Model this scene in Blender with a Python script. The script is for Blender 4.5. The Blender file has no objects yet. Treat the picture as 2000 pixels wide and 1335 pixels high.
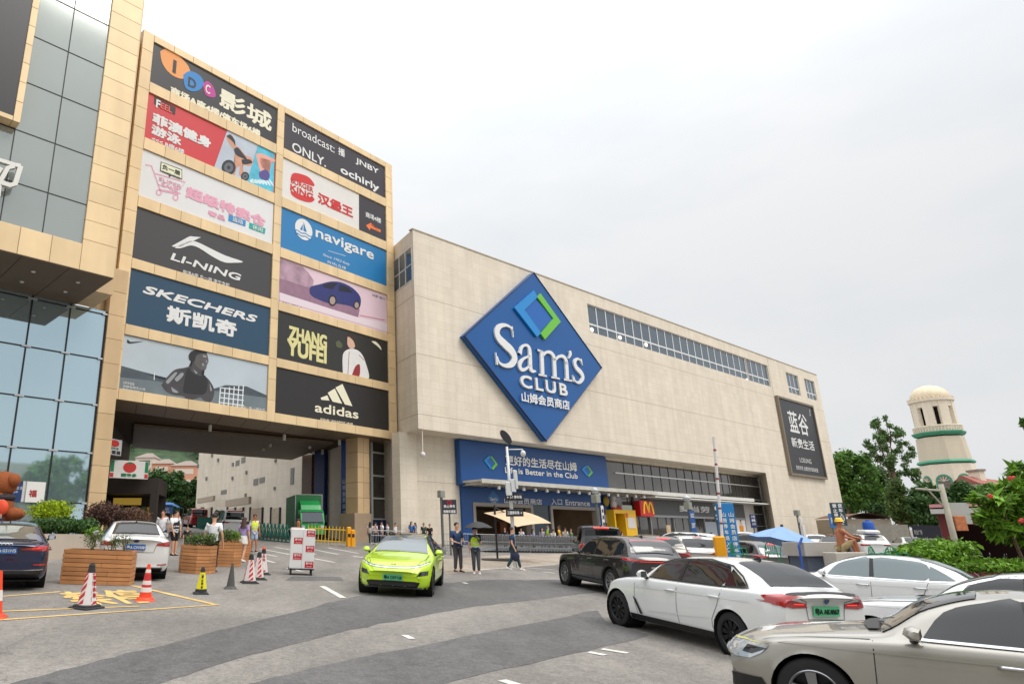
import bpy, bmesh, math, random
import numpy as np
from math import sin, cos, pi, radians, sqrt, atan2
from mathutils import Vector, Matrix
from mathutils.bvhtree import BVHTree
sc = bpy.context.scene
COL = sc.collection
rnd = random.Random(11)

# ---------------------------------------------------------------- camera
FPX, CXP, CYP = 1318.46, 715.62, 662.02          # focal length and principal point of the 2000 x 1335 photograph, in its pixels
PITCH, ROLL, EYE = 0.29243, -0.00713, 1.90674
GX, GY = -0.04874, 0.03793                       # the forecourt slopes gently
_f = Vector((0, cos(PITCH), sin(PITCH))); _u = Vector((0, -sin(PITCH), cos(PITCH))); _r = Vector((1, 0, 0))
RIGHT = cos(ROLL)*_r + sin(ROLL)*_u; UP = -sin(ROLL)*_r + cos(ROLL)*_u; FWD = _f
CAMP = Vector((0, 0, EYE))
cd = bpy.data.cameras.new('camera'); cam = bpy.data.objects.new('camera', cd); COL.objects.link(cam)
m3 = Matrix((RIGHT, UP, -FWD)).transposed()
cam.matrix_world = Matrix.Translation(CAMP) @ m3.to_4x4()
cd.sensor_width = 36; cd.lens = FPX/2000*36
cd.shift_x = (1000-CXP)/2000; cd.shift_y = -(667.5-CYP)/2000
cd.clip_start = .1; cd.clip_end = 5000
sc.camera = cam

# ---------------------------------------------------------------- sky, sun, exposure
SUN_EL, SUN_AZ = radians(52), radians(118)       # azimuth from +Y, clockwise
w = bpy.data.worlds.new("World"); sc.world = w; w.use_nodes = True
nt = w.node_tree; N = nt.nodes; Lk = nt.links
bg = N['Background']
sky = N.new('ShaderNodeTexSky'); sky.sky_type = 'NISHITA'; sky.sun_disc = False
sky.sun_elevation = SUN_EL; sky.sun_rotation = SUN_AZ; sky.dust_density = 3
tc = N.new('ShaderNodeTexCoord'); sep = N.new('ShaderNodeSeparateXYZ'); Lk.new(tc.outputs['Generated'], sep.inputs[0])
def wmath(op, a, b=None, clamp=False):
    n = N.new('ShaderNodeMath'); n.operation = op; n.use_clamp = clamp
    for i, v in enumerate((a, b)):
        if v is None: continue
        if isinstance(v, (int, float)): n.inputs[i].default_value = v
        else: Lk.new(v, n.inputs[i])
    return n.outputs[0]
mp = N.new('ShaderNodeMapping'); mp.inputs['Scale'].default_value = (1.0, 1.0, 2.6); Lk.new(tc.outputs['Generated'], mp.inputs[0])
nz = N.new('ShaderNodeTexNoise'); nz.inputs['Scale'].default_value = 1.7; nz.inputs['Detail'].default_value = 6; nz.inputs['Roughness'].default_value = .52
Lk.new(mp.outputs[0], nz.inputs['Vector'])
ramp = N.new('ShaderNodeValToRGB'); Lk.new(nz.outputs['Fac'], ramp.inputs[0])
ramp.color_ramp.elements[0].position = .36; ramp.color_ramp.elements[0].color = (.81, .845, .875, 1)
ramp.color_ramp.elements[1].position = .60; ramp.color_ramp.elements[1].color = (.93, .935, .94, 1)
# an overcast sky is brighter overhead than at the horizon, and a little warmer low down
up = wmath('MAXIMUM', sep.outputs[2], 0.0)
lum = wmath('ADD', wmath('MULTIPLY', wmath('POWER', up, 4.0), 3.2), 0.98)
west = wmath('MULTIPLY', sep.outputs[0], -.10)
lum2 = wmath('ADD', lum, west)
mulc = N.new('ShaderNodeVectorMath'); mulc.operation = 'SCALE'; Lk.new(ramp.outputs[0], mulc.inputs[0]); Lk.new(lum2, mulc.inputs['Scale'])
skm = N.new('ShaderNodeVectorMath'); skm.operation = 'SCALE'; Lk.new(sky.outputs[0], skm.inputs[0]); skm.inputs['Scale'].default_value = .10
mixw = N.new('ShaderNodeMixRGB'); mixw.inputs[0].default_value = .90; Lk.new(skm.outputs[0], mixw.inputs[1]); Lk.new(mulc.outputs[0], mixw.inputs[2])
Lk.new(mixw.outputs[0], bg.inputs['Color']); bg.inputs['Strength'].default_value = 1.0
sd = bpy.data.lights.new('sun', 'SUN'); sd.energy = 1.5; sd.angle = radians(26); sd.color = (1, .95, .87)
so = bpy.data.objects.new('sun', sd); COL.objects.link(so)
so.rotation_euler = (pi/2-SUN_EL, 0, -SUN_AZ + pi)
# lamp shines along its -Z: point it from the sun towards the ground
sdir = Vector((sin(SUN_AZ)*cos(SUN_EL), cos(SUN_AZ)*cos(SUN_EL), sin(SUN_EL)))
so.rotation_euler = sdir.to_track_quat('Z', 'Y').to_euler()
sc.view_settings.view_transform = 'Standard'; sc.view_settings.look = 'None'
sc.view_settings.exposure = 0.0; sc.view_settings.gamma = 1; sc.view_settings.use_curve_mapping = False
sc.cycles.max_bounces = 6; sc.cycles.diffuse_bounces = 3; sc.cycles.transparent_max_bounces = 6
sc.cycles.use_denoising = True

# ---------------------------------------------------------------- pixel <-> place helpers (photo pixels measured on the 2000 px print)
def ray(x, y): return RIGHT*((x-CXP)/FPX) - UP*((y-CYP)/FPX) + FWD
BEND = 22.0                                      # east of this line the ground flattens out
def gz(x, y): return GX*(x if x < BEND else BEND+.35*(x-BEND))+GY*y
def G(x, y, h=0.0):
    d = ray(x, y); t = -(EYE-h)/(d.z-GX*d.x-GY*d.y)
    if t < 0 or (CAMP+t*d).x > BEND: t = (GX*BEND*.65+h-EYE)/(d.z-.35*GX*d.x-GY*d.y)
    return CAMP + t*d
def at_depth(x, y, Y):
    d = ray(x, y); return CAMP + d*(Y/d.y)
def at_z(x, y, z):
    d = ray(x, y); return CAMP + d*((z-EYE)/d.z)
def proj(P):
    v = Vector(P)-CAMP; return (CXP+FPX*v.dot(RIGHT)/v.dot(FWD), CYP-FPX*v.dot(UP)/v.dot(FWD))
class Face:
    """a vertical plane: local x along the wall, local y into the building, z up"""
    def __init__(s, o, a):
        s.o = Vector((o[0], o[1], 0)); s.a = a
        s.d = Vector((sin(a), cos(a), 0)); s.n = Vector((cos(a), -sin(a), 0))
    def at(s, x, y, off=0.0):
        d = ray(x, y); o = s.o+s.n*off; t = (o-CAMP).dot(s.n)/d.dot(s.n); P = CAMP+t*d
        return ((P-s.o).dot(s.d), P.z)
    def W(s, u, z, off=0.0): return s.o+s.d*u+s.n*off+Vector((0, 0, z))
    def mat(s): return Matrix.Translation(s.o) @ Matrix.Rotation(pi/2-s.a, 4, 'Z')

# ---------------------------------------------------------------- materials
def lin(c): c /= 255.0; return c/12.92 if c <= .04045 else ((c+.055)/1.055)**2.4
_mats = {}
def M_(name, rgb, rough=.6, metal=0.0, var=.0, vs=3.0, bump=0.0, bs=40.0, coat=0.0, emit=0.0, spec=.5, island=0.0, stain=0.0):
    if name in _mats: return _mats[name]
    m = bpy.data.materials.new(name); m.use_nodes = True; n = m.node_tree.nodes; l = m.node_tree.links
    b = n['Principled BSDF']; c = tuple(lin(v) for v in rgb)
    b.inputs['Base Color'].default_value = (*c, 1); b.inputs['Roughness'].default_value = rough; b.inputs['Metallic'].default_value = metal
    b.inputs['Specular IOR Level'].default_value = spec
    if coat: b.inputs['Coat Weight'].default_value = coat; b.inputs['Coat Roughness'].default_value = .03
    if emit: b.inputs['Emission Color'].default_value = (*c, 1); b.inputs['Emission Strength'].default_value = emit
    m.diffuse_color = (*c, 1)
    if var or bump or island or stain:
        t = n.new('ShaderNodeTexCoord'); src = t.outputs['Object']
        cur = None
        def hsv_scale(fac_out, lo, hi):
            nonlocal cur
            mr = n.new('ShaderNodeMapRange'); l.new(fac_out, mr.inputs[0]); mr.inputs[1].default_value = .25; mr.inputs[2].default_value = .75
            mr.inputs[3].default_value = lo; mr.inputs[4].default_value = hi
            v = n.new('ShaderNodeVectorMath'); v.operation = 'SCALE'; l.new(mr.outputs[0], v.inputs['Scale'])
            if cur is None: v.inputs[0].default_value = c
            else: l.new(cur, v.inputs[0])
            cur = v.outputs[0]
        if var:
            a = n.new('ShaderNodeTexNoise'); a.inputs['Scale'].default_value = vs; a.inputs['Detail'].default_value = 6; l.new(src, a.inputs['Vector'])
            hsv_scale(a.outputs['Fac'], 1-var, 1+var)
        if stain:
            mpn = n.new('ShaderNodeMapping'); mpn.inputs['Scale'].default_value = (1.2, 1.2, .12); l.new(src, mpn.inputs[0])
            a = n.new('ShaderNodeTexNoise'); a.inputs['Scale'].default_value = 1.0; a.inputs['Detail'].default_value = 8; l.new(mpn.outputs[0], a.inputs['Vector'])
            hsv_scale(a.outputs['Fac'], 1-stain, 1+stain*.5)
        if island:
            gn = n.new('ShaderNodeNewGeometry'); hsv_scale(gn.outputs['Random Per Island'], 1-island, 1+island)
        if cur is not None: l.new(cur, b.inputs['Base Color'])
        if bump:
            a = n.new('ShaderNodeTexNoise'); a.inputs['Scale'].default_value = bs; a.inputs['Detail'].default_value = 4; l.new(src, a.inputs['Vector'])
            bp = n.new('ShaderNodeBump'); bp.inputs['Strength'].default_value = bump; bp.inputs['Distance'].default_value = .02
            l.new(a.outputs['Fac'], bp.inputs['Height']); l.new(bp.outputs[0], b.inputs['Normal'])
    _mats[name] = m; return m

# ---------------------------------------------------------------- mesh builder
class MB:
    def __init__(s): s.v = []; s.f = []; s.m = []; s.T = None
    def add(s, vs, fs, mi=0):
        k = len(s.v)
        s.v += [tuple(s.T @ Vector(v)) for v in vs] if s.T else [tuple(v) for v in vs]
        s.f += [tuple(i+k for i in f) for f in fs]; s.m += [mi]*len(fs); return s
    def box(s, x0, x1, y0, y1, z0, z1, mi=0):
        return s.add([(x0,y0,z0),(x1,y0,z0),(x1,y1,z0),(x0,y1,z0),(x0,y0,z1),(x1,y0,z1),(x1,y1,z1),(x0,y1,z1)],
              [(0,3,2,1),(4,5,6,7),(0,1,5,4),(1,2,6,5),(2,3,7,6),(3,0,4,7)], mi)
    def bbox(s, x0, x1, y0, y1, z0, z1, b=.01, mi=0):
        """a box with chamfered vertical and top edges"""
        P = []
        for z, i in ((z0, 0), (z1-b, 0), (z1, b)):
            P.append([(x0+i+b,y0+i,z),(x1-i-b,y0+i,z),(x1-i,y0+i+b,z),(x1-i,y1-i-b,z),(x1-i-b,y1-i,z),(x0+i+b,y1-i,z),(x0+i,y1-i-b,z),(x0+i,y0+i+b,z)])
        vs = P[0]+P[1]+P[2]; fs = [tuple(range(7,-1,-1)), tuple(range(16,24))]
        for r in (0, 8):
            for i in range(8): j = (i+1) % 8; fs.append((r+i, r+j, r+8+j, r+8+i))
        return s.add(vs, fs, mi)
    def quad(s, a, b, c, d, mi=0): return s.add([a,b,c,d], [(0,1,2,3)], mi)
    def poly(s, pts, mi=0): return s.add(pts, [tuple(range(len(pts)))], mi)
    def prism(s, poly, fn, t0, t1, mi=0):
        """poly: 2D points (counter-clockwise as seen from t0 side), fn(x, y, t) -> 3D"""
        n = len(poly); a = [fn(x, y, t0) for x, y in poly]; b = [fn(x, y, t1) for x, y in poly]
        return s.add(a+b, [tuple(range(n)), tuple(range(2*n-1, n-1, -1))]+[(i, n+i, n+(i+1) % n, (i+1) % n) for i in range(n)], mi)
    def tube(s, pts, r, n=8, mi=0, caps=True, closed=False):
        pts = [Vector(p) for p in pts]; R = r if isinstance(r, (list, tuple)) else [r]*len(pts)
        vs = []; ref = None; L = len(pts)
        for i, p in enumerate(pts):
            a = pts[i-1] if (i or closed) else pts[0]; b = pts[(i+1) % L] if (i < L-1 or closed) else pts[-1]
            t = (b-a).normalized()
            if ref is None: ref = t.orthogonal().normalized()
            ref = (ref-t*ref.dot(t)).normalized(); q = t.cross(ref)
            vs += [p+R[i]*(cos(2*pi*k/n)*ref+sin(2*pi*k/n)*q) for k in range(n)]
        fs = []
        for i in range(L if closed else L-1):
            j = (i+1) % L
            fs += [(i*n+k, i*n+(k+1) % n, j*n+(k+1) % n, j*n+k) for k in range(n)]
        if caps and not closed: fs += [tuple(range(n-1, -1, -1)), tuple(range((L-1)*n, L*n))]
        return s.add(vs, fs, mi)
    def lathe(s, prof, n=24, mi=0, c=(0,0,0), ax='z', caps=True):
        """prof: (radius, height) pairs"""
        vs = []
        for r, h in prof:
            for k in range(n):
                a = 2*pi*k/n; x, y = r*cos(a), r*sin(a)
                p = (x, y, h) if ax == 'z' else ((x, h, y) if ax == 'y' else (h, x, y))
                vs.append((c[0]+p[0], c[1]+p[1], c[2]+p[2]))
        fs = []
        for i in range(len(prof)-1): fs += [(i*n+k, i*n+(k+1) % n, (i+1)*n+(k+1) % n, (i+1)*n+k) for k in range(n)]
        if caps: fs += [tuple(range(n-1, -1, -1)), tuple(range((len(prof)-1)*n, len(prof)*n))]
        return s.add(vs, fs, mi)
    def ball(s, c, r, n=16, k=10, mi=0):
        rx, ry, rz = r if isinstance(r, (tuple, list)) else (r, r, r)
        prof = [(sin(pi*i/k), -cos(pi*i/k)) for i in range(k+1)]; prof[0] = (.001, -1); prof[-1] = (.001, 1)
        vs = [(c[0]+rx*q*cos(2*pi*j/n), c[1]+ry*q*sin(2*pi*j/n), c[2]+rz*h) for q, h in prof for j in range(n)]
        fs = [(i*n+j, i*n+(j+1) % n, (i+1)*n+(j+1) % n, (i+1)*n+j) for i in range(k) for j in range(n)]
        return s.add(vs, fs, mi)
    def build(s, name, mats, parent=None, smooth=False, angle=None, world=None):
        me = bpy.data.meshes.new(name); me.from_pydata(s.v, [], s.f)
        mats = mats if isinstance(mats, (list, tuple)) else [mats]
        for m in mats: me.materials.append(m)
        if len(mats) > 1: me.polygons.foreach_set('material_index', s.m)
        if smooth: me.polygons.foreach_set('use_smooth', [True]*len(me.polygons))
        me.update()
        if angle: me.set_sharp_from_angle(angle=radians(angle))
        o = bpy.data.objects.new(name, me); COL.objects.link(o)
        if parent: o.parent = parent
        if world is not None: o.matrix_world = world
        return o
def tag(o, label=None, cat=None, group=None, kind=None):
    if label: o['label'] = label
    if cat: o['category'] = cat
    if group: o['group'] = group
    if kind: o['kind'] = kind
    return o
def thing(name, label, cat, M=None, group=None):
    o = bpy.data.objects.new(name, None); COL.objects.link(o); o.empty_display_size = .2
    if M is not None: o.matrix_world = M if isinstance(M, Matrix) else Matrix.Translation(M)
    return tag(o, label, cat, group)
def kids(o): return list(o.children)
def copy_tree(o, parent=None):
    c = o.copy(); COL.objects.link(c); c.parent = parent
    for ch in kids(o): copy_tree(ch, c)
    return c
def upright(P, heading=0.0): return Matrix.Translation(P) @ Matrix.Rotation(heading, 4, 'Z')
def on_slope(x, y, heading):
    n = Vector((-GX*(1 if x < BEND else .35), -GY, 1)).normalized(); q = Vector((0, 0, 1)).rotation_difference(n)
    return Matrix.Translation((x, y, gz(x, y))) @ q.to_matrix().to_4x4() @ Matrix.Rotation(heading, 4, 'Z')

# ---------------------------------------------------------------- lettering
_tc = {}
def glyphs(body, shear=0.0, extrude=0.0, spacing=1.0, res=3):
    key = (body, shear, extrude, spacing)
    if key in _tc: return _tc[key]
    c = bpy.data.curves.new('t', 'FONT'); c.body = body; c.shear = shear; c.extrude = extrude; c.space_character = spacing; c.resolution_u = res
    o = bpy.data.objects.new('t', c); COL.objects.link(o)
    me = bpy.data.meshes.new_from_object(o.evaluated_get(bpy.context.evaluated_depsgraph_get()))
    vs = np.array([v.co[:] for v in me.vertices]) if len(me.vertices) else np.zeros((1, 3)); fs = [tuple(p.vertices) for p in me.polygons]
    bpy.data.objects.remove(o); bpy.data.curves.remove(c); bpy.data.meshes.remove(me)
    _tc[key] = (vs, fs); return _tc[key]
def write(mb, body, u0, z0, u1, z1, y, mi=0, bold=0.0, shear=0.0, depth=0.0, spacing=1.0, rot=0.0):
    """letters fitted into the rectangle (u0..u1, z0..z1) on the plane y (front faces -y)"""
    vs, fs = glyphs(body, shear, 0.5 if depth else 0.0, spacing)
    lo, hi = vs.min(0), vs.max(0); sx = (u1-u0)/max(hi[0]-lo[0], 1e-6); sz = (z1-z0)/max(hi[1]-lo[1], 1e-6)
    b = bold*(z1-z0)
    sh = [(0, 0)] if not b else [(-b, -b), (b, -b), (b, b), (-b, b), (0, 0), (b, 0), (-b, 0), (0, b), (0, -b)]
    for k, (dx, dz) in enumerate(sh):
        out = []
        for v in vs:
            yy = y - .0012*k - (depth*(v[2]+.5) if depth else 0)
            out.append((u0+(v[0]-lo[0])*sx*(1-2*b/max(u1-u0, 1e-6))+b+dx, yy, z0+(v[1]-lo[1])*sz*(1-2*b/max(z1-z0, 1e-6))+b+dz))
        mb.add(out, fs, mi)
def brush(mb, pts, wid, y, mi=0, cap=False):
    """a flat stroke of changing width through 2D points (u, z)"""
    P = [Vector(p) for p in pts]; n = len(P); Wd = wid if isinstance(wid, (list, tuple)) else [wid]*n
    vs = []
    for i in range(n):
        t = (P[min(i+1, n-1)]-P[max(i-1, 0)]).normalized(); q = Vector((-t.y, t.x))*Wd[i]/2
        a, b = P[i]+q, P[i]-q; vs += [(a.x, y, a.y), (b.x, y, b.y)]
    mb.add(vs, [(2*i, 2*i+1, 2*i+3, 2*i+2) for i in range(n-1)], mi)
def spline(pts, k=8):
    """Catmull-Rom through points of any dimension"""
    P = [np.array(p, float) for p in pts]; out = []
    for i in range(len(P)-1):
        a = P[max(i-1, 0)]; b = P[i]; c = P[i+1]; d = P[min(i+2, len(P)-1)]
        for j in range(k):
            t = j/k; out.append(.5*((2*b)+(-a+c)*t+(2*a-5*b+4*c-d)*t*t+(-a+3*b-3*c+d)*t**3))
    out.append(P[-1]); return out
def disc(mb, cx, cz, rx, rz, y, mi=0, n=28, a0=0, a1=2*pi):
    mb.poly([(cx+rx*cos(a0+(a1-a0)*i/n), y, cz+rz*sin(a0+(a1-a0)*i/n)) for i in range(n if a1-a0 > 6.28 else n+1)], mi)
# ================================================================ ground
def asphalt(name, base, dark, seed):
    m = M_(name, base, .9, var=.10, vs=.35, bump=.35, bs=90); n = m.node_tree.nodes; l = m.node_tree.links; b = n['Principled BSDF']
    cur = b.inputs['Base Color'].links[0].from_socket; t = n.new('ShaderNodeTexCoord')
    def layer(scale, lo, hi, f0, f1, stretch=(1, 1, 1), rot=0):
        nonlocal cur
        mp = n.new('ShaderNodeMapping'); mp.inputs['Scale'].default_value = stretch; mp.inputs['Rotation'].default_value = (0, 0, rot); mp.inputs['Location'].default_value = (seed, seed, 0); l.new(t.outputs['Object'], mp.inputs[0])
        a = n.new('ShaderNodeTexNoise'); a.inputs['Scale'].default_value = scale; a.inputs['Detail'].default_value = 9; a.inputs['Roughness'].default_value = .65; l.new(mp.outputs[0], a.inputs['Vector'])
        r = n.new('ShaderNodeMapRange'); r.inputs[1].default_value = lo; r.inputs[2].default_value = hi; r.inputs[3].default_value = f0; r.inputs[4].default_value = f1; l.new(a.outputs['Fac'], r.inputs[0])
        v = n.new('ShaderNodeVectorMath'); v.operation = 'SCALE'; l.new(cur, v.inputs[0]); l.new(r.outputs[0], v.inputs['Scale']); cur = v.outputs[0]
    layer(70, .32, .68, .62, 1.40)            # aggregate
    layer(22, .35, .65, .80, 1.20); layer(7, .38, .62, .88, 1.12)
    layer(.55, .42, .62, .80, 1.08, (1, .35, 1), .6)   # worn tracks
    layer(2.2, .60, .74, 1.0, .72)           # oil spots
    # hairline cracks
    vo = n.new('ShaderNodeTexVoronoi'); vo.feature = 'DISTANCE_TO_EDGE'; vo.inputs['Scale'].default_value = .16
    ns = n.new('ShaderNodeTexNoise'); ns.inputs['Scale'].default_value = 1.4; ns.inputs['Detail'].default_value = 6; l.new(t.outputs['Object'], ns.inputs['Vector'])
    ad = n.new('ShaderNodeVectorMath'); ad.operation = 'MULTIPLY_ADD'; l.new(ns.outputs['Color'], ad.inputs[0]); ad.inputs[1].default_value = (1.6, 1.6, 0); l.new(t.outputs['Object'], ad.inputs[2])
    l.new(ad.outputs[0], vo.inputs['Vector'])
    r = n.new('ShaderNodeMapRange'); r.inputs[1].default_value = 0; r.inputs[2].default_value = .0022; r.inputs[3].default_value = .62; r.inputs[4].default_value = 1; l.new(vo.outputs['Distance'], r.inputs[0])
    v = n.new('ShaderNodeVectorMath'); v.operation = 'SCALE'; l.new(cur, v.inputs[0]); l.new(r.outputs[0], v.inputs['Scale']); cur = v.outputs[0]
    l.new(cur, b.inputs['Base Color']); return m
A_light = asphalt('worn asphalt', (131, 126, 120), .1, 0)
A_dark = asphalt('newer asphalt', (97, 95, 94), .1, 5)
def fade_edge(m):
    n = m.node_tree.nodes; l = m.node_tree.links; a = n.new('ShaderNodeAttribute'); a.attribute_name = 'edge'; t = n.new('ShaderNodeTexCoord')
    z = n.new('ShaderNodeTexNoise'); z.inputs['Scale'].default_value = 2.5; z.inputs['Detail'].default_value = 9; z.inputs['Roughness'].default_value = .7; l.new(t.outputs['Object'], z.inputs['Vector'])
    s = n.new('ShaderNodeMath'); s.operation = 'ADD'; l.new(a.outputs['Fac'], s.inputs[0]); l.new(z.outputs['Fac'], s.inputs[1])
    r = n.new('ShaderNodeMapRange'); l.new(s.outputs[0], r.inputs[0]); r.inputs[1].default_value = .62; r.inputs[2].default_value = 1.12
    tr = n.new('ShaderNodeBsdfTransparent'); mx = n.new('ShaderNodeMixShader'); l.new(r.outputs[0], mx.inputs[0]); l.new(tr.outputs[0], mx.inputs[1]); l.new(n['Principled BSDF'].outputs[0], mx.inputs[2]); l.new(mx.outputs[0], n['Material Output'].inputs['Surface'])
fade_edge(A_dark)
A_pave = asphalt('tan paving', (160, 148, 134), .1, 9)
A_crete = M_('kerb concrete', (176, 170, 160), .85, var=.12, vs=1.5, bump=.2, bs=30, stain=.1)
def gclamp(z): return 5.5-0.0*z if z > 5.5 else (-4.0 if z < -4.0 else z)
xs = sorted(set([-600, -300, -170, -113] + list(range(-100, 141, 10)) + [22, 160, 250, 500, 900])); ys = sorted(set([-120, -60] + list(range(-40, 201, 10)) + [260, 400, 800, 1600]))
mb = MB(); vs = [(x, y, gclamp(gz(x, y))) for y in ys for x in xs]; nx = len(xs)
mb.add(vs, [(j*nx+i, j*nx+i+1, (j+1)*nx+i+1, (j+1)*nx+i) for j in range(len(ys)-1) for i in range(nx-1)])
tag(mb.build('ground', A_light), kind='structure')
def lay(px, lift):
    out = []
    for q in px: P = G(*q); out.append((P.x, P.y, P.z+lift))
    return out
def rough_edge(px, amp, step=26):
    """photo polygon with small irregularities along its edges"""
    out = []; r = random.Random(3)
    for i, a in enumerate(px):
        b = px[(i+1) % len(px)]; n = max(1, int(math.hypot(b[0]-a[0], b[1]-a[1])/step))
        for k in range(n): t = k/n; out.append((a[0]+(b[0]-a[0])*t+r.uniform(-amp, amp)*1.2, a[1]+(b[1]-a[1])*t+r.uniform(-amp, amp)*.6))
    return out
def sheet(name, px, mat, lift, inset=.42, kind='structure'):
    me = bpy.data.meshes.new(name); b = bmesh.new(); f = b.faces.new([b.verts.new(v) for v in lay(px, lift)])
    if f.normal.z < 0: f.normal_flip()
    at = b.verts.layers.float.new('edge'); r = bmesh.ops.inset_region(b, faces=[f], thickness=inset)
    for v in f.verts: v[at] = 1
    for v in b.verts: v.co.z = gz(v.co.x, v.co.y)+lift
    bmesh.ops.triangulate(b, faces=b.faces[:]); b.normal_update()
    for f in b.faces:
        if f.normal.z < 0: f.normal_flip()
    b.to_mesh(me); b.free(); me.materials.append(mat)
    o = bpy.data.objects.new(name, me); COL.objects.link(o); return tag(o, kind=kind)
sheet('asphalt', rough_edge([(-60, 1356), (120, 1308), (400, 1238), (690, 1164), (860, 1138), (1000, 1130), (1120, 1134), (1195, 1152), (1060, 1168), (900, 1188), (690, 1228), (470, 1284), (280, 1344), (230, 1390), (-100, 1390)], 2.5), A_dark, .004)
sheet('asphalt', rough_edge([(420, 1352), (640, 1296), (1000, 1224), (1165, 1190), (1180, 1212), (1270, 1240), (1150, 1270), (1010, 1300), (860, 1336), (800, 1400), (320, 1420)], 2.2), A_dark, .004)
sheet('asphalt', [(570, 1125), (664, 1126), (672, 1133), (556, 1133)], A_dark, .004, .1)
sheet('asphalt', [(338, 1266), (356, 1257), (398, 1253), (402, 1259), (372, 1266)], A_dark, .006, .08)
sheet('pavement', rough_edge([(842, 1092), (1000, 1083), (1200, 1078), (1206, 1096), (1085, 1102), (960, 1111), (905, 1117), (870, 1120)], .7), A_pave, .004)
# painted marks
P_white = M_('road paint white', (215, 212, 204), .8, var=.22, vs=3, bump=.2, bs=80, stain=.15)
P_yel = M_('road paint yellow', (216, 180, 112), .8, var=.32, vs=2.2, bump=.2, bs=80, stain=.15)
def ribbon(name, a, b, wid, mat, lift=.008):
    A, B = G(*a), G(*b); t = (B-A); t.z = 0; q = Vector((-t.y, t.x, 0)).normalized()*wid/2
    mb = MB(); mb.quad(*[(p.x, p.y, gz(p.x, p.y)+lift) for p in (A-q, B-q, B+q, A+q)])
    return tag(mb.build(name, mat), kind='structure')
for a, b, wd in (((-40, 1213), (425, 1180.5), .10), ((-40, 1195), (272, 1183.5), .10), ((258, 1143), (424, 1181), .13), ((-40, 1168), (118, 1155), .10)):
    ribbon('road marking', a, b, wd, P_yel)
for a, b, wd in (((629, 1144), (670, 1167), .16), ((790, 1240), (805, 1247), .12), ((1150, 1273), (1182, 1279), .14), ((1176, 1267), (1226, 1275), .14), ((560, 1109), (590, 1115), .15), ((980, 1328), (1020, 1340), .15), ((800, 1072), (840, 1078), .15),
                 ((508, 1071), (580, 1085), .15), ((538, 1068), (618, 1082), .15), ((600, 1070), (660, 1082), .15), ((640, 1069), (700, 1080), .15), ((612, 1090), (654, 1098), .15), ((1000, 1106), (1084, 1112), .12), ((1060, 1116), (1085, 1119), .12), ((938, 1112), (1085, 1102), .10),
                 ((512, 1092), (536, 1098), .16), ((500, 1078), (540, 1086), .16), ((905, 1137), (912, 1139), .12), ((690, 1085), (722, 1091), .14)):
    ribbon('road marking', a, b, wd, P_white)
# painted characters inside the yellow box
mb = MB(); O = G(112, 1162); X = (G(318, 1162)-O); Yv = (G(300, 1148)-G(318, 1178))
def on_ground(s, lift=.008):
    pass
tmp = MB(); write(tmp, '禁停', 0, 0, 1, 1, 0, bold=.02)
O = G(150, 1184); X = G(318, 1176)-O; Y = G(108, 1156)-O
mb.add([(O+X*v[0]+Y*v[2]+Vector((0, 0, .008+.001*(-v[1]/.0012)*.3))) for v in tmp.v], tmp.f)
tag(mb.build('road marking', P_yel), kind='structure')
# ================================================================ hills and far setting behind the passage
def terrain(name, pts_fn, nx, ny, mat):
    mb = MB(); vs = [pts_fn(i/nx, j/ny) for j in range(ny+1) for i in range(nx+1)]
    mb.add(vs, [(j*(nx+1)+i, j*(nx+1)+i+1, (j+1)*(nx+1)+i+1, (j+1)*(nx+1)+i) for j in range(ny) for i in range(nx)])
    return mb.build(name, mat, smooth=True)
from mathutils import noise as mno
def hill(u, v):
    x = -520+u*640; y = 380+v*420
    h = 175*sin(min(v*1.25, 1)*pi/2)*(.75+.25*sin(u*5+1)) - 0
    h *= max(.0, min(1, (1-u)*3.2)) if u > .66 else 1
    h += 5*mno.noise((x*.03, y*.03, 1))+3.5*mno.noise((x*.11, y*.11, 5))
    return (x, y, 4+h)
tag(terrain('hills', hill, 150, 60, M_('wooded hill', (52, 72, 44), .95, var=.5, vs=.12)), kind='structure')
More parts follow.
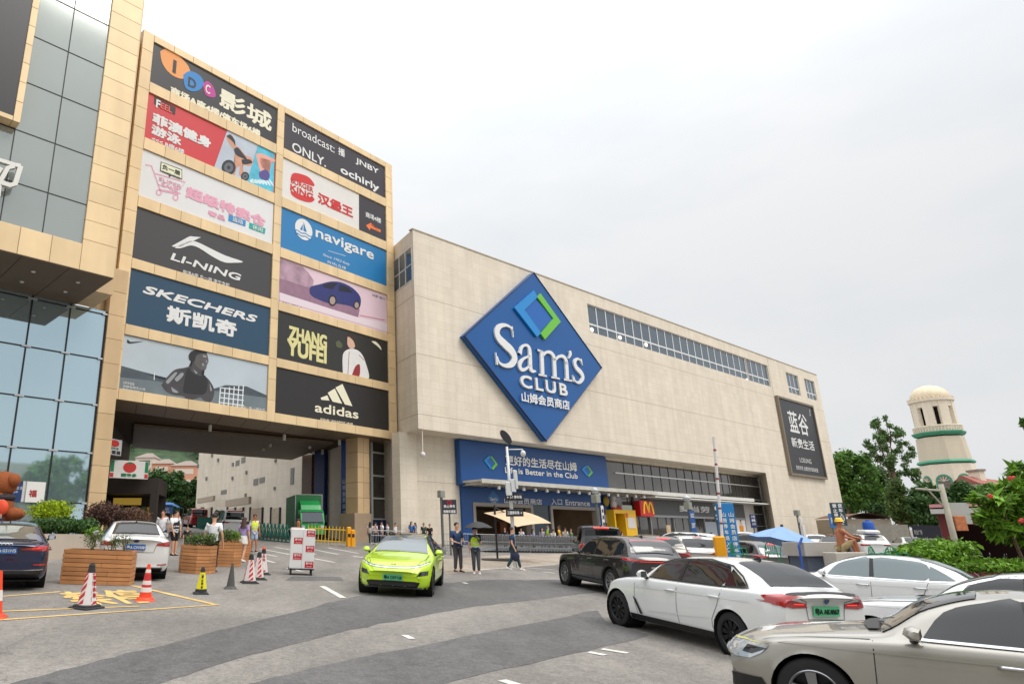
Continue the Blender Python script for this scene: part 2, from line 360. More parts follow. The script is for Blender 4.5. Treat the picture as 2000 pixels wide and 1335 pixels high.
# ================================================================ warehouse club building
S = Face((5.58666, 54.38576), radians(51.753))
RZ = -.8; FY = -3.0      # recess wall and overhanging front, local y
def stone(name, rgb, wtile, htile, var, mort, depth=.25, mr=.9):
    m = M_(name, rgb, .8, var=var, vs=.5, stain=.10); n = m.node_tree.nodes; l = m.node_tree.links; b = n['Principled BSDF']
    t = n.new('ShaderNodeTexCoord'); s = n.new('ShaderNodeSeparateXYZ'); l.new(t.outputs['Object'], s.inputs[0])
    ad = n.new('ShaderNodeMath'); ad.operation = 'ADD'; l.new(s.outputs[0], ad.inputs[0]); l.new(s.outputs[1], ad.inputs[1])
    c = n.new('ShaderNodeCombineXYZ'); l.new(ad.outputs[0], c.inputs[0]); l.new(s.outputs[2], c.inputs[1])
    br = n.new('ShaderNodeTexBrick'); l.new(c.outputs[0], br.inputs['Vector']); br.inputs['Scale'].default_value = 1; br.offset = 0
    br.inputs['Brick Width'].default_value = wtile; br.inputs['Row Height'].default_value = htile; br.inputs['Mortar Size'].default_value = mort
    br.inputs['Color1'].default_value = (1, 1, 1, 1); br.inputs['Color2'].default_value = (.93, .92, .90, 1); br.inputs['Mortar'].default_value = (mr, mr*.985, mr*.96, 1); br.inputs['Bias'].default_value = -.2
    mx = n.new('ShaderNodeMixRGB'); mx.blend_type = 'MULTIPLY'; mx.inputs[0].default_value = 1
    cur = b.inputs['Base Color'].links[0].from_socket; l.new(cur, mx.inputs[1]); l.new(br.outputs['Color'], mx.inputs[2])
    sp = n.new('ShaderNodeTexNoise'); sp.inputs['Scale'].default_value = 7; sp.inputs['Detail'].default_value = 8; sp.inputs['Roughness'].default_value = .8; l.new(t.outputs['Object'], sp.inputs['Vector'])
    r = n.new('ShaderNodeMapRange'); l.new(sp.outputs['Fac'], r.inputs[0]); r.inputs[1].default_value = .3; r.inputs[2].default_value = .7; r.inputs[3].default_value = .90; r.inputs[4].default_value = 1.08
    v = n.new('ShaderNodeVectorMath'); v.operation = 'SCALE'; l.new(mx.outputs[0], v.inputs[0]); l.new(r.outputs[0], v.inputs['Scale']); l.new(v.outputs[0], b.inputs['Base Color'])
    return m
STONE = stone('beige granite cladding', (228, 217, 199), .9, .62, .04, .02, mr=.89)
JOINT = M_('dark joint', (176, 162, 140), .9)
ALU = M_('white aluminium', (222, 224, 224), .4, .2)
GREYM = M_('grey metal', (128, 130, 132), .45, .5, var=.08)
DKM = M_('dark metal', (46, 46, 50), .5, .3, var=.1)
WINGL = M_('blue grey window glass', (74, 88, 100), .06, .0, spec=1.0, var=.12, vs=.6)
DARKGL = M_('dark shopfront glass', (74, 71, 68), .05, .0, spec=1.0, var=.5, vs=.5)
BLUE = M_('deep blue panel', (6, 74, 140), .38, var=.06, vs=.6)
WHITE = M_('white letter', (228, 228, 226), .45)
BLACKP = M_('black panel', (38, 37, 42), .4, var=.08, vs=.8)
sam = thing('warehouse_store', 'long beige stone warehouse club building with a huge blue diamond sign', 'building', S.mat())
SI = S.mat().inverted()
def sl(P, z=None): q = SI @ Vector(P); return (q.x, q.y) if z is None else (q.x, q.y, z)
def holes_wall(mb, u0, u1, z0, z1, y, holes, rec=.28, mi=0, mr=0):
    us = sorted({u0, u1, *[h[0] for h in holes], *[h[2] for h in holes]}); zs = sorted({z0, z1, *[h[1] for h in holes], *[h[3] for h in holes]})
    for i in range(len(us)-1):
        for j in range(len(zs)-1):
            cu, cz = (us[i]+us[i+1])/2, (zs[j]+zs[j+1])/2
            if any(h[0] < cu < h[2] and h[1] < cz < h[3] for h in holes): continue
            mb.quad((us[i], y, zs[j]), (us[i+1], y, zs[j]), (us[i+1], y, zs[j+1]), (us[i], y, zs[j+1]), mi)
    for a, b, c, d in holes:
        r = y+rec
        mb.quad((a, y, b), (a, r, b), (c, r, b), (c, y, b), mr); mb.quad((a, y, d), (c, y, d), (c, r, d), (a, r, d), mr)
        mb.quad((a, y, b), (a, y, d), (a, r, d), (a, r, b), mr); mb.quad((c, y, b), (c, r, b), (c, r, d), (c, y, d), mr)
UL, UR, ZT, ZO = -4.70, 77.70, 25.82, 9.85
ribbon_w = (18.60, 21.63, 60.0, 24.60)
e1 = S.at(1534.7, 728.2, 3); e1b = S.at(1567.2, 775.4, 3); e2 = S.at(1567.6, 738.7, 3); e2b = S.at(1599.4, 785.8, 3)
end_w = [(e1[0], 21.63, e1b[0]-.3, 24.6), (e2[0]+.5, 21.63, e2b[0]-.3, 24.6)]
mb = MB()
holes_wall(mb, UL, 53.5, ZO, ZT, FY, [(18.60, 21.63, 53.5, 24.60)][:0]+[(18.60, 21.63, 53.49, 24.60)])
holes_wall(mb, 53.5, UR, -2, ZT, FY, [(53.51, 21.63, 60.0, 24.60)]+end_w)
mb.quad((53.49, FY, 21.63), (53.51, FY, 21.63), (53.51, FY+.001, 21.63), (53.49, FY+.001, 21.63))
# soffit of the overhang, recess wall on the left, splayed return on the right, pilaster
mb.quad((UL, FY, ZO), (UL+.6, RZ, ZO), (57, RZ, ZO), (53.5, FY, ZO))
mb.quad((-4.1, RZ, -1), (2.64, RZ, -1), (2.64, RZ, ZO), (-4.1, RZ, ZO))
mb.quad((56.6, RZ, -2), (53.5, FY, -2), (53.5, FY, ZO), (56.6, RZ, ZO))
mb.quad((2.64, RZ, 9.6), (57, RZ, 9.6), (57, RZ, ZO), (2.64, RZ, ZO))
mb.box(-4.9, -3.25, RZ-.3, RZ+.6, -1, ZO-.003)
# side wall, passage wall, back, roof (a footprint walked round)
pd = Vector((-.507, .862, 0)); B_far = Vector((-22.5, 90.81, 0)); nrm = Vector((pd.y, -pd.x, 0))
d0 = ray(588, 1000); tN = (B_far-CAMP).dot(nrm)/d0.dot(nrm); N_near = CAMP+d0*tN; N_near.z = 0
C0 = S.W(UL, 0, 3); sd_ = Vector((-.39919, .91687, 0)); C1 = C0+sd_*7.5
q0, q1, qn, qf = sl(C0), sl(C1), sl(N_near), sl(B_far)
fp = [q0, q1, (qn[0]+.0, qn[1]), qf, (qf[0]+70, qf[1]+25), (UR, 44), (UR, FY)]
for i in range(len(fp)-1):
    a, b = fp[i], fp[i+1]; z0 = ZO if i == 0 else -2
    mb.quad((b[0], b[1], z0), (a[0], a[1], z0), (a[0], a[1], ZT), (b[0], b[1], ZT))
mb.quad((q1[0], q1[1], -2), (-4.5, RZ+.6, -2), (-4.5, RZ+.6, ZO), (q1[0], q1[1], ZO))
mb.poly([(x, y, ZT-.35) for x, y in fp][::-1])
# seams between cladding bands and the vertical expansion joint
zs = [S.at(807.6, 575, 3)[1], S.at(811.8, 688.8, 3)[1], S.at(817.5, 807.5, 3)[1]]
for z in zs:
    mb.box(UL+.02, 77.6, FY-.004, FY+.02, z-.02, z+.02, 1)
    a = Vector((q0[0], q0[1], z)); b = Vector((q1[0], q1[1], z)); mb.tube([a, b], .02, 4, 1)
uj = S.at(1498, 699, 3)[0]; mb.box(uj-.05, uj+.05, FY-.005, FY+.02, ZO+.05, ZT-.02, 1)
mb.box(54, 77.6, FY-.004, FY+.02, 4.7, 4.73, 1); mb.box(-3.2, 2.6, RZ-.004, RZ+.02, 6.3, 6.34, 1)
mb.build('wall', [STONE, JOINT], sam)
# parapet coping
mb = MB(); mb.box(UL-.06, UR+.06, FY-.06, FY+.4, ZT, ZT+.09)
mb.build('coping', M_('coping stone', (186, 174, 154), .8, var=.1), sam)
# windows, bay by bay: frame, upper and lower pane
def bay_window(u0, u1, z0, z1, y, parent, zsplit, fr=.07):
    f = MB()
    for a, b in ((u0, u0+fr), (u1-fr, u1)): f.box(a, b, y, y+.1, z0, z1)
    for a, b in ((z0, z0+fr), (zsplit-.09, zsplit+.09), (z1-fr, z1)): f.box(u0+fr, u1-fr, y+.003, y+.1, a, b)
    o = f.build('window', ALU, parent)
    g = MB(); g.box(u0+fr, u1-fr, y+.05, y+.06, z0+fr, zsplit-.09); g.box(u0+fr, u1-fr, y+.05, y+.06, zsplit+.09, z1-fr); g.build('pane', WINGL, o)
    return o
nb = 25; wdt = (60.0-18.6)/nb; wins = []
for k in range(nb): wins.append(bay_window(18.6+k*wdt, 18.6+(k+1)*wdt, 21.63, 24.6, FY+.14, sam, 22.55))
for a, b, c, d in end_w:
    for k in range(3): bay_window(a+(c-a)*k/3, a+(c-a)*(k+1)/3, b, d, FY+.14, sam, 22.55)
LAMPW = M_('lamp glow', (255, 244, 225), .5, emit=1.6)
for px, py in ((1156, 643.5), (1211, 659), (1262, 673), (1459, 742)):
    u, z = S.at(px, py, 2.9); mb = MB(); mb.ball((u, FY+.10, z), (.26, .09, .22), 12, 8)
    mb.build('ceiling_lamp', LAMPW, wins[max(0, min(nb-1, int((u-18.6)/wdt)))], smooth=True)
# corner window on the side wall
mb = MB(); g = MB()
cw0, cw1 = .35, 3.6
for (i0, i1) in ((.35, 1.35), (1.45, 2.45), (2.55, 3.5)):
    for (za, zb) in ((21.7, 22.9), (23.05, 24.4)):
        A = C0+sd_*i0; B = C0+sd_*i1; n_ = Vector((-sd_.y, sd_.x, 0))*.012
        a, b = sl(A+n_), sl(B+n_); g.quad((b[0], b[1], za), (a[0], a[1], za), (a[0], a[1], zb), (b[0], b[1], zb))
o = None
for zz in (21.62, 22.97, 24.46): A, B = sl(C0+sd_*.25), sl(C0+sd_*3.6); mb.tube([(*A, zz), (*B, zz)], .05, 4)
for ii in (.28, 1.4, 2.5, 3.55): A = sl(C0+sd_*ii); mb.tube([(*A, 21.62), (*A, 24.46)], .05, 4)
o = mb.build('window', ALU, sam); g.build('pane', WINGL, o)
# the glazed recess to the right of the entrance
mb = MB(); mb.box(22.3, 56.7, RZ+.02, RZ+.10, -1.5, 9.62); mb.build('glass_wall', DARKGL, sam)
mb = MB()
for k in range(1, 19):
    u = 23.7+k*33/19; mb.box(u-.035, u+.035, RZ-.03, RZ+.02, 3.0, 9.6)
mb.build('mullion', M_('grey mullion', (92, 92, 94), .5, .3), sam)
mb = MB()
for z in (8.41, 6.74): mb.box(23.72, 56.6, RZ-.07, RZ+.02, z-.06, z+.06)
mb.box(56.45, 56.62, RZ-.08, RZ+.02, -1.5, 9.6)
for z in (5.0, 3.55, 2.2): mb.box(46, 56.6, RZ-.06, RZ+.02, z-.04, z+.04)
mb.build('transom', ALU, sam)
# shopfront under the canopy
mb = MB(); mb.box(26.2, 50.5, RZ-.22, RZ-.03, 4.45, 6.25); mb.build('fascia', M_('grey fascia', (96, 97, 99), .5, .2, var=.06), sam)
mb = MB(); mb.box(26.2, 50.5, RZ-.26, RZ-.03, 4.22, 4.44)
for u in (29.1, 33.7, 37.4, 40.4, 43.2, 46.6, 50.3): mb.box(u-.07, u+.07, RZ-.16, RZ, 0, 4.2)
mb.box(26.2, 29, RZ-.12, RZ, 2.4, 2.5); mb.box(34, 37.4, RZ-.12, RZ, 2.4, 2.5); mb.box(43.3, 50.3, RZ-.12, RZ, 2.4, 2.5)
mb.build('shopfront_frame', M_('shop frame aluminium', (168, 170, 172), .4, .4), sam)
mb = MB(); mb.box(40.5, 43.1, RZ-.10, RZ-.03, .2, 3.9); mb.build('door', M_('pale blue door', (150, 160, 170), .3), sam)
mb = MB(); mb.box(50.6, 53.4, RZ-.14, RZ-.03, -1, 6.2); mb.build('pilaster', M_('pale pilaster', (200, 196, 190), .7, var=.05), sam)
# canopies
mb = MB(); mb.box(1.3, 26.6, RZ-2.6, RZ-.62, 6.34, 6.50); mb.box(1.3, 26.6, RZ-2.66, RZ-2.6, 6.22, 6.54)
for k in range(26): mb.box(1.6+k*.96, 1.68+k*.96, RZ-2.5, RZ-.3, 6.14, 6.32)
cano = mb.build('entrance_canopy', M_('weathered white canopy', (196, 192, 182), .6, var=.15, vs=1.2), sam)
lamp_m = M_('white lamp housing', (238, 236, 230), .4)
for k in range(15):
    u = 3.6+k*1.5; l_ = MB(); l_.lathe([(.02, 6.12), (.12, 6.10), (.13, 5.86), (.10, 5.84)], 10, c=(u, RZ-2.3, 0)); l_.build('downlight', lamp_m, cano, smooth=True, angle=40)
mb = MB(); mb.box(27.4, 50.2, RZ-1.7, RZ-.02, 6.30, 6.66); mb.box(27.4, 55.6, RZ-1.9, RZ-.02, 6.05, 6.18)
mb.build('shop_canopy', M_('white canopy', (214, 212, 206), .5, var=.08), sam)

# ---------------------------------------------------------------- the diamond sign
def emblem(mb, quad_pts, y): pass
Z7 = lambda x, y: (740+x/3.034, 440+y/3.034)
dsg = thing('diamond_sign', 'huge dark blue diamond sign with white serif lettering on the stone facade', 'sign', S.mat())
OD = 3.55
dl, dt, dr, db = (S.at(*q, OD) for q in ((907, 655), (1042, 532), (1175, 718), (1067, 861)))
mb = MB(); mb.prism([dl, db, dr, dt], lambda x, z, t: (x, t, z), -OD, -3.02)
mb.build('panel', M_('blue sign face', (14, 86, 152), .35, var=.03, vs=.4), dsg)
mb = MB(); c_ = ((dl[0]+dr[0])/2, (dt[1]+db[1])/2)
mb.tube([(x, -OD+.02, z) for x, z in (dl, db, dr, dt)], .10, 4, closed=True); mb.build('edge_trim', M_('navy trim', (14, 36, 84), .4), dsg)
def zp(pts, off): return [S.at(*Z7(*p), off) for p in pts]
def flat(mb, pts, off, thick, mi=0):
    # faces the street; make counter-clockwise seen from outside
    a = sum(pts[i][0]*pts[(i+1) % len(pts)][1]-pts[(i+1) % len(pts)][0]*pts[i][1] for i in range(len(pts)))
    if a < 0: pts = pts[::-1]
    mb.prism(pts, lambda x, z, t: (x, t, z), -off, -off+thick, mi)
mb = MB(); flat(mb, zp([(920, 385), (805, 487), (938, 660), (962, 638), (864, 500), (942, 424)], 3.75), 3.75, .18, 0)
flat(mb, zp([(958, 402), (1078, 570), (985, 675), (960, 640), (1034, 551), (940, 426)], 3.75), 3.752, .18, 1)
flat(mb, zp([(926, 434), (864, 500), (955, 634), (1032, 550)], 3.65), 3.66, .09, 2)
mb.build('emblem', [M_('sign light blue', (30, 136, 206), .4), M_('sign green', (108, 190, 62), .4), M_('sign mid blue', (24, 98, 178), .4)], dsg)
mb = MB(); OL = 3.72
def st(pts, wd, k=7):
    P = spline([(*S.at(*Z7(*p), OL), w*.0108*1.5) for p, w in zip(pts, wd)], k)
    for lay_ in (0,): 
        a = [(q[0], q[1]) for q in P]; wv = [q[2] for q in P]
        L = []; R = []
        for i in range(len(a)):
            t = Vector(a[min(i+1, len(a)-1)])-Vector(a[max(i-1, 0)]); t.normalize(); q = Vector((-t.y, t.x))*wv[i]/2
            L.append((a[i][0]+q.x, a[i][1]+q.y)); R.append((a[i][0]-q.x, a[i][1]-q.y))
        vs = [(x, -OL, z) for x, z in L+R]+[(x, -OL+.16, z) for x, z in L+R]; n = len(a); fs = []
        for i in range(n-1): fs += [(i, n+i, n+i+1, i+1), (i, i+1, 2*n+i+1, 2*n+i), (n+i, 3*n+i, 3*n+i+1, n+i+1)]
        mb.add(vs, fs)
st([(797, 632), (782, 604), (752, 590), (718, 597), (702, 628), (712, 665), (750, 705), (788, 742), (806, 785), (788, 822), (748, 830), (716, 812), (702, 775)], [7, 11, 17, 27, 36, 42, 47, 47, 41, 31, 19, 12, 7])
st([(790, 598), (798, 662)], [10, 5]); st([(694, 752), (703, 825)], [5, 12])
st([(838, 760), (848, 722), (872, 708), (893, 728), (898, 790), (900, 842), (912, 862), (932, 862)], [26, 16, 14, 24, 28, 28, 20, 6])
st([(896, 772), (858, 790), (836, 822), (846, 852), (872, 850), (898, 826)], [10, 14, 26, 22, 14, 8])
for x, y0, y1 in ((966, 742, 886), (1040, 785, 902), (1113, 808, 914)): st([(x, y0), (x+6, y1)], [28, 28], 2)
st([(972, 778), (992, 752), (1018, 752), (1036, 772), (1041, 800)], [8, 14, 20, 26, 28]); st([(1048, 800), (1066, 778), (1090, 774), (1108, 792), (1114, 822)], [8, 14, 20, 26, 28])
for x, y in ((970, 887), (1046, 902), (1120, 915)): st([(x-24, y-4), (x+26, y+5)], [9, 9], 2)
st([(940, 736), (968, 748)], [9, 14], 2)
st([(1132, 742), (1136, 762), (1126, 788)], [22, 20, 5])
st([(1206, 822), (1196, 798), (1176, 790), (1162, 810), (1172, 842), (1200, 872), (1210, 902), (1190, 930), (1166, 922), (1156, 894)], [6, 9, 14, 24, 29, 30, 25, 16, 10, 6])
st([(1200, 790), (1208, 828)], [8, 4]); st([(1150, 885), (1156, 925)], [4, 9])
def span(F, off, xl, yt, yb, xr, yr=None):
    """text rectangle from its left edge (top, bottom) and right edge, in photo pixels"""
    u0, z1 = F.at(xl, yt, off); _, z0 = F.at(xl, yb, off); u1, _ = F.at(xr, yr if yr else yb, off); return u0, z0, u1, z1
u0, z0, u1, z1 = span(S, OL, *Z7(838, 880), Z7(0, 956)[1], Z7(1116, 0)[0]); write(mb, 'CLUB', u0, z0, u1, z1, -OL, bold=.035, depth=-.16, spacing=1.25)
u0, z0, u1, z1 = span(S, OL, *Z7(843, 982), Z7(0, 1042)[1], Z7(1128, 0)[0]); write(mb, '山姆会员商店', u0, z0, u1, z1, -OL, bold=.03)
mb.build('lettering', WHITE, dsg)

# ---------------------------------------------------------------- entrance signs and doors
OE = 1.4
ent = thing('entrance_sign', 'wide royal blue sign board above the entrance with two green and blue logos', 'sign', S.mat())
el, et = S.at(897, 858, OE); _, eb = S.at(903, 946, OE); er, _ = S.at(1187, 925, OE)
mb = MB(); mb.bbox(el, er, -OE, RZ-.02, eb, 9.80, .05); mb.build('panel', BLUE, ent)
def small_logo(parent, cx, cy, px, off, F=S):
    """the lozenge logo, centred on photo pixel (cx, cy), about px wide"""
    mb = MB(); k = px/273.
    def q(pts): return [F.at(cx+(x-941)*k, cy+(y-530)*k, off) for x, y in pts]
    flat(mb, q([(920, 385), (805, 487), (938, 660), (962, 638), (864, 500), (942, 424)]), off, .05, 0)
    flat(mb, q([(958, 402), (1078, 570), (985, 675), (960, 640), (1034, 551), (940, 426)]), off+.002, .05, 1)
    flat(mb, q([(926, 434), (864, 500), (955, 634), (1032, 550)]), off-.02, .03, 2)
    return mb.build('emblem', [_mats['sign light blue'], _mats['sign green'], _mats['sign mid blue']], parent)
small_logo(ent, 958.5, 902.5, 27, OE+.06); small_logo(ent, 1147, 919, 22, OE+.06)
ZE = lambda x, y: (840+x/4.7675, 830+y/4.7675)
mb = MB()
u0, z0, u1, z1 = span(S, OE, *ZE(692, 276), ZE(0, 368)[1], ZE(1358, 0)[0]); write(mb, '更好的生活尽在山姆', u0, z0, u1, z1, -OE-.06, bold=.03)
u0, z0, u1, z1 = span(S, OE, *ZE(690, 388), ZE(0, 442)[1], ZE(1365, 0)[0]); write(mb, 'Life is Better in the Club', u0, z0, u1, z1, -OE-.06, bold=.03)
mb.build('lettering', WHITE, ent)
por = thing('entrance_portal', 'blue entrance portal with two open doorways below the canopy', 'entrance', S.mat())
OP = 1.0
_, dz = S.at(923, 987, OP); ua = S.at(903, 1000, OP)[0]; d1a = S.at(924, 1000, OP)[0]; d1b = S.at(1042, 1010, OP)[0]; d2a = S.at(1076, 1010, OP)[0]; d2b = S.at(1171, 1010, OP)[0]; ub = S.at(1196, 1010, OP)[0]
mb = MB()
mb.box(ua, ub, -OP, RZ+.4, dz+.28, 6.15); mb.box(ua, d1a, -OP, RZ+.4, -.5, dz+.28); mb.box(d1b, d2a, -OP+.1, RZ+.4, -.5, dz+.28, 1); mb.box(d2b, ub, -OP, RZ+.4, -.5, dz+.28)
mb.build('portal_frame', [BLUE, M_('dark green glass', (34, 58, 70), .15)], por)
mb = MB()
for a, b in ((d1a, d1b), (d2a, d2b)):
    mb.box(a+.003, b-.003, -OP-.05, RZ+.4, dz, dz+.277); mb.box(a+.003, a+.30, -OP-.05, RZ+.4, -.5, dz); mb.box(b-.30, b-.003, -OP-.05, RZ+.4, -.5, dz)
mb.build('door_surround', M_('stone grey surround', (160, 152, 142), .6), por)
# the lobby behind the doors
mb = MB(); a, b = d1a-1, d2b+1
mb.quad((a, RZ+.4, 5), (b, RZ+.4, 5), (b, 9, 5), (a, 9, 5)); mb.quad((a, 9, 0), (a, 9, 5), (b, 9, 5), (b, 9, 0)); mb.quad((a, RZ, 0), (a, 9, 0), (a, 9, 5), (a, RZ, 5)); mb.quad((b, RZ, 0), (b, RZ, 5), (b, 9, 5), (b, 9, 0))
mb.build('lobby', M_('lobby wall', (128, 112, 98), .8, var=.3, vs=.8), por)
mb = MB(); r_ = random.Random(5)
for k in range(9):
    x = d1a+.8+k*(d2b-d1a-1.6)/8
    if d1b-.2 < x < d2a+.2: continue
    h = r_.uniform(1.2, 2.8); mb.box(x, x+1.0, 4+r_.uniform(0, 3), 5.5, .3, 1+h, k % 4)
mb.build('display', [M_('display red', (120, 50, 40), .6), M_('display wood', (130, 84, 46), .6), M_('display grey', (96, 92, 90), .6), M_('display cream', (180, 164, 130), .6)], por)
mb = MB()
for k in range(5): mb.box(d1a+1+k*3.6, d1a+2.2+k*3.6, 2.5, 2.8, 4.9, 4.98)
mb.build('lobby_light', M_('lobby light', (255, 226, 180), .5, emit=7), por)
mb = MB()
u0, z0, u1, z1 = span(S, OP, *ZE(685, 668), ZE(0, 726)[1], ZE(1040, 0)[0]); write(mb, '山姆会员商店', u0, z0, u1, z1, -OP-.03, bold=.02)
u0, z0, u1, z1 = span(S, OP, *ZE(1122, 680), ZE(0, 738)[1], ZE(1228, 0)[0]); write(mb, '入口', u0, z0, u1, z1, -OP-.03, bold=.02)
u0, z0, u1, z1 = span(S, OP, *ZE(1255, 690), ZE(0, 742)[1], ZE(1486, 0)[0]); write(mb, 'Entrance', u0, z0, u1, z1, -OP-.03, bold=.03)
mb.build('lettering', WHITE, por)
mb = MB(); c = S.at(964.5, 973, OP+.04); mb.poly([(c[0]-.75, -OP-.02, c[1]), (c[0], -OP-.02, c[1]-.72), (c[0]+.75, -OP-.02, c[1]), (c[0], -OP-.02, c[1]+.72)])
mb.build('diamond_badge', M_('badge blue', (46, 112, 172), .4), por)
mb = MB(); write(mb, "Sam's", c[0]-.42, c[1]-.16, c[0]+.42, c[1]+.10, -OP-.03, bold=.03); write(mb, 'CLUB', c[0]-.25, c[1]-.38, c[0]+.25, c[1]-.22, -OP-.03); mb.build('badge_lettering', WHITE, por)
mb = MB(); a_ = S.at(1181, 1004, OP); b_ = S.at(1192, 1020, OP); mb.box(a_[0], b_[0], -OP-.03, -OP-.002, b_[1], a_[1]); mb.build('notice', M_('pale notice', (206, 216, 226), .5), por)

# ---------------------------------------------------------------- signs on the facade and shops
ls = thing('advertising_sign', 'tall black sign with big white characters on the far right end of the facade', 'sign', S.mat())
a_ = S.at(1519.3, 776, 3.3); b_ = S.at(1613.8, 931.9, 3.3); u0, z1, u1, z0 = a_[0], a_[1], b_[0], b_[1]
mb = MB(); mb.box(u0, u1, -3.25, -3.02, z0, z1); mb.build('panel', BLACKP, ls)
mb = MB()
for q in ((u0-.28, u0, z0-.28, z1+.28), (u1, u1+.22, z0-.28, z1+.28)): mb.box(q[0], q[1], -3.4, -3.02, q[2], q[3])
mb.box(u0, u1, -3.398, -3.02, z0-.28, z0); mb.box(u0, u1, -3.398, -3.02, z1, z1+.28); mb.build('frame', M_('bronze grey frame', (136, 124, 108), .5, .3), ls)
Z2 = lambda x, y: (1140+x/3.708, 580+y/3.708)
mb = MB(); sp = lambda xl, yt, yb, xr: span(S, 3.26, *Z2(xl, yt), Z2(0, yb)[1], Z2(xr, 0)[0])
write(mb, '蓝谷', *(lambda q: q)(sp(1468, 815, 970, 1630)), -3.27, bold=.015); write(mb, '新贵生活', *sp(1498, 1010, 1080, 1668), -3.27, bold=.02)
write(mb, 'LOSUNG', *sp(1562, 1160, 1192, 1648), -3.27); write(mb, '定制衣柜 全屋定制 整装家居', *sp(1535, 1215, 1245, 1695), -3.27); write(mb, '蓝', *sp(1630, 812, 832, 1643), -3.27); write(mb, '谷', *sp(1632, 836, 856, 1645), -3.27)
mb.build('lettering', WHITE, ls)
md = thing('restaurant_sign', 'red box sign with a yellow arched letter above the restaurant door', 'sign', S.mat())
Z3 = lambda x, y: (1180+x/5.263, 860+y/5.263)
a_ = S.at(*Z3(368, 620), 1.75); b_ = S.at(*Z3(522, 768), 1.75); mb = MB(); mb.bbox(a_[0]-.1, b_[0], -1.75, RZ-.25, b_[1]-.1, a_[1]+.05, .04); mb.build('panel', M_('red sign', (206, 32, 30), .35), md)
mb = MB(); cx, cz, hw, hh = (a_[0]+b_[0])/2+.1, (a_[1]+b_[1])/2, (b_[0]-a_[0])*.36, (a_[1]-b_[1])*.40
for s in (-1, 1):
    P = spline([(cx, cz-hh*.75), (cx+s*hw*.10, cz-hh*.1), (cx+s*hw*.32, cz+hh*.8), (cx+s*hw*.52, cz+hh), (cx+s*hw*.72, cz+hh*.75), (cx+s*hw*.92, cz-hh*.2), (cx+s*hw, cz-hh)], 6)
    brush(mb, P, .27, -1.79)
mb.build('arched_letter', M_('sign yellow', (250, 196, 24), .4), md)
mt = MB(); u0, z0, u1, z1 = span(S, 1.06, *Z3(765, 660), Z3(0, 728)[1], Z3(1085, 0)[0]); write(mt, '麦当劳', u0, z0, u1, z1, -1.09, bold=.04); write(mt, '麦当劳', u0, z0, u1, z1, -1.03, bold=.02)
o = mt.build('shop_lettering', WHITE, world=S.mat()); tag(o, 'white shop name characters on the grey fascia right of the red sign', 'sign lettering')
# wall banner with a drink picture, right of the gate banners
pb = thing('poster', 'tall white poster with an orange drink picture under a purple heading', 'poster', S.mat())
a_ = S.at(*Z3(1335, 700), 1.0); b_ = S.at(*Z3(1470, 970), 1.0)
mb = MB(); mb.box(a_[0], b_[0], -1.0, -.95, b_[1], a_[1]); mb.build('sheet', M_('poster white', (236, 234, 238), .5), pb)
mb = MB(); h = a_[1]-b_[1]; wd = b_[0]-a_[0]; mb.quad((a_[0], -1.003, a_[1]-h*.3), (b_[0], -1.003, a_[1]-h*.3), (b_[0], -1.003, a_[1]), (a_[0], -1.003, a_[1])); mb.build('heading', M_('poster purple', (58, 44, 92), .5), pb)
mb = MB(); write(mb, '品质新生活', a_[0]+wd*.1, a_[1]-h*.14, b_[0]-wd*.1, a_[1]-h*.06, -1.006); write(mb, '会员专享', a_[0]+wd*.1, a_[1]-h*.25, b_[0]-wd*.1, a_[1]-h*.18, -1.006); mb.build('lettering', WHITE, pb)
mb = MB(); cx = (a_[0]+b_[0])/2; zb = b_[1]
mb.poly([(cx-wd*.22, -1.004, zb+h*.10), (cx+wd*.2, -1.004, zb+h*.10), (cx+wd*.24, -1.004, zb+h*.36), (cx-wd*.26, -1.004, zb+h*.36)], 0); disc(mb, cx, zb+h*.44, wd*.16, h*.10, -1.005, 1); disc(mb, cx, zb+h*.57, wd*.09, h*.05, -1.006, 2); mb.poly([(cx-wd*.35, -1.004, zb+h*.02), (cx+wd*.35, -1.004, zb+h*.02), (cx+wd*.35, -1.004, zb+h*.06), (cx-wd*.35, -1.004, zb+h*.06)], 3)
mb.build('picture', [M_('poster orange', (236, 150, 30), .5), M_('poster skin', (226, 190, 160), .5), M_('poster hair', (60, 44, 38), .5), M_('poster navy', (40, 50, 110), .5)], pb)
# ================================================================ billboard block
T = Face((-0.67509, 50.38896), radians(44.869))
GOLD = M_('gold metal cladding', (231, 203, 158), .42, .08, var=.06, vs=.9, stain=.12, island=.05)
GOLD2 = M_('tan metal cladding', (214, 184, 142), .45, .1, var=.07, vs=.9, stain=.12, island=.05)
GAP = M_('cladding gap', (84, 62, 42), .8)
TU0, TU1, TZ0, TZ1 = -19.97, 3.08, 9.46, 33.37
tow = thing('billboard_block', 'gold clad block bridging the passage and carrying twelve billboards', 'building', T.mat())
TI = T.mat().inverted()
def tl(P): q = TI @ Vector(P); return (q.x, q.y)
bbpx = [((300.5,83.6),(538,281.8)), ((289.5,179.6),(535,377.8)), ((278.8,288),(533.7,477)), ((266.5,403.4),(526.7,582.6)), ((254.5,525.8),(524,694.6)), ((241.4,653.3),(520.5,803.2)),
        ((554.8,220.5),(753,388.8)), ((553.2,308.6),(753,472.2)), ((547.4,405.2),(754.8,560.2)), ((545.6,501.7),(756.5,653.3)), ((542.2,603.3),(758.2,748.7)), ((538.7,715.3),(759.3,841))]
BO = .90
BB = [(*T.at(*a, BO), *T.at(*b, BO)) for a, b in bbpx]           # u0, z1, u1, z0
LU0 = sum(b[0] for b in BB[:6])/6; LU1 = sum(b[2] for b in BB[:6])/6; RU0 = sum(b[0] for b in BB[6:])/6; RU1 = sum(b[2] for b in BB[6:])/6
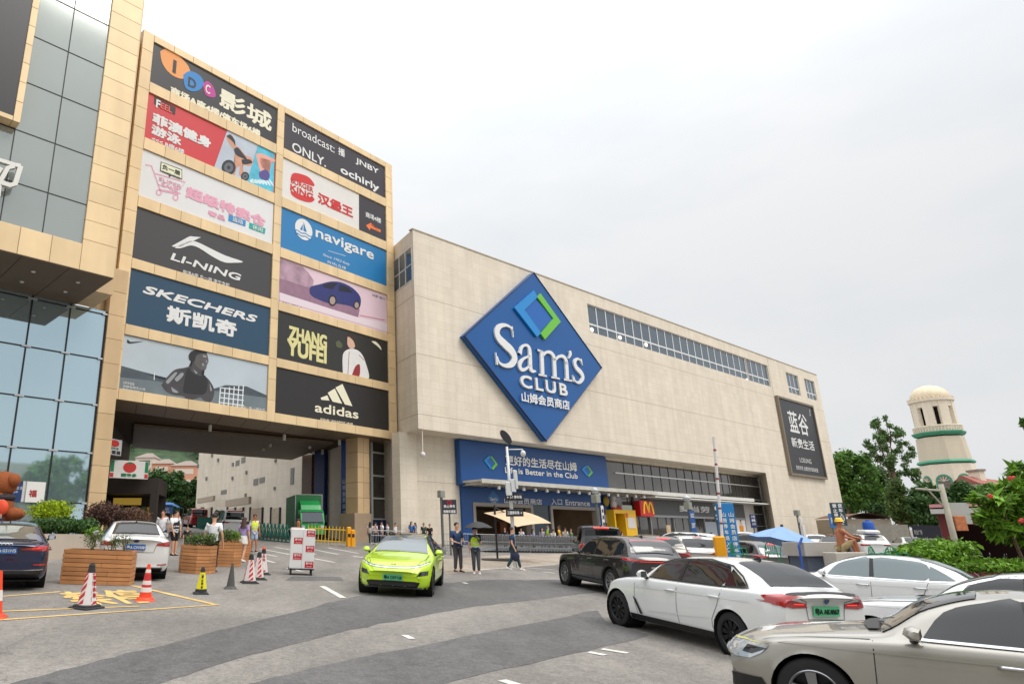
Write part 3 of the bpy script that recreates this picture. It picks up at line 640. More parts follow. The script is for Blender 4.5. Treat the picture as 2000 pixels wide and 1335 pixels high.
tops = [(BB[i][1]+BB[i+6][1])/2 for i in range(6)]; bots = [(BB[i][3]+BB[i+6][3])/2 for i in range(6)]
far_r, far_l = tl(at_z(600, 884, TZ0)), tl(at_z(256, 869.6, TZ0))
far_r = tl(at_z(640, 887, TZ0))
mb = MB()
fpt = [(TU0, -.55), (TU1, -.55), (TU1, 2.5), far_r, (far_l[0]-1.6, far_l[1]), (TU0-.8, .42)]
mb.poly([(x, y, TZ0+.02) for x, y in fpt][::-1]); mb.poly([(x, y, TZ1-.3) for x, y in fpt])
for i in range(6): a, b = fpt[i], fpt[(i+1) % 6]; mb.quad((a[0], a[1], TZ0+.02), (b[0], b[1], TZ0+.02), (b[0], b[1], TZ1-.3), (a[0], a[1], TZ1-.3))
mb.build('core', GAP, tow)
def panels(mb, u0, u1, z0, z1, y0, y1, nu, nz, mi=0, gap=.018):
    for i in range(nu):
        for j in range(nz):
            a, b = u0+(u1-u0)*i/nu, u0+(u1-u0)*(i+1)/nu; c, d = z0+(z1-z0)*j/nz, z0+(z1-z0)*(j+1)/nz
            mb.bbox(a+gap/2, b-gap/2, y0, y1, c+gap/2, d-gap/2, .012, mi)
mb = MB(); Y0, Y1 = -1.0, -.56
panels(mb, TU0, LU0, TZ0, TZ1, Y0, Y1, 1, 17); panels(mb, LU1, RU0, TZ0, TZ1, Y0, Y1, 1, 17); panels(mb, RU1, TU1, TZ0, TZ1, Y0, Y1, 1, 17)
edges = [(tops[0], TZ1)]+[(tops[i+1], bots[i]) for i in range(5)]+[(TZ0, bots[5])]
for lo, hi in edges: panels(mb, LU0, LU1, lo, hi, Y0, Y1, 7, 1); panels(mb, RU0, RU1, lo, hi, Y0, Y1, 6, 1)
panels(mb, TU1-.02, TU1+.20, TZ0, TZ1, -.99, 2.4, 1, 17)
mb.build('cladding', [GOLD], tow)
# soffit: tiled band in front, a large flat panel behind
mb = MB(); dv = Vector((far_l[0]-TU0, far_l[1]+.55)).normalized()
for i in range(12):
    a = TU0+(TU1-.5-TU0)*i/12; b = TU0+(TU1-.5-TU0)*(i+1)/12
    for j in range(1):
        y0, y1 = -.9, 2.3
        mb.add([(a+.02+dv.x*0, y0, TZ0+.0), (b-.02, y0, TZ0), (b-.02+dv.x*3, y1, TZ0), (a+.02+dv.x*3, y1, TZ0)], [(3, 2, 1, 0)])
mb.build('soffit_tile', M_('brown soffit tile', (132, 112, 92), .5, .1, var=.08, island=.08), tow)
mb = MB(); a0 = tl(at_z(262, 826.5, TZ0-.05)); a1 = tl(at_z(652.3, 861.5, TZ0-.05)); a2 = tl(at_z(569.8, 894.2, TZ0-.05)); a3 = tl(at_z(258.5, 869.6, TZ0-.05))
mb.prism([a0, a3, a2, a1][::-1], lambda x, y, t: (x, y, t), TZ0-.22, TZ0-.05); mb.build('soffit_panel', M_('brown ribbed soffit', (112, 96, 80), .6, var=.12, vs=2, stain=.1), tow)
lm = M_('soffit lamp', (226, 224, 218), .4)
for px, py in ((410, 838), (555, 856), (663, 866), (528, 869), (605, 873), (515, 877), (630, 884), (612, 884)):
    P = tl(at_z(px, py, TZ0-.3)); mb = MB(); mb.lathe([(.01, TZ0-.42), (.11, TZ0-.42), (.12, TZ0-.2), (.12, TZ0)], 10, c=(*P, 0)); mb.build('downlight', lm, tow, smooth=True, angle=40)
# legs under the block
mb = MB(); uc0 = T.at(699, 960, 0)[0]; uc1 = T.at(722, 960, 0)[0]
zb = gz(-.7, 50.4)-.2
for j in range(5):
    z0 = zb+2.2+(TZ0-zb-2.2)*j/5; z1 = zb+2.2+(TZ0-zb-2.2)*(j+1)/5
    mb.bbox(uc0, (uc0+uc1)/2-.01, 0, 1.3, z0+.01, z1-.01, .01); mb.bbox((uc0+uc1)/2+.01, uc1, 0, 1.3, z0+.01, z1-.01, .01)
mb.bbox(uc0-.45, uc1+.05, -.12, 1.5, zb-1, zb+2.2, .01, 1); mb.build('column', [GOLD2, M_('stone plinth', (168, 146, 122), .7, var=.1, stain=.1)], tow)
mb = MB()
for j in range(27): z0 = -.5+1.22*j; z1 = z0+1.22; mb.bbox(TU0-.85, TU0-.03, -.75, .4, z0+.01, z1-.01, .01)
mb.build('pier', GOLD2, tow)
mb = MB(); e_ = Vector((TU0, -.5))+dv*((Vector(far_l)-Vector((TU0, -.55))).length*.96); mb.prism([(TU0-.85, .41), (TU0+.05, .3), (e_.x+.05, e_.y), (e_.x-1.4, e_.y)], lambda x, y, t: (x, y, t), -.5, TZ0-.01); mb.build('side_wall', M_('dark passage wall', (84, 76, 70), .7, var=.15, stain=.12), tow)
# narrow glazed strip between the column and the stone building
sg = thing('stair_glazing', 'narrow tall glazed strip with white bars between the gold column and stone wall', 'window wall', T.mat())
g0, g1 = T.at(726, 960, -1.2)[0], T.at(764, 960, -1.2)[0]
mb = MB(); mb.box(g0, g1, 1.25, 1.32, -1, TZ0-.02); mb.build('pane', DARKGL, sg)
mb = MB(); mb.box(g1-.02, g1+.36, .95, 1.24, -1, TZ0-.02); mb.box(g0-.1, g0+.06, 1.1, 1.24, -1, TZ0-.02)
for y_ in (884.8, 929.5, 973, 1013.5): z = T.at(745, y_, -1.2)[1]; mb.box(g0+.06, g1-.02, 1.14, 1.24, z-.06, z+.06)
mb.build('frame', ALU, sg)
mb = MB(); a_ = T.at(727, 1014, -1); mb.box(g0, g1+.1, 1.0, 1.1, 0, a_[1]); mb.build('navy_panel', M_('navy board', (28, 44, 92), .5), sg)
u, z = T.at(757, 906, -1.2); mb = MB(); mb.ball((u, 1.16, z), (.32, .05, .20), 12, 6); mb.build('lamp', LAMPW, sg, smooth=True)
# passage walls between: blue advertising banners and brown piers on the side of the stone building
bn = M_('blue banner', (20, 74, 156), .5, var=.05)
def vslab(name, label, cat, px0, px1, Yd, mat, yt=870, yb=1064, thick=.5, parent=None):
    A = at_depth(px0, 960, Yd[0]); B = at_depth(px1, 960, Yd[1]); d = (B-A); d.z = 0; L = d.length
    Mx = Matrix.Translation((A.x, A.y, 0)) @ Matrix.Rotation(atan2(d.y, d.x), 4, 'Z')
    return Mx, L
def slab_thing(name, label, cat, px0, px1, Y0_, Y1_, mat, z0=0.5, z1=9.4, thick=.4, text=None):
    Mx, L = vslab(name, label, cat, px0, px1, (Y0_, Y1_), mat)
    t = thing(name, label, cat, Mx); mb = MB(); mb.box(0, L, 0, thick, z0, z1); mb.build('sheet' if 'banner' in name else 'body', mat, t)
    if text:
        m2 = MB()
        n = len(text)
        for i, ch in enumerate(text):
            zt = z0+(z1-z0)*.68-i*(z1-z0)*.052; write(m2, ch, L*.12, zt-.36, L*.12+.36, zt, -.01)
        m2.build('lettering', WHITE, t)
    return t
slab_thing('wall_banner', 'long blue banner with a vertical line of white characters beside the gold column', 'banner', 666, 693, 52.5, 51.2, bn, text='山姆会员商店欢迎您的光临')
slab_thing('wall_banner', 'dark blue banner further back in the passage, between brown pier and stone recess', 'banner', 613, 633, 58.5, 57.6, M_('dark blue banner', (20, 52, 112), .5))
slab_thing('wall_pier', 'brown clad pier at the mouth of the passage beside the dark blue banner', 'pier', 589, 608, 61, 60, M_('brown pier', (104, 78, 58), .5, .1, var=.1, stain=.1))
slab_thing('wall_panel', 'recessed stone wall panel between the two blue banners in the passage', 'wall', 632, 668, 59, 54.5, STONE, z0=-.5, z1=9.45)
# windows, vents and canopies on the long passage wall
def pw(px, py): d = ray(px, py); t = (B_far-CAMP).dot(nrm)/d.dot(nrm); return CAMP+d*t
pside = nrm if nrm.dot(CAMP-B_far) > 0 else -nrm
def wall_rect(name, x0, y0, x1, y1, mat, proud=.05, parent=sam):
    a, b, c, d = (pw(*q)+pside*proud for q in ((x0, y0), (x1, y0), (x1, y1), (x0, y1)))
    a.z = b.z = (a.z+b.z)/2; c.z = d.z = (c.z+d.z)/2; c.x, c.y = b.x, b.y; d.x, d.y = a.x, a.y
    mb = MB(); k = pside*.3
    mb.add([sl(v, 1)[:2]+(v.z,) for v in (a, b, c, d, a-k, b-k, c-k, d-k)], [(3, 2, 1, 0), (0, 1, 5, 4), (1, 2, 6, 5), (2, 3, 7, 6), (3, 0, 4, 7)])
    return mb.build(name, mat, parent)
Z6 = lambda x, y: (360+x/3.814, 830+y/3.814)
LOUV = M_('grey louvre', (126, 124, 120), .6, var=.2, vs=9)
for x0, y0, x1, y1 in ((518, 398, 552, 445), (562, 388, 600, 428), (385, 262, 412, 300), (428, 238, 456, 278), (795, 318, 820, 440), (276, 482, 316, 512)): wall_rect('window', *Z6(x0, y0), *Z6(x1, y1), LOUV)
for x, y in ((210, 225), (255, 260), (365, 292), (168, 398), (362, 395), (466, 352), (676, 470), (460, 520), (104, 305), (683, 265)): wall_rect('vent_cover', *Z6(x-5, y-13), *Z6(x+5, y+11), LOUV, .12)
for x0, y0, x1, y1 in ((410, 548, 590, 600), (192, 538, 312, 574)): wall_rect('dock_canopy', *Z6(x0, y0), *Z6(x1, y1), M_('concrete canopy', (170, 156, 138), .8, var=.1), 1.6)
SHUT = M_('dock shutter', (188, 172, 150), .7, var=.12, stain=.1)
for x0, x1 in ((330, 380), (390, 442), (500, 585), (655, 715), (150, 205), (90, 130)):
    wall_rect('dock_door', *Z6(x0, 616), *Z6(x1, 735), SHUT, .06)
    wall_rect('door_post', *Z6(x0-7, 610), *Z6(x0, 735), DKM, .15); wall_rect('door_post', *Z6(x1, 610), *Z6(x1+7, 735), DKM, .15)

# ---------------------------------------------------------------- billboards
def board(i, label, rgb, mat=None):
    u0, z1, u1, z0 = BB[i]; u0, u1 = (LU0, LU1) if i < 6 else (RU0, RU1); z1, z0 = tops[i % 6], bots[i % 6]
    t = thing('billboard', label, 'billboard', T.mat(), 'billboards on the gold block')
    mb = MB(); mb.box(u0+.02, u1-.02, -BO, -.552, z0+.02, z1-.02); mb.build('panel', mat or M_('board %d %d %d' % rgb, rgb, .42, var=.03, vs=.5), t)
    return t, (u0, u1, z0, z1)
BY = -BO-.015
Za = lambda x, y: (270+x/3.178, 60+y/3.178)
Zb = lambda x, y: (220+x/2.902, 400+y/2.902)
def tx(mb, body, Zf, xl, yt, yb, xr, mi=0, y=BY, **k): u0, z0, u1, z1 = span(T, BO, *Zf(xl, yt), Zf(0, yb)[1], Zf(xr, 0)[0]); write(mb, body, u0, z0, u1, z1, y, mi, **k)
def pt(Zf, pts): return [T.at(*Zf(*p), BO) for p in pts]
def shape(mb, Zf, pts, mi=0, y=BY):
    P = pt(Zf, pts); a = sum(P[i][0]*P[(i+1) % len(P)][1]-P[(i+1) % len(P)][0]*P[i][1] for i in range(len(P)))
    if a < 0: P = P[::-1]
    b = bmesh.new(); f = b.faces.new([b.verts.new((x, y, z)) for x, z in P]); bmesh.ops.triangulate(b, faces=[f]); b.verts.index_update()
    mb.add([v.co[:] for v in b.verts], [[v.index for v in f.verts] for f in b.faces], mi); b.free()
def blob(Zf, pts, k=5): 
    q = spline(list(pts)+[pts[0]], k)[:-1]; return [tuple(p) for p in q]
CREAM = M_('cream print', (238, 232, 206), .5)
# 1 cinema
t, r = board(0, 'dark billboard with three coloured ovals and cinema characters, top left of the gold block', (42, 42, 46))
mb = MB()
shape(mb, Za, blob(Za, [(135, 130), (185, 112), (255, 160), (312, 225), (318, 275), (270, 300), (200, 270), (150, 205)]), 0)
shape(mb, Za, blob(Za, [(278, 275), (320, 252), (375, 275), (405, 320), (385, 365), (335, 378), (290, 350)]), 1, BY-.004)
shape(mb, Za, blob(Za, [(400, 330), (430, 315), (465, 350), (480, 405), (455, 415), (415, 395)]), 2, BY-.002)
mb.build('oval', [M_('print orange', (240, 160, 86), .5), M_('print blue', (34, 130, 200), .5), M_('print magenta', (188, 50, 148), .5)], t)
mb = MB(); tx(mb, 'I', Za, 218, 180, 262, 232, 1, BY-.01, bold=.04); tx(mb, 'D', Za, 312, 285, 345, 358, 1, BY-.01, bold=.03); tx(mb, 'C', Za, 418, 330, 385, 445, 0, BY-.01, bold=.02)
tx(mb, '影城', Za, 508, 350, 470, 832, 0, bold=.03); tx(mb, '商场A座4楼/停车场6楼', Za, 202, 342, 395, 768, 0, bold=.05)
mb.build('lettering', [CREAM, M_('print dark', (52, 42, 38), .5)], t)
# 2 gym
t, r = board(1, 'red billboard with gym characters and sports photographs on its right part', (206, 52, 58))
mb = MB(); u0, u1, z0, z1 = r
shape(mb, Za, [(552, 618), (745, 712), (672, 945), (470, 850)], 0); shape(mb, Za, [(742, 710), (846, 760), (838, 1005), (672, 945)], 1)
shape(mb, Za, blob(Za, [(545, 668), (555, 650), (580, 648), (598, 690), (606, 715), (630, 730), (660, 770), (700, 790), (712, 820), (690, 840), (645, 835), (655, 880), (640, 905), (625, 890), (630, 840), (605, 860), (600, 895), (588, 890), (600, 800), (592, 740), (565, 705)]), 2, BY-.004)
shape(mb, Za, blob(Za, [(545, 655), (570, 646), (598, 680), (600, 712), (585, 690)]), 3, BY-.006); shape(mb, Za, blob(Za, [(592, 738), (615, 725), (650, 765), (675, 800), (640, 790), (605, 770)]), 3, BY-.006); shape(mb, Za, blob(Za, [(640, 800), (690, 800), (705, 822), (650, 830)]), 3, BY-.006)
for cx, cy, rr in ((560, 850, 44), (662, 905, 26)):
    shape(mb, Za, [(cx+rr*cos(a*.4), cy+rr*1.1*sin(a*.4)) for a in range(16)], 3, BY-.008); shape(mb, Za, [(cx+rr*.65*cos(a*.4), cy+rr*.7*sin(a*.4)) for a in range(16)], 4, BY-.010); shape(mb, Za, [(cx+rr*.25*cos(a*.4), cy+rr*.28*sin(a*.4)) for a in range(16)], 3, BY-.012)
shape(mb, Za, blob(Za, [(730, 770), (760, 762), (845, 800), (840, 815), (770, 790), (755, 800), (770, 850), (800, 870), (812, 900), (780, 900), (752, 860)]), 5, BY-.004); shape(mb, Za, blob(Za, [(748, 880), (790, 862), (815, 895), (800, 930), (755, 915)]), 6, BY-.006)
for k in range(7): x = 690+k*20; shape(mb, Za, blob(Za, [(x, 930-k*2), (x+22, 920+k*4), (x+30, 945+k*4), (x+6, 940)]), 7, BY-.003)
mb.build('picture', [M_('print grey', (186, 196, 208), .5, var=.12, vs=.7), M_('print water', (84, 190, 216), .5, var=.25, vs=1.4), M_('print skin', (206, 150, 122), .5, var=.12), M_('print near black', (36, 38, 46), .5), M_('print mid grey', (96, 100, 108), .5), M_('print pale skin', (232, 168, 150), .5), M_('print violet', (86, 70, 140), .5), M_('print foam', (214, 236, 240), .5)], t)
mb = MB(); shape(mb, Za, [(100, 405), (232, 478), (228, 525), (98, 455)], 1, BY); mb.build('badge', [CREAM, M_('badge black', (60, 34, 34), .5)], t)
mb = MB(); tx(mb, 'F', Za, 112, 425, 478, 135, 0, BY-.01, bold=.04); tx(mb, 'EEL', Za, 140, 445, 482, 210, 1, BY-.01, bold=.04); tx(mb, '菲澳健身', Za, 92, 505, 575, 460, bold=.05); tx(mb, '游泳', Za, 84, 578, 640, 270, bold=.05); tx(mb, '<<< B座6楼', Za, 84, 652, 685, 290, bold=.03)
mb.build('lettering', [WHITE, M_('print light red', (236, 96, 86), .5)], t)
# 3 outlet sale
t, r = board(2, 'white billboard with a pink shopping cart and pink sale characters', (226, 226, 226))
PINK = M_('print pink', (234, 168, 190), .5)
mb = MB()
def line(mb, Zf, pts, wpx, mi=0, y=BY): P = pt(Zf, pts); brush(mb, P, wpx*.0125, y, mi)
line(mb, Za, [(45, 832), (82, 838), (135, 985), (262, 1010)], 7); line(mb, Za, [(100, 885), (290, 940), (255, 985), (120, 955)], 6); line(mb, Za, [(135, 985), (128, 990), (250, 1018)], 5)
for cx, cy in ((128, 1003), (232, 1035)): line(mb, Za, [(cx+15*cos(a*.524), cy+17*sin(a*.524)) for a in range(13)], 7)
mb.build('cart_drawing', PINK, t)
mb = MB(); shape(mb, Za, [(140, 812), (272, 862), (272, 925), (205, 900), (188, 915), (190, 895), (134, 872)], 0, BY); shape(mb, Za, [(144, 818), (268, 866), (268, 918), (140, 868)], 1, BY-.003); mb.build('speech_badge', [M_('print dark olive', (62, 62, 44), .5), M_('print pale yellow', (232, 232, 200), .5)], t)
mb = MB(); tx(mb, '负一层', Za, 150, 828, 858, 262, 1, BY-.01, bold=.03); tx(mb, 'WAREHOUSE', Za, 148, 866, 882, 262, 1, BY-.01); tx(mb, 'SUPER', Za, 130, 905, 930, 272, 0, bold=.02); tx(mb, 'SALE', Za, 145, 938, 965, 248, 0, bold=.02)
tx(mb, '超级特卖仓', Za, 298, 960, 1035, 795, 0, bold=.05); tx(mb, '奢品', Za, 435, 1112, 1145, 540, 0, BY-.004, bold=.05)
shape(mb, Za, [(562, 1140), (668, 1178), (664, 1215), (558, 1180)], 2, BY-.002); shape(mb, Za, [(690, 1190), (790, 1228), (784, 1262), (686, 1226)], 3, BY-.002)
tx(mb, '运动', Za, 585, 1152, 1182, 648, 4, BY-.01, bold=.02); tx(mb, '休闲', Za, 708, 1202, 1230, 772, 4, BY-.01, bold=.02)
mb.build('lettering', [PINK, _mats['print dark olive'], M_('print sky', (46, 140, 200), .5), M_('print teal', (24, 168, 158), .5), WHITE], t)
# 4 sportswear with swoosh-like flag
t, r = board(3, 'charcoal billboard with a white flag shaped mark above wide white capitals', (66, 65, 66))
mb = MB(); shape(mb, Zb, [(333, 234), (425, 184), (440, 178), (500, 184), (470, 198), (385, 238), (345, 238)]); shape(mb, Zb, blob(Zb, [(350, 244), (420, 210), (470, 208), (560, 250), (640, 288), (738, 322), (690, 328), (630, 325), (560, 290), (490, 245), (440, 230), (385, 246)], 3))
mb.build('mark', WHITE, t)
mb = MB(); tx(mb, 'LI-NING', Zb, 330, 268, 312, 732, bold=.045, shear=.15); tx(mb, '商场A座 负一层 李宁专柜', Zb, 398, 366, 388, 665, bold=.01); mb.build('lettering', WHITE, t)
# 5 shoes
t, r = board(4, 'dark teal blue billboard with slanted white capitals above three white characters', (36, 72, 98))
mb = MB(); tx(mb, 'SKECHERS', Zb, 173, 452, 500, 825, bold=.06, shear=.22); tx(mb, '斯凯奇', Zb, 310, 565, 662, 705, bold=.045); mb.build('lettering', WHITE, t)
# 6 runner photograph
t, r = board(5, 'grey blue photographic billboard of an athlete in a dark top beside goal nets', (196, 208, 216), M_('print pale sky', (186, 198, 206), .5, var=.10, vs=.35))
mb = MB()
shape(mb, Zb, [(38, 908), (170, 945), (260, 985), (420, 1010), (560, 1045), (640, 1020), (760, 1028), (872, 1078), (872, 1168), (560, 1118), (32, 1045)], 0)
shape(mb, Zb, [(36, 975), (260, 1000), (560, 1050), (872, 1092), (872, 1168), (560, 1118), (32, 1045)], 1, BY-.003)
shape(mb, Zb, blob(Zb, [(275, 1020), (300, 985), (350, 935), (410, 922), (450, 905), (446, 872), (430, 855), (448, 828), (490, 822), (530, 840), (540, 880), (530, 915), (510, 938), (505, 958), (545, 990), (575, 1050), (560, 1110), (520, 1110), (500, 1090), (430, 1108), (400, 1085), (340, 1075), (300, 1055)]), 2, BY-.006)
shape(mb, Zb, blob(Zb, [(415, 945), (430, 925), (452, 950), (495, 970), (520, 965), (538, 1000), (528, 1060), (500, 1075), (440, 1070), (400, 1060), (405, 1000)]), 3, BY-.009)
shape(mb, Zb, blob(Zb, [(458, 856), (490, 840), (526, 840), (540, 868), (541, 892), (532, 902), (530, 925), (514, 938), (488, 926), (466, 902)]), 6, BY-.009); shape(mb, Zb, blob(Zb, [(430, 856), (447, 834), (482, 819), (516, 822), (534, 840), (505, 842), (474, 852), (464, 884), (450, 888), (434, 876)]), 3, BY-.012)
for q in ([(512, 850), (530, 856), (528, 864), (510, 860)], [(526, 880), (536, 886), (530, 893)], [(505, 895), (518, 905), (508, 912)], [(455, 930), (478, 950), (470, 956)], [(330, 1030), (372, 1062), (340, 1060)], [(548, 1010), (562, 1048), (552, 1052)]): shape(mb, Zb, blob(Zb, q), 4, BY-.014)
for q in ([(300, 1000), (350, 950), (362, 958), (315, 1012)], [(495, 862), (525, 868), (520, 885), (500, 880)], [(350, 985), (390, 950), (400, 965), (365, 1000)]): shape(mb, Zb, blob(Zb, q), 4, BY-.008)
for k in range(6): x = 610+k*26; line(mb, Zb, [(x, 1040-k*4), (x-8, 1135+k*3)], 6, 5, BY-.010)
for k in range(4): y = 1035+k*28; line(mb, Zb, [(605, y), (742, y+16)], 5, 5, BY-.011)
line(mb, Zb, [(236, 948), (234, 992)], 4, 5, BY-.007)
mb.build('picture', [M_('print tree grey', (74, 84, 92), .5, var=.35, vs=.9), M_('print field', (110, 122, 128), .5, var=.22, vs=.7), M_('print dark skin', (70, 68, 70), .45, var=.25, vs=1.2), M_('print top black', (38, 38, 42), .5), M_('print highlight', (150, 152, 156), .5), M_('print white line', (226, 230, 232), .5), M_('print face dark', (92, 88, 88), .45, var=.3, vs=2.5)], t)
mb = MB(); shape(mb, Zb, blob(Zb, [(84, 760), (82, 778), (100, 785), (172, 773), (105, 776), (94, 772)], 4), 1, BY-.004); mb.build('mark', [WHITE, M_('print ink', (34, 38, 44), .5)], t)
mb = MB(); tx(mb, '以跑步说话', Zb, 58, 998, 1014, 122, y=BY-.01, bold=.01); tx(mb, '突破极限无止境', Zb, 58, 1018, 1032, 185, y=BY-.01); tx(mb, 'Find your pace', Zb, 58, 1036, 1048, 150, y=BY-.01); tx(mb, '商场A座一层 二楼专卖', Zb, 690, 1128, 1142, 862, y=BY-.014)
mb.build('lettering', WHITE, t)
# 7 fashion names
t, r = board(6, 'dark plum billboard with four white fashion names, top right of the gold block', (52, 46, 54))
mb = MB(); tx(mb, 'broadcast:', Za, 957, 572, 625, 1218, bold=.005); tx(mb, '播', Za, 1240, 720, 768, 1282, bold=.02); tx(mb, 'ONLY.', Za, 955, 688, 745, 1165, bold=.02); tx(mb, 'JNBY', Za, 1348, 785, 828, 1490, bold=.03); tx(mb, 'ochirly', Za, 1255, 835, 895, 1492, bold=.035)
mb.build('lettering', WHITE, t)
# 8 burgers
t, r = board(7, 'cream billboard with a red bun mark and red characters, dark strip with orange arrow', (226, 222, 216))
RED = M_('print red', (208, 44, 42), .5); u0, u1, z0, z1 = r
mb = MB(); us = T.at(*Za(1370, 1100), BO)[0]; mb.quad((us, BY, z0+.03), (u1-.03, BY, z0+.03), (u1-.03, BY, z1-.03), (us, BY, z1-.03)); mb.build('side_panel', M_('print plum', (50, 46, 52), .5), t)
mb = MB(); shape(mb, Za, blob(Za, [(944, 925), (955, 890), (985, 884), (1050, 905), (1085, 940), (1088, 965), (1015, 942)], 5)); shape(mb, Za, blob(Za, [(946, 992), (1015, 1020), (1090, 1040), (1080, 1062), (1040, 1062), (985, 1042), (950, 1015)], 5)); mb.build('bun_mark', RED, t)
mb = MB(); tx(mb, 'BURGER', Za, 948, 912, 944, 1087, bold=.03); tx(mb, 'KING', Za, 944, 950, 990, 1087, bold=.05); tx(mb, '汉堡王', Za, 1115, 1000, 1068, 1332, bold=.04); tx(mb, '商场4楼', Za, 1410, 1122, 1155, 1505, 1, BY-.01, bold=.02)
shape(mb, Za, [(1412, 1208), (1445, 1192), (1443, 1206), (1505, 1238), (1502, 1252), (1440, 1224), (1436, 1240)], 2, BY-.01)
mb.build('lettering', [RED, WHITE, M_('print arrow orange', (236, 120, 62), .5)], t)
# 9 sailing brand
t, r = board(8, 'bright blue billboard with a white round boat mark and white lower case name', (36, 124, 182))
mb = MB(); c = T.at(*Zb(1083, 140), BO); rx = abs(T.at(*Zb(1132, 140), BO)[0]-c[0]); disc(mb, c[0], c[1], rx, rx*1.0, BY); mb.build('mark', WHITE, t)
mb = MB(); mb.poly([(c[0]-.05*rx, BY-.004, c[1]-.15*rx), (c[0]+.35*rx, BY-.004, c[1]-.15*rx), (c[0]-.05*rx, BY-.004, c[1]+.75*rx)]); mb.poly([(c[0]-.45*rx, BY-.004, c[1]-.15*rx), (c[0]-.15*rx, BY-.004, c[1]-.15*rx), (c[0]-.12*rx, BY-.004, c[1]+.5*rx)])
for k in range(2): brush(mb, [(c[0]-rx*.95+i*rx*.19, c[1]-rx*(.38+.28*k)+.06*rx*sin(i*1.3)) for i in range(11)], rx*.1, BY-.004)
mb.build('boat_drawing', M_('print boat blue', (36, 124, 182), .5), t)
mb = MB(); tx(mb, 'navigare', Zb, 1150, 125, 200, 1478, bold=.025); tx(mb, 'Since 1962-Italy', Zb, 1190, 272, 292, 1345, shear=.3); tx(mb, '商场|五楼', Zb, 1215, 312, 332, 1322); line(mb, Zb, [(1222, 260), (1320, 290)], 3); mb.build('lettering', WHITE, t)
# 10 car
t, r = board(9, 'pink lilac billboard picturing a dark blue car beside mauve rocks', (226, 196, 208), M_('print lilac', (222, 196, 206), .5, var=.06, vs=.3))
mb = MB(); u0, u1, z0, z1 = r
shape(mb, Zb, [(945, 300), (1010, 325), (1070, 345), (1110, 385), (1140, 430), (1120, 480), (1115, 520), (945, 430)], 0)
shape(mb, Zb, [(945, 415), (1115, 470), (1400, 590), (1390, 640), (1240, 600), (945, 495)], 1, BY-.002)
shape(mb, Zb, [(945, 495), (1240, 590), (1400, 640), (1556, 672), (1556, 720), (945, 540)], 5, BY-.0025)
shape(mb, Zb, blob(Zb, [(1115, 478), (1125, 462), (1180, 448), (1232, 435), (1290, 438), (1345, 462), (1385, 495), (1405, 530), (1402, 575), (1380, 590), (1340, 572), (1270, 560), (1230, 560), (1150, 530), (1118, 505)], 4), 2, BY-.004)
shape(mb, Zb, [(1190, 455), (1238, 440), (1275, 446), (1245, 478), (1195, 468)], 3, BY-.006); shape(mb, Zb, [(1285, 450), (1335, 468), (1362, 500), (1280, 488)], 3, BY-.006)
for cx, cy, rr in ((1245, 542, 32), (1382, 568, 24)):
    shape(mb, Zb, [(cx+rr*.75*cos(a*.4), cy+rr*sin(a*.4)) for a in range(16)], 4, BY-.008); shape(mb, Zb, [(cx+rr*.5*cos(a*.4), cy+rr*.7*sin(a*.4)) for a in range(16)], 6, BY-.010)
line(mb, Zb, [(1400, 625), (1540, 652)], 4, 7, BY-.004)
mb.build('picture', [M_('print mauve rock', (172, 140, 156), .5, var=.35, vs=1.6), M_('print mauve ground', (150, 114, 134), .5, var=.12), M_('print car blue', (44, 50, 112), .4, var=.12), M_('print car glass', (24, 26, 44), .4), M_('print tyre', (24, 22, 30), .5), M_('print floor pink', (228, 212, 220), .5), M_('print wheel', (170, 150, 140), .5), M_('print streak', (208, 120, 140), .5)], t)
mb = MB(); tx(mb, '问界 新M7', Zb, 945, 512, 548, 1082, bold=.0); tx(mb, '鸿蒙 智行', Zb, 1470, 502, 516, 1545); tx(mb, '商场A座1楼汽车体验中心', Zb, 1410, 662, 672, 1552); mb.build('lettering', M_('print text grey', (84, 88, 92), .5), t)
# 11 swimmer
t, r = board(10, 'dark olive billboard with cream capitals and a woman in a white jacket', (44, 44, 42))
mb = MB(); shape(mb, Zb, blob(Zb, [(1305, 970), (1302, 880), (1310, 835), (1345, 815), (1385, 822), (1415, 850), (1435, 900), (1452, 960), (1446, 985), (1400, 980)], 3), 0); shape(mb, Zb, blob(Zb, [(1330, 750), (1345, 736), (1368, 740), (1378, 770), (1370, 808), (1345, 812), (1330, 790)], 4), 1, BY-.003); shape(mb, Zb, blob(Zb, [(1330, 745), (1350, 732), (1378, 745), (1385, 790), (1378, 815), (1366, 775), (1345, 752)], 4), 2, BY-.006)
shape(mb, Zb, blob(Zb, [(1355, 965), (1375, 915), (1400, 905), (1396, 975)], 3), 3, BY-.003); line(mb, Zb, [(1340, 830), (1332, 965)], 4, 3, BY-.004); line(mb, Zb, [(1395, 850), (1425, 880)], 4, 3, BY-.004)
shape(mb, Zb, blob(Zb, [(1466, 772), (1490, 775), (1515, 800), (1522, 822), (1500, 800), (1480, 785)], 4), 5, BY-.003); shape(mb, Zb, blob(Zb, [(1262, 780), (1280, 768), (1300, 790), (1296, 810), (1270, 806)], 3), 4, BY-.003)
mb.build('picture', [M_('print jacket', (224, 222, 220), .5, var=.05), M_('print face', (216, 176, 152), .5), M_('print hair', (56, 40, 34), .5), M_('print maroon', (150, 40, 48), .5), M_('print olive', (86, 92, 62), .5), CREAM], t)
KH = M_('print khaki', (222, 214, 150), .5)
mb = MB(); tx(mb, 'ZHANG', Zb, 998, 682, 765, 1214, bold=.05); tx(mb, 'YUFEI', Zb, 988, 755, 850, 1212, bold=.05); mb.build('lettering', KH, t)
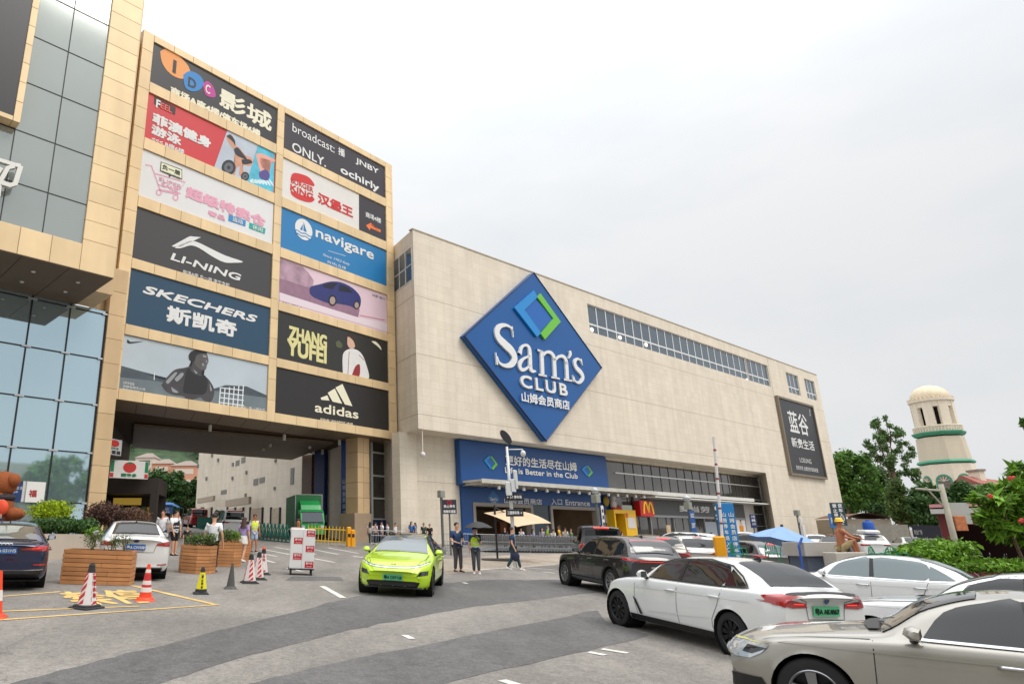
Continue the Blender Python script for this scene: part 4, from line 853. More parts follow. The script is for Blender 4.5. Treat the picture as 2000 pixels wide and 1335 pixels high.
# 12 three stripes
t, r = board(11, 'near black billboard with three slanted cream bars above a cream lower case name', (40, 38, 38))
mb = MB(); shape(mb, Zb, [(1178, 1092), (1216, 1078), (1228, 1108), (1182, 1104)]); shape(mb, Zb, [(1218, 1064), (1258, 1040), (1300, 1126), (1246, 1114)]); shape(mb, Zb, [(1262, 1034), (1302, 1014), (1358, 1140), (1316, 1130)]); mb.build('mark', CREAM, t)
mb = MB(); tx(mb, 'adidas', Zb, 1146, 1118, 1172, 1392, bold=.03); tx(mb, '商场A座一层各品牌专柜 2楼4楼', Zb, 1176, 1206, 1218, 1360, bold=.01); mb.build('lettering', CREAM, t)

# ================================================================ left mall
L = Face((-14.6, 34.5), radians(47.56)); LO = 4.89; SOF = 14.13
GREYGL = M_('grey curtain glass', (168, 174, 170), .08, .55, var=.06, vs=.3, bump=.08, bs=.3)
MIRGL = M_('sky reflecting glass', (182, 206, 216), .03, .8, bump=.10, bs=.28)
mall = thing('shopping_mall', 'gold and glass shopping mall with an overhanging upper front on the far left', 'building', L.mat())
pr = -1.09; pl_ = L.at(166, 437, LO)[0]; zf = L.at(161.8, 475.5, LO)[1]; ZTM = 42
mb = MB()
jz = []; z = SOF
panels(mb, pl_, pr, SOF, zf+.25, -LO, -LO+.3, 1, 1)
n = int((ZTM-zf-.25)/.98); panels(mb, pl_, pr, zf+.25, ZTM, -LO, -LO+.3, 1, n)
panels(mb, pl_-1.35*18, pl_, SOF, zf, -LO, -LO+.3, 18, 1)
mb.build('cladding', GOLD, mall)
mb = MB(); mb.box(pl_-26, pr-.02, -LO+.3, 2, SOF+.02, ZTM-.5); mb.build('core', GAP, mall)
mb = MB(); mb.box(pl_-26, pl_, -LO+.12, -LO+.2, zf, ZTM); mb.build('curtain_glass', GREYGL, mall)
# curtain wall joints
Z4 = lambda x, y: (x/3.179, y/3.179)
um1 = L.at(*Z4(375, 667), LO-.12)[0]; dm = pl_-um1; mb = MB()
for k in range(1, 14): u = pl_-dm*k; mb.box(u-.022, u+.022, -LO+.10, -LO+.121, zf, ZTM)
zsj = [L.at(*Z4(*q), LO-.12)[1] for q in ((578, 978), (610, 692), (645, 420), (680, 165))]; step = (zsj[3]-zsj[0])/3
for k in range(-2, 16):
    z = zsj[0]+step*k
    if z > zf: mb.box(pl_-26, pl_, -LO+.099, -LO+.1205, z-.022, z+.022)
mb.build('glass_joint', M_('black joint', (42, 42, 42), .6), mall)
# soffit
mb = MB()
for k in range(12):
    a = pr-2.05*k; mb.box(a-2.03, a-.01, -LO+.02, -.02, SOF-.03, SOF+.01)
mb.build('soffit_panel', M_('brown soffit', (104, 84, 64), .5, var=.10, vs=1.5, stain=.08), mall)
for k in range(4):
    for j in range(2): mb = MB(); mb.lathe([(.01, SOF-.06), (.09, SOF-.06), (.1, SOF-.02)], 12, c=(pr-1.1-2.05*k, -LO+1.6+1.7*j, 0)); mb.build('recessed_lamp', lm, mall)
# lower glass with black mullions and steel spider fittings
mu = [L.at(186, 810, 0)[0], L.at(108, 790, 0)[0], L.at(38, 760, 0)[0]]
bay = (mu[0]-mu[2])/2; zr = [L.at(196, 696.5, 0)[1], L.at(187, 791, 0)[1], L.at(177, 880, 0)[1]]
rowh = (zr[0]-zr[2])/2
mb = MB(); mb.box(mu[0]-bay*9, mu[0], 0, .05, -1, SOF-.05); mb.build('lower_glass', MIRGL, mall)
mb = MB()
for k in range(10): u = mu[0]-bay*k; mb.box(u-.035, u+.035, -.05, -.002, -1, SOF-.05)
for k in range(-2, 4):
    z = zr[1]+rowh*k
    if z < SOF-.2: mb.box(mu[0]-bay*9, mu[0], -.045, -.003, z-.03, z+.03)
mb.build('mullion', M_('black mullion', (26, 28, 30), .4), mall)
mb = MB()
for k in range(0, 9):
    for j in range(-2, 3):
        u, z = mu[0]-bay*k, zr[1]+rowh*j; mb.box(u-.22, u+.22, -.12, -.05, z-.045, z+.045)
mb.build('glass_fitting', M_('steel fitting', (200, 202, 204), .3, .6), mall)
mb = MB(); panels(mb, mu[0]+.04, mu[0]+.95, -1, SOF+2.5, -.2, .4, 1, 13); mb.box(pr-.02, pr+.9, -2.6, .0, SOF, ZTM-8); mb.build('return_wall', GOLD2, mall)
# posters standing just inside the glass
for (x0, y0, x1, y1), rgb, lab, txt in (((14, 938, 48, 980), (28, 58, 108), 'dark blue poster behind the mall glass beside the bear statue', '品质生活'), ((46, 939, 85, 981), (232, 230, 224), 'white poster with a red good fortune character behind the mall glass', '福')):
    t = thing('window_poster', lab, 'poster', L.mat()); a_, b_ = L.at(x0, y0, .09), L.at(x1, y1, .09)
    mb = MB(); mb.box(a_[0], b_[0], -.09, -.06, b_[1], a_[1]); mb.build('sheet', M_('poster %d' % rgb[0], rgb, .5), t)
    w_, h_ = b_[0]-a_[0], a_[1]-b_[1]; mb = MB()
    if txt == '福': write(mb, txt, a_[0]+w_*.3, b_[1]+h_*.25, a_[0]+w_*.65, b_[1]+h_*.6, -.093, bold=.03)
    else: write(mb, txt, a_[0]+w_*.2, b_[1]+h_*.6, a_[0]+w_*.8, b_[1]+h_*.75, -.093); write(mb, '招商中', a_[0]+w_*.2, b_[1]+h_*.42, a_[0]+w_*.6, b_[1]+h_*.54, -.093)
    mb.build('lettering', M_('poster red', (170, 50, 50), .5) if txt == '福' else WHITE, t)
# the big screen and the metal characters
scn = thing('video_screen', 'switched off black video screen in a gold frame on the mall front', 'screen', L.mat())
su1 = L.at(*Z4(143, 360), LO+.45)[0]; su2 = L.at(*Z4(190, 360), LO+.45)[0]; sz0 = L.at(*Z4(44, 708), LO+.45)[1]; sz1 = L.at(*Z4(82, 752), LO+.45)[1]
mb = MB(); mb.box(su1-14, su1, -LO-.44, -LO-.1, sz0, ZTM-1); mb.build('screen', M_('dark screen', (44, 43, 46), .35, var=.03), scn)
mb = MB(); panels(mb, su1, su2, sz1, ZTM-1, -LO-.5, -LO+.1, 1, 20); panels(mb, su1-14, su1, sz1, sz0, -LO-.5, -LO+.1, 10, 1); mb.build('frame', GOLD, scn)
mb = MB(); mt_ = M_('brushed letter face', (206, 204, 198), .4, .3); off = LO+.5
def lp(pts, wpx):
    P = [L.at(*Z4(*p), off) for p in pts]; wv = wpx*.0068
    Lf = []; Rt = []
    for i in range(len(P)):
        t_ = (Vector(P[min(i+1, len(P)-1)])-Vector(P[max(i-1, 0)])).normalized(); q = Vector((-t_.y, t_.x))*wv/2; Lf.append((P[i][0]+q.x, P[i][1]+q.y)); Rt.append((P[i][0]-q.x, P[i][1]-q.y))
    for i in range(len(P)-1): flat(mb, [Lf[i], Rt[i], Rt[i+1], Lf[i+1]], off+.001*i, .22)
lp([(-60, 985), (0, 992), (95, 1022), (130, 1028)], 26); lp([(130, 1028), (95, 1140), (60, 1148), (10, 1132)], 30); lp([(90, 1030), (50, 1040), (0, 1128), (-30, 1180)], 26); lp([(0, 1150), (-8, 1220)], 20); lp([(10, 1040), (-30, 1100)], 22)
o = mb.build('metal_character', mt_, world=L.mat()); tag(o, 'pale metal character mounted on the grey glass below the screen', 'sign lettering')
# raised bed with its wall
bedw = M_('bed wall stone', (186, 172, 156), .8, var=.10, vs=1, stain=.12, bump=.2)
A = G(-60, 1098); B = G(186, 1089); up_ = .85
mb = MB(); pts = [A, B]; n2 = Vector((B.y-A.y, -(B.x-A.x), 0)).normalized()
dirn = (B-A).normalized(); back = Vector((-dirn.y, dirn.x, 0))
if back.y < 0: back = -back
fp3 = [A, B, B+back*2.6, A+back*4.8]
zt_ = gz(B.x, B.y)+.82
mb.prism([(p.x, p.y) for p in fp3], lambda x, y, t: (x, y, t), -.5, zt_); o = mb.build('planting_bed', bedw); tag(o, 'low stone planting bed wall in front of the mall glass', 'planting bed')
BEDZ = zt_; BEDA, BEDB, BEDN = A, B, back
# ================================================================ vehicles
def pchip(P, x):
    X = [p[0] for p in P]; Yv = [p[1] for p in P]; n = len(X)
    if X[0] > X[-1]: X = X[::-1]; Yv = Yv[::-1]
    if x <= X[0]: return Yv[0]
    if x >= X[-1]: return Yv[-1]
    h = [X[i+1]-X[i] for i in range(n-1)]; d = [(Yv[i+1]-Yv[i])/h[i] for i in range(n-1)]
    m = [d[0]]+[0 if d[i-1]*d[i] <= 0 else 2*d[i-1]*d[i]/(d[i-1]+d[i]) for i in range(1, n-1)]+[d[-1]]
    i = max(k for k in range(n-1) if X[k] <= x); t = (x-X[i])/h[i]
    return (2*t**3-3*t*t+1)*Yv[i]+(t**3-2*t*t+t)*h[i]*m[i]+(-2*t**3+3*t*t)*Yv[i+1]+(t**3-t*t)*h[i]*m[i+1]
GLASS_C = M_('tinted car glass', (22, 25, 28), .03, spec=.6)
GLASS_L = M_('grey car glass', (70, 80, 86), .03, spec=.9)
TYRE = M_('tyre rubber', (30, 30, 31), .85, var=.15, vs=8)
RIM_S = M_('alloy silver', (140, 142, 145), .3, .85); RIM_D = M_('alloy black', (40, 41, 44), .3, .6)
BLKP = M_('black trim plastic', (24, 24, 26), .45); LIGHT_R = M_('tail lamp red', (170, 14, 20), .12, coat=1, spec=.8); LIGHT_ON = M_('tail lamp lit', (255, 60, 50), .3, emit=1.3)
LAMP_C = M_('headlamp lens', (196, 202, 206), .08, .4, coat=1); LAMP_D = M_('headlamp dark', (38, 40, 44), .1, coat=1); CHROME = M_('chrome', (206, 208, 210), .12, 1.0)
PLATE_G = M_('green number plate', (96, 196, 140), .5); PLATE_B = M_('blue number plate', (40, 110, 190), .5); PLATE_T = M_('plate letters', (236, 238, 238), .5); PLATE_K = M_('plate dark letters', (30, 52, 44), .5)
SEAM = M_('panel gap', (38, 38, 40), .8); WELL = M_('wheel well', (14, 14, 15), .9)
def paint(name, rgb, metal=.0, rough=.28): return M_(name, rgb, rough, metal, coat=1.0, var=.015, vs=2)
def tess(poly, mx):
    b = bmesh.new(); vs = [b.verts.new((p[0], p[1], 0)) for p in poly]; b.faces.new(vs); bmesh.ops.triangulate(b, faces=b.faces[:])
    for _ in range(6):
        e = [q for q in b.edges if q.calc_length() > mx]
        if not e: break
        bmesh.ops.subdivide_edges(b, edges=e, cuts=1); bmesh.ops.triangulate(b, faces=[f for f in b.faces if len(f.verts) > 3])
    b.verts.index_update(); V = [(v.co.x, v.co.y) for v in b.verts]; Fs = [[v.index for v in f.verts] for f in b.faces]; b.free(); return V, Fs
VIEWS = {'L': (lambda a, b: Vector((a, 3, b)), Vector((0, -1, 0))), 'R': (lambda a, b: Vector((a, -3, b)), Vector((0, 1, 0))), 'T': (lambda a, b: Vector((a, b, 4)), Vector((0, 0, -1))),
         'F': (lambda a, b: Vector((6, a, b)), Vector((-1, 0, 0))), 'B': (lambda a, b: Vector((-4, a, b)), Vector((1, 0, 0)))}
def decal(mb, bvh, view, poly, mx=.09, off=.006, mi=0):
    f, d = VIEWS[view]; V, Fs = tess(poly, mx); out = []; okk = []
    for a, b in V:
        o = f(a, b); h = bvh.ray_cast(o, d)
        if h[0] is None:
            h = bvh.find_nearest(o+d*2.2)
        n = h[1] if h[1].dot(d) < 0 else -h[1]; out.append(h[0]+n*off-d*.002)
    fs = []; xm = (min if view == 'B' else max)([q.x for q in out]) if out else 0
    for t in Fs:
        a, b, c = (out[i] for i in t)
        if max((a-b).length, (b-c).length, (c-a).length) > max(.2, mx*2.6) or (view in 'FB' and max(abs(a.x-xm), abs(b.x-xm), abs(c.x-xm)) > .55): continue
        fs.append(t if (b-a).cross(c-a).dot(d) < 0 else t[::-1])
    mb.add(out, fs, mi)
def strip(mb, bvh, view, pts, wd, off=.004, mi=0, k=4, closed=False):
    f, d = VIEWS[view]; P = []
    q = list(pts)+([pts[0]] if closed else [])
    for i in range(len(q)-1):
        n = max(1, int(math.hypot(q[i+1][0]-q[i][0], q[i+1][1]-q[i][1])/.08))
        P += [(q[i][0]+(q[i+1][0]-q[i][0])*j/n, q[i][1]+(q[i+1][1]-q[i][1])*j/n) for j in range(n)]
    P.append(q[-1]); vs = []
    for i, p in enumerate(P):
        a = P[max(i-1, 0)]; b = P[min(i+1, len(P)-1)]; t = Vector((b[0]-a[0], b[1]-a[1])).normalized(); nn = Vector((-t.y, t.x))*wd/2
        for s in (1, -1):
            o = f(p[0]+nn.x*s, p[1]+nn.y*s); h = bvh.ray_cast(o, d)
            if h[0] is None: h = bvh.find_nearest(o+d*2.2)
            n = h[1] if h[1].dot(d) < 0 else -h[1]; vs.append(h[0]+n*off-d*.001)
    mb.add(vs, [(2*i, 2*i+1, 2*i+3, 2*i+2) for i in range(len(P)-1)], mi)
def smooth_poly(pts, k=3): return [tuple(p) for p in spline(list(pts)+[pts[0]], k)[:-1]]
def make_wheel(parent, x, y, r, side, rim_mat, style, wd=.225):
    t = MB(); s = side; o = y-s*wd/2
    R = r; prof = [(R*.66, -wd/2), (R*.80, -wd/2-.004), (R*.95, -wd/2+.012), (R, -wd/2+.04), (R, wd/2-.04), (R*.95, wd/2-.012), (R*.80, wd/2+.004), (R*.66, wd/2)]
    t.lathe(prof, 36, c=(x, o, R), ax='y', caps=False)
    w_ = t.build('wheel', TYRE, parent, smooth=True, angle=35)
    m = MB(); yo = o+s*(wd/2)
    m.lathe([(.001, o-s*.02), (R*.67, o-s*.02)], 32, c=(x, 0, R), ax='y', caps=False, mi=1)
    m.lathe([(R*.70, yo-s*.004), (R*.66, yo+s*.008), (R*.62, yo-s*.005), (R*.60, o-s*.02)], 36, c=(x, 0, R), ax='y', caps=False)
    n = style
    for k in range(n):
        a = 2*pi*k/n+.2; wsp = .080 if n <= 6 else .030
        for dlt in ((0,) if n <= 6 else (-.11, .11)):
            c1, s1 = cos(a), sin(a); c2, s2 = cos(a+dlt), sin(a+dlt)
            p0 = (x+c1*R*.12, R+s1*R*.12); p1 = (x+c2*R*.635, R+s2*R*.635)
            t_ = Vector((p1[0]-p0[0], p1[1]-p0[1])).normalized(); q = Vector((-t_.y, t_.x))
            a0, a1, b0, b1 = (p0[0]+q.x*wsp*.45, p0[1]+q.y*wsp*.45), (p0[0]-q.x*wsp*.45, p0[1]-q.y*wsp*.45), (p1[0]+q.x*wsp*.6, p1[1]+q.y*wsp*.6), (p1[0]-q.x*wsp*.6, p1[1]-q.y*wsp*.6)
            pts = [(*a0,), (*b0,), (*b1,), (*a1,)]
            m.prism(pts, lambda u, v, t2: (u, t2, v), yo-s*.012, yo-s*.05)
    m.lathe([(.001, yo-s*.0), (R*.13, yo-s*.0), (R*.17, yo-s*.02), (R*.17, yo-s*.05)], 18, c=(x, 0, R), ax='y', caps=False)
    m.build('rim', [rim_mat, RIM_D], w_, smooth=True, angle=30)
    return w_
def plate(parent, x, y, z, front, mat, text, tmat, tilt=0.0, ang=0.0):
    """a number plate; front=1 faces +x, -1 faces -x"""
    mb = MB(); mb.box(-.24, .24, -.006, .006, -.07, .07)
    Mx = Matrix.Translation((x, y, z)) @ Matrix.Rotation(pi/2 if front > 0 else -pi/2, 4, 'Z') @ Matrix.Rotation(tilt, 4, 'X')
    o = mb.build('number_plate', mat, parent); o.matrix_parent_inverse = Matrix(); o.matrix_local = Mx
    m = MB(); write(m, text, -.22, -.045, .22, .045, -.009, bold=.02); m.build('plate_number', tmat, o)
    return o
def make_car(name, label, pm, S_, pose=None, group=None, roofm=None):
    """S_: a table of side profile, plan width, windows and lamps; x runs forward from the rear axle, z up"""
    t = thing(name, label, S_.get('cat', 'car'), pose, group)
    wb, fo, ro, W, r = S_['wb'], S_['fo'], S_['ro'], S_['W'], S_['r']
    zt, zb, pw_ = S_['zt'], S_['zb'], S_['plan']; yr_, H = S_['yr'], S_['H']; z0c = S_.get('clear', .20)
    xf, xr = wb+fo, -ro; n = 92; X = []
    for i in range(n+1):
        u = i/n; X.append(xr+(xf-xr)*(u - .028*sin(2*pi*u)/1.0*1.6 if 0 else u))
    X = [xr+(xf-xr)*(.5-.5*cos(pi*i/n))*.35+(xf-xr)*(i/n)*.65 for i in range(n+1)]
    na, nc, ntp = 12, 9, 8; half = []
    for x in X:
        w_ = pchip(pw_, x); B = pchip(zb, x); Tz = max(pchip(zt, x), B+.004); z0 = pchip(S_['z0'], x) if 'z0' in S_ else z0c
        hc = Tz-B; k = max(0, min(1, hc/max(H-B, .05)))
        yb = w_*.925; yr = yb-(yb-yr_)*(k**.8) if hc > .05 else yb*(.90-.12*0)
        kk = min(1, hc/.12); yr = (1-kk)*yb*.80+kk*yr if hc < .12 else yr
        crown = min(.05, hc*.5+.004)
        low = [(w_*.88, z0), (w_*.955, z0+.07), (w_*.985, z0+.16), (w_, z0+(B-z0)*.50), (w_*.995, z0+(B-z0)*.72), (w_*.982, B-.09), (w_*.962, B-.025), (yb, B)]
        L_ = spline(low, 2); 
        up_ = spline([(yb, B), (yb-(yb-yr)*.42, B+(hc-crown)*.46), (yr+.035*kk, Tz-crown-.03*kk), (yr-.03*kk, Tz-crown+.012*kk)], 3)
        tp = spline([(yr-.03*kk, Tz-crown+.012*kk), (yr*.66, Tz-crown*.30), (0, Tz)], 4)
        half.append([tuple(p) for p in L_]+[tuple(p) for p in up_[1:]]+[tuple(p) for p in tp[1:]])
    m = len(half[0]); vs = []; idx = {}
    for i, x in enumerate(X):
        for j, (y, z) in enumerate(half[i]):
            idx[i, j, 1] = len(vs); vs.append([x, y, z])
            if j == m-1: idx[i, j, -1] = idx[i, j, 1]
            else: idx[i, j, -1] = len(vs); vs.append([x, -y, z])
    # nose and tail rounding: pull the ends in with height and towards the sides
    for v in vs:
        if v[0] > wb+fo-.55:
            e = (v[0]-(wb+fo-.55))/.55; v[0] -= e*S_.get('rakef', .10)*abs(v[2]-.50)/.35*.9+e*S_.get('sweepf', .16)*(abs(v[1])/W)**2
        if v[0] < -ro+.4:
            e = (-ro+.4-v[0])/.4; v[0] += e*S_.get('raker', .05)*max(0, (.62-v[2]))/.35+e*S_.get('sweepr', .12)*(abs(v[1])/W)**2
    Ra = r*1.13; ar = [(0, r), (wb, r)]
    inside = [any((v[0]-cx)**2+(v[2]-cz)**2 < Ra*Ra for cx, cz in ar) and abs(v[1]) > W*.55 for v in vs]
    fs = []; okf = []
    for i in range(n):
        for j in range(m-1):
            for s in (1, -1):
                f = (idx[i, j, s], idx[i+1, j, s], idx[i+1, j+1, s], idx[i, j+1, s])
                f = f if s < 0 else f[::-1]
                f = tuple(dict.fromkeys(f))
                if all(inside[q] for q in f): continue
                fs.append(f)
    used = set(q for f in fs for q in f)
    for q in used:
        if inside[q]:
            v = vs[q]; cx, cz = min(ar, key=lambda c: (v[0]-c[0])**2+(v[2]-c[1])**2); d = Vector((v[0]-cx, v[2]-cz)); d = d.normalized()*Ra; v[0], v[2] = cx+d.x, cz+d.y
    for i, flip in ((0, 0), (n, 1)):
        for j in range(m-1):
            f = tuple(dict.fromkeys((idx[i, j, 1], idx[i, j, -1], idx[i, j+1, -1], idx[i, j+1, 1]))); fs.append(f if flip else f[::-1])
    for i in range(n): fs.append((idx[i, 0, 1], idx[i+1, 0, 1], idx[i+1, 0, -1], idx[i, 0, -1]))
    mb = MB(); mb.add(vs, fs); bm_ = S_.get('bodymats', [pm])
    body = mb.build('body', pm, t, smooth=True, angle=50)
    bvh = BVHTree.FromPolygons([Vector(v) for v in vs], fs)
    # wheel wells, wheels
    mb = MB()
    for cx, cz in ar:
        for s in (1, -1): mb.lathe([(Ra*1.005, s*(W-.02)), (Ra*1.005, s*(W-.42)), (.001, s*(W-.42))], 28, c=(cx, 0, cz), ax='y', caps=False)
    mb.box(-ro+.25, wb+fo-.35, -W*.84, W*.84, z0c+.0, z0c+.03); mb.build('underbody', WELL, t)
    for cx in (0, wb):
        for s in (1, -1): make_wheel(t, cx, s*(W-.022), r, s, S_.get('rim', RIM_S), S_.get('spokes', 5))
    if S_.get('cladding'):
        mb = MB()
        for v_ in 'LR':
            for cx in (0, wb): strip(mb, bvh, v_, [(cx+Ra*1.08*cos(a), r+Ra*1.08*sin(a)) for a in [pi*k/16 for k in range(-1, 18)]], .07, .012)
            strip(mb, bvh, v_, [(Ra*1.1, z0c+.09), (wb-Ra*1.1, z0c+.09)], .14, .010)
        mb.build('wheel_arch_trim', BLKP, t)
    elif S_.get('sill'):
        mb = MB()
        for v_ in 'LR': strip(mb, bvh, v_, [(Ra*1.02, z0c+.06), (wb-Ra*1.02, z0c+.06)], .10, .012)
        mb.build('sill', BLKP, t)
    # glass
    gl = S_.get('glass', GLASS_C)
    for P in S_['side']:
        for v_ in 'LR': g = MB(); decal(g, bvh, v_, smooth_poly(P, 3) if len(P) > 4 else P, .045, .009); g.build('window', gl, t, smooth=True)
    for nm in ('wind', 'rear'):
        if nm in S_: g = MB(); decal(g, bvh, S_.get(nm+'v', 'T'), S_[nm], .06, .009); g.build('windscreen' if nm == 'wind' else 'rear_window', S_.get(nm+'g', gl), t, smooth=True)
    if 'trim' in S_:
        g = MB()
        for v_ in 'LR': strip(g, bvh, v_, S_['trim'], S_.get('trimw', .022), .010, closed=S_.get('trimc', True))
        g.build('window_trim', S_.get('trimm', CHROME), t)
    if 'pillar' in S_:
        g = MB()
        for P in S_['pillar']:
            for v_ in 'LR': decal(g, bvh, v_, P, .05, .014)
        g.build('door_pillar', BLKP, t)
    if roofm is not None and 'roof' in S_: g = MB(); decal(g, bvh, 'T', S_['roof'], .1, .005); g.build('roof_panel', roofm, t, smooth=True)
    g = MB()
    for P in S_['seams']:
        for v_ in 'LR': strip(g, bvh, v_, P, .009, .003)
    for v_, P in S_.get('gaps', []): strip(g, bvh, v_, P, .010, .003)
    g.build('panel_gap', SEAM, t)
    if 'crease' in S_:
        g = MB()
        for P in S_['crease']:
            for v_ in 'LR': strip(g, bvh, v_, P, .018, .007)
        g.build('body_crease', pm, t)
    for x, z in S_['handles']:
        for s in (1, -1):
            h = bvh.ray_cast(Vector((x, 3*s, z)), Vector((0, -s, 0)))
            if h[0] is None: continue
            y = h[0].y; g = MB(); g.tube([(x-.12, y+s*.006, z), (x-.09, y+s*.032, z+.006), (x+.09, y+s*.032, z+.006), (x+.12, y+s*.006, z)], [.012, .016, .016, .012], 8); g.build('door_handle', S_.get('handlem', pm), t, smooth=True)
    mx, mz = S_['mirror']
    for s in (1, -1):
        h = bvh.ray_cast(Vector((mx, 3*s, mz)), Vector((0, -s, 0))); y = (h[0].y if h[0] else s*.8)
        g = MB(); g.tube([(mx+.03, y-s*.02, mz-.06), (mx, y+s*.10, mz-.02)], [.035, .03], 8, 1); 
        sh = [(-.05, .0), (-.045, .07), (.02, .085), (.08, .055), (.10, 0), (.05, -.045), (-.035, -.05)]
        g2 = MB(); q = [(a, b) for a, b in sh]
        cyl = [Vector((mx, y+s*(.07+.18*k/5), mz+.02)) for k in range(6)]; sc_ = [.55, .95, 1.0, .98, .85, .5]; vv = []
        for c_, k_ in zip(cyl, sc_): vv += [(c_.x+a*k_, c_.y, c_.z+b*k_) for a, b in q]
        ff = [(i*7+j, i*7+(j+1) % 7, (i+1)*7+(j+1) % 7, (i+1)*7+j) for i in range(5) for j in range(7)]+[tuple(range(6, -1, -1)), tuple(range(35, 42))]
        g.add(vv, ff, 0); k0 = len(g.v)
        g.quad((mx-.053, y+s*.10, mz-.02), (mx-.053, y+s*.22, mz-.02), (mx-.048, y+s*.22, mz+.085), (mx-.048, y+s*.10, mz+.085), 2)
        g.build('mirror', [S_.get('mirrorm', pm), BLKP, CHROME], t, smooth=True, angle=50)
    # lamps and end details: (part name, view, polygon, material)
    for k, (nm, v_, P, mt) in enumerate(S_['details']):
        g = MB(); decal(g, bvh, v_, P, .035, .007+.0012*k); g.build(nm, mt, t, smooth=True)
    for nm, v_, P, wd, mt in S_.get('lines', []):
        g = MB(); strip(g, bvh, v_, P, wd, .011); g.build(nm, mt, t)
    for (x, y, z, fr, mat_, txt, tm) in S_.get('plates', []):
        d = Vector((-1, 0, 0)) if fr > 0 else Vector((1, 0, 0)); h = bvh.ray_cast(Vector((6*fr, y, z)), d)
        px = h[0].x+fr*.02 if h[0] else x; plate(t, px, y, z, fr, mat_, txt, tm)
    if 'fin' in S_:
        x = S_['fin']; z = pchip(zt, x); g = MB(); g.add([(x-.10, -.02, z), (x-.10, .02, z), (x+.10, 0, z), (x-.09, 0, z+.065)], [(0, 1, 3), (1, 2, 3), (2, 0, 3), (0, 2, 1)]); g.build('aerial', S_.get('finm', BLKP), t)
    return t, bvh
def mirrorp(P): return [(-y, z) for y, z in P][::-1]
def lr(nm, v_, P, mt): return [(nm, v_, P, mt), (nm, v_, mirrorp(P), mt)]
# ---- body tables
def sedan(wb=2.96, fo=.81, ro=1.05, W=.915, H=1.46, r=.33, cowl=2.30, wtop=1.50, rtop=.15, rbase=-.62, deck=1.07, belt=.98, nose=.70, yr=.56, **kw):
    xf = wb+fo
    d = dict(wb=wb, fo=fo, ro=ro, W=W, H=H, r=r, yr=yr,
        zt=[(-ro, deck-.07), (-ro+.06, deck-.01), (-ro+.2, deck+.005), (rbase, deck+.04), (rbase+.25, deck+.04+(H-deck)*.36), (rtop, H-.035), (rtop+.55, H), (wtop-.35, H-.012), (wtop, H-.055), ((wtop+cowl)/2, (H+belt)/2+.06), (cowl, belt+.045), (wb, belt-.045), (xf-.35, nose+.09), (xf-.10, nose-.02), (xf, nose-.13)],
        zb=[(-ro, deck-.15), (-ro+.12, deck-.08), (-.5, belt+.035), (.6, belt+.01), (cowl-.3, belt-.02), (wb, belt-.10), (xf-.35, nose+.01), (xf-.08, nose-.08), (xf, nose-.16)],
        plan=[(-ro, W*.80), (-ro+.08, W*.875), (-ro+.35, W*.955), (0, W*.99), (1.2, W), (wb-.2, W*.99), (wb+.25, W*.965), (xf-.30, W*.88), (xf-.10, W*.77), (xf, W*.66)],
        z0=[(-ro, .36), (-ro+.3, .24), (0, .20), (wb, .19), (xf-.25, .19), (xf, .26)],
        mirror=(cowl-.28, belt+.03), handles=[(wtop-.14, belt-.15), (wtop-1.2, belt-.135)],
        seams=[[(cowl+.06, belt-.05), (cowl+.07, .50), (cowl+.0, .30)], [(wtop-.30, belt-.01), (wtop-.29, .55), (wtop-.33, .28)], [(wtop-1.35, belt), (wtop-1.25, .72), (wtop-1.12, .5), (wtop-1.12, .28)]],
        fin=rtop+.12)
    b = belt+.018
    ztf = lambda x: pchip(d['zt'], x)
    ut = lambda x, m=.075: ztf(x)-m
    A = wtop-.32
    d['side'] = [[(cowl-.34, b+.005), (A+.045, b+.02), (A+.035, ut(A)), (wtop-.02, ut(wtop-.02, .07)), ((cowl+wtop)/2-.12, ut((cowl+wtop)/2-.12, .095))],
                 [(A-.045, b+.022), (A-.98, b+.035), (A-1.02, ut(A-1.02, .10)), (A-.6, ut(A-.6)), (A-.035, ut(A-.035))],
                 [(A-1.045, b+.037), (A-1.50, b+.06), (A-1.30, ut(A-1.30, .16)), (A-1.08, ut(A-1.08, .11))]]
    d['pillar'] = [[(A-.044, b+.02), (A+.044, b+.02), (A+.034, ut(A)), (A-.034, ut(A))]]
    d['trim'] = [(cowl-.30, b-.002), (A, b+.005), (A-1.0, b+.02), (A-1.53, b+.045), (A-1.33, ut(A-1.33, .13)), (A-1.05, ut(A-1.05, .075)), (A-.5, ut(A-.5, .05)), (wtop-.05, ut(wtop-.05, .05)), ((cowl+wtop)/2-.1, ut((cowl+wtop)/2-.1, .07))]
    ww = W*.60
    d['wind'] = [(cowl-.02, -W*.76), (cowl-.02, W*.76), (wtop+.03, ww*.97), (wtop+.0, ww*.5), (wtop-.02, 0), (wtop, -ww*.5), (wtop+.03, -ww*.97)]
    d['rear'] = [(rbase+.03, W*.66), (rbase+.0, W*.3), (rbase+.0, -W*.3), (rbase+.03, -W*.66), (rtop-.03, -ww*.92), (rtop+.03, 0), (rtop-.03, ww*.92)]
    d['roof'] = [(wtop-.05, -ww*.9), (wtop-.05, ww*.9), (rtop+.05, ww*.9), (rtop+.05, -ww*.9)]
    d['gaps'] = [('T', [(cowl+.05, W*.80), (wb+.1, W*.78), (xf-.28, W*.62)]), ('T', [(cowl+.05, -W*.80), (wb+.1, -W*.78), (xf-.28, -W*.62)])]
    d.update(kw); return d
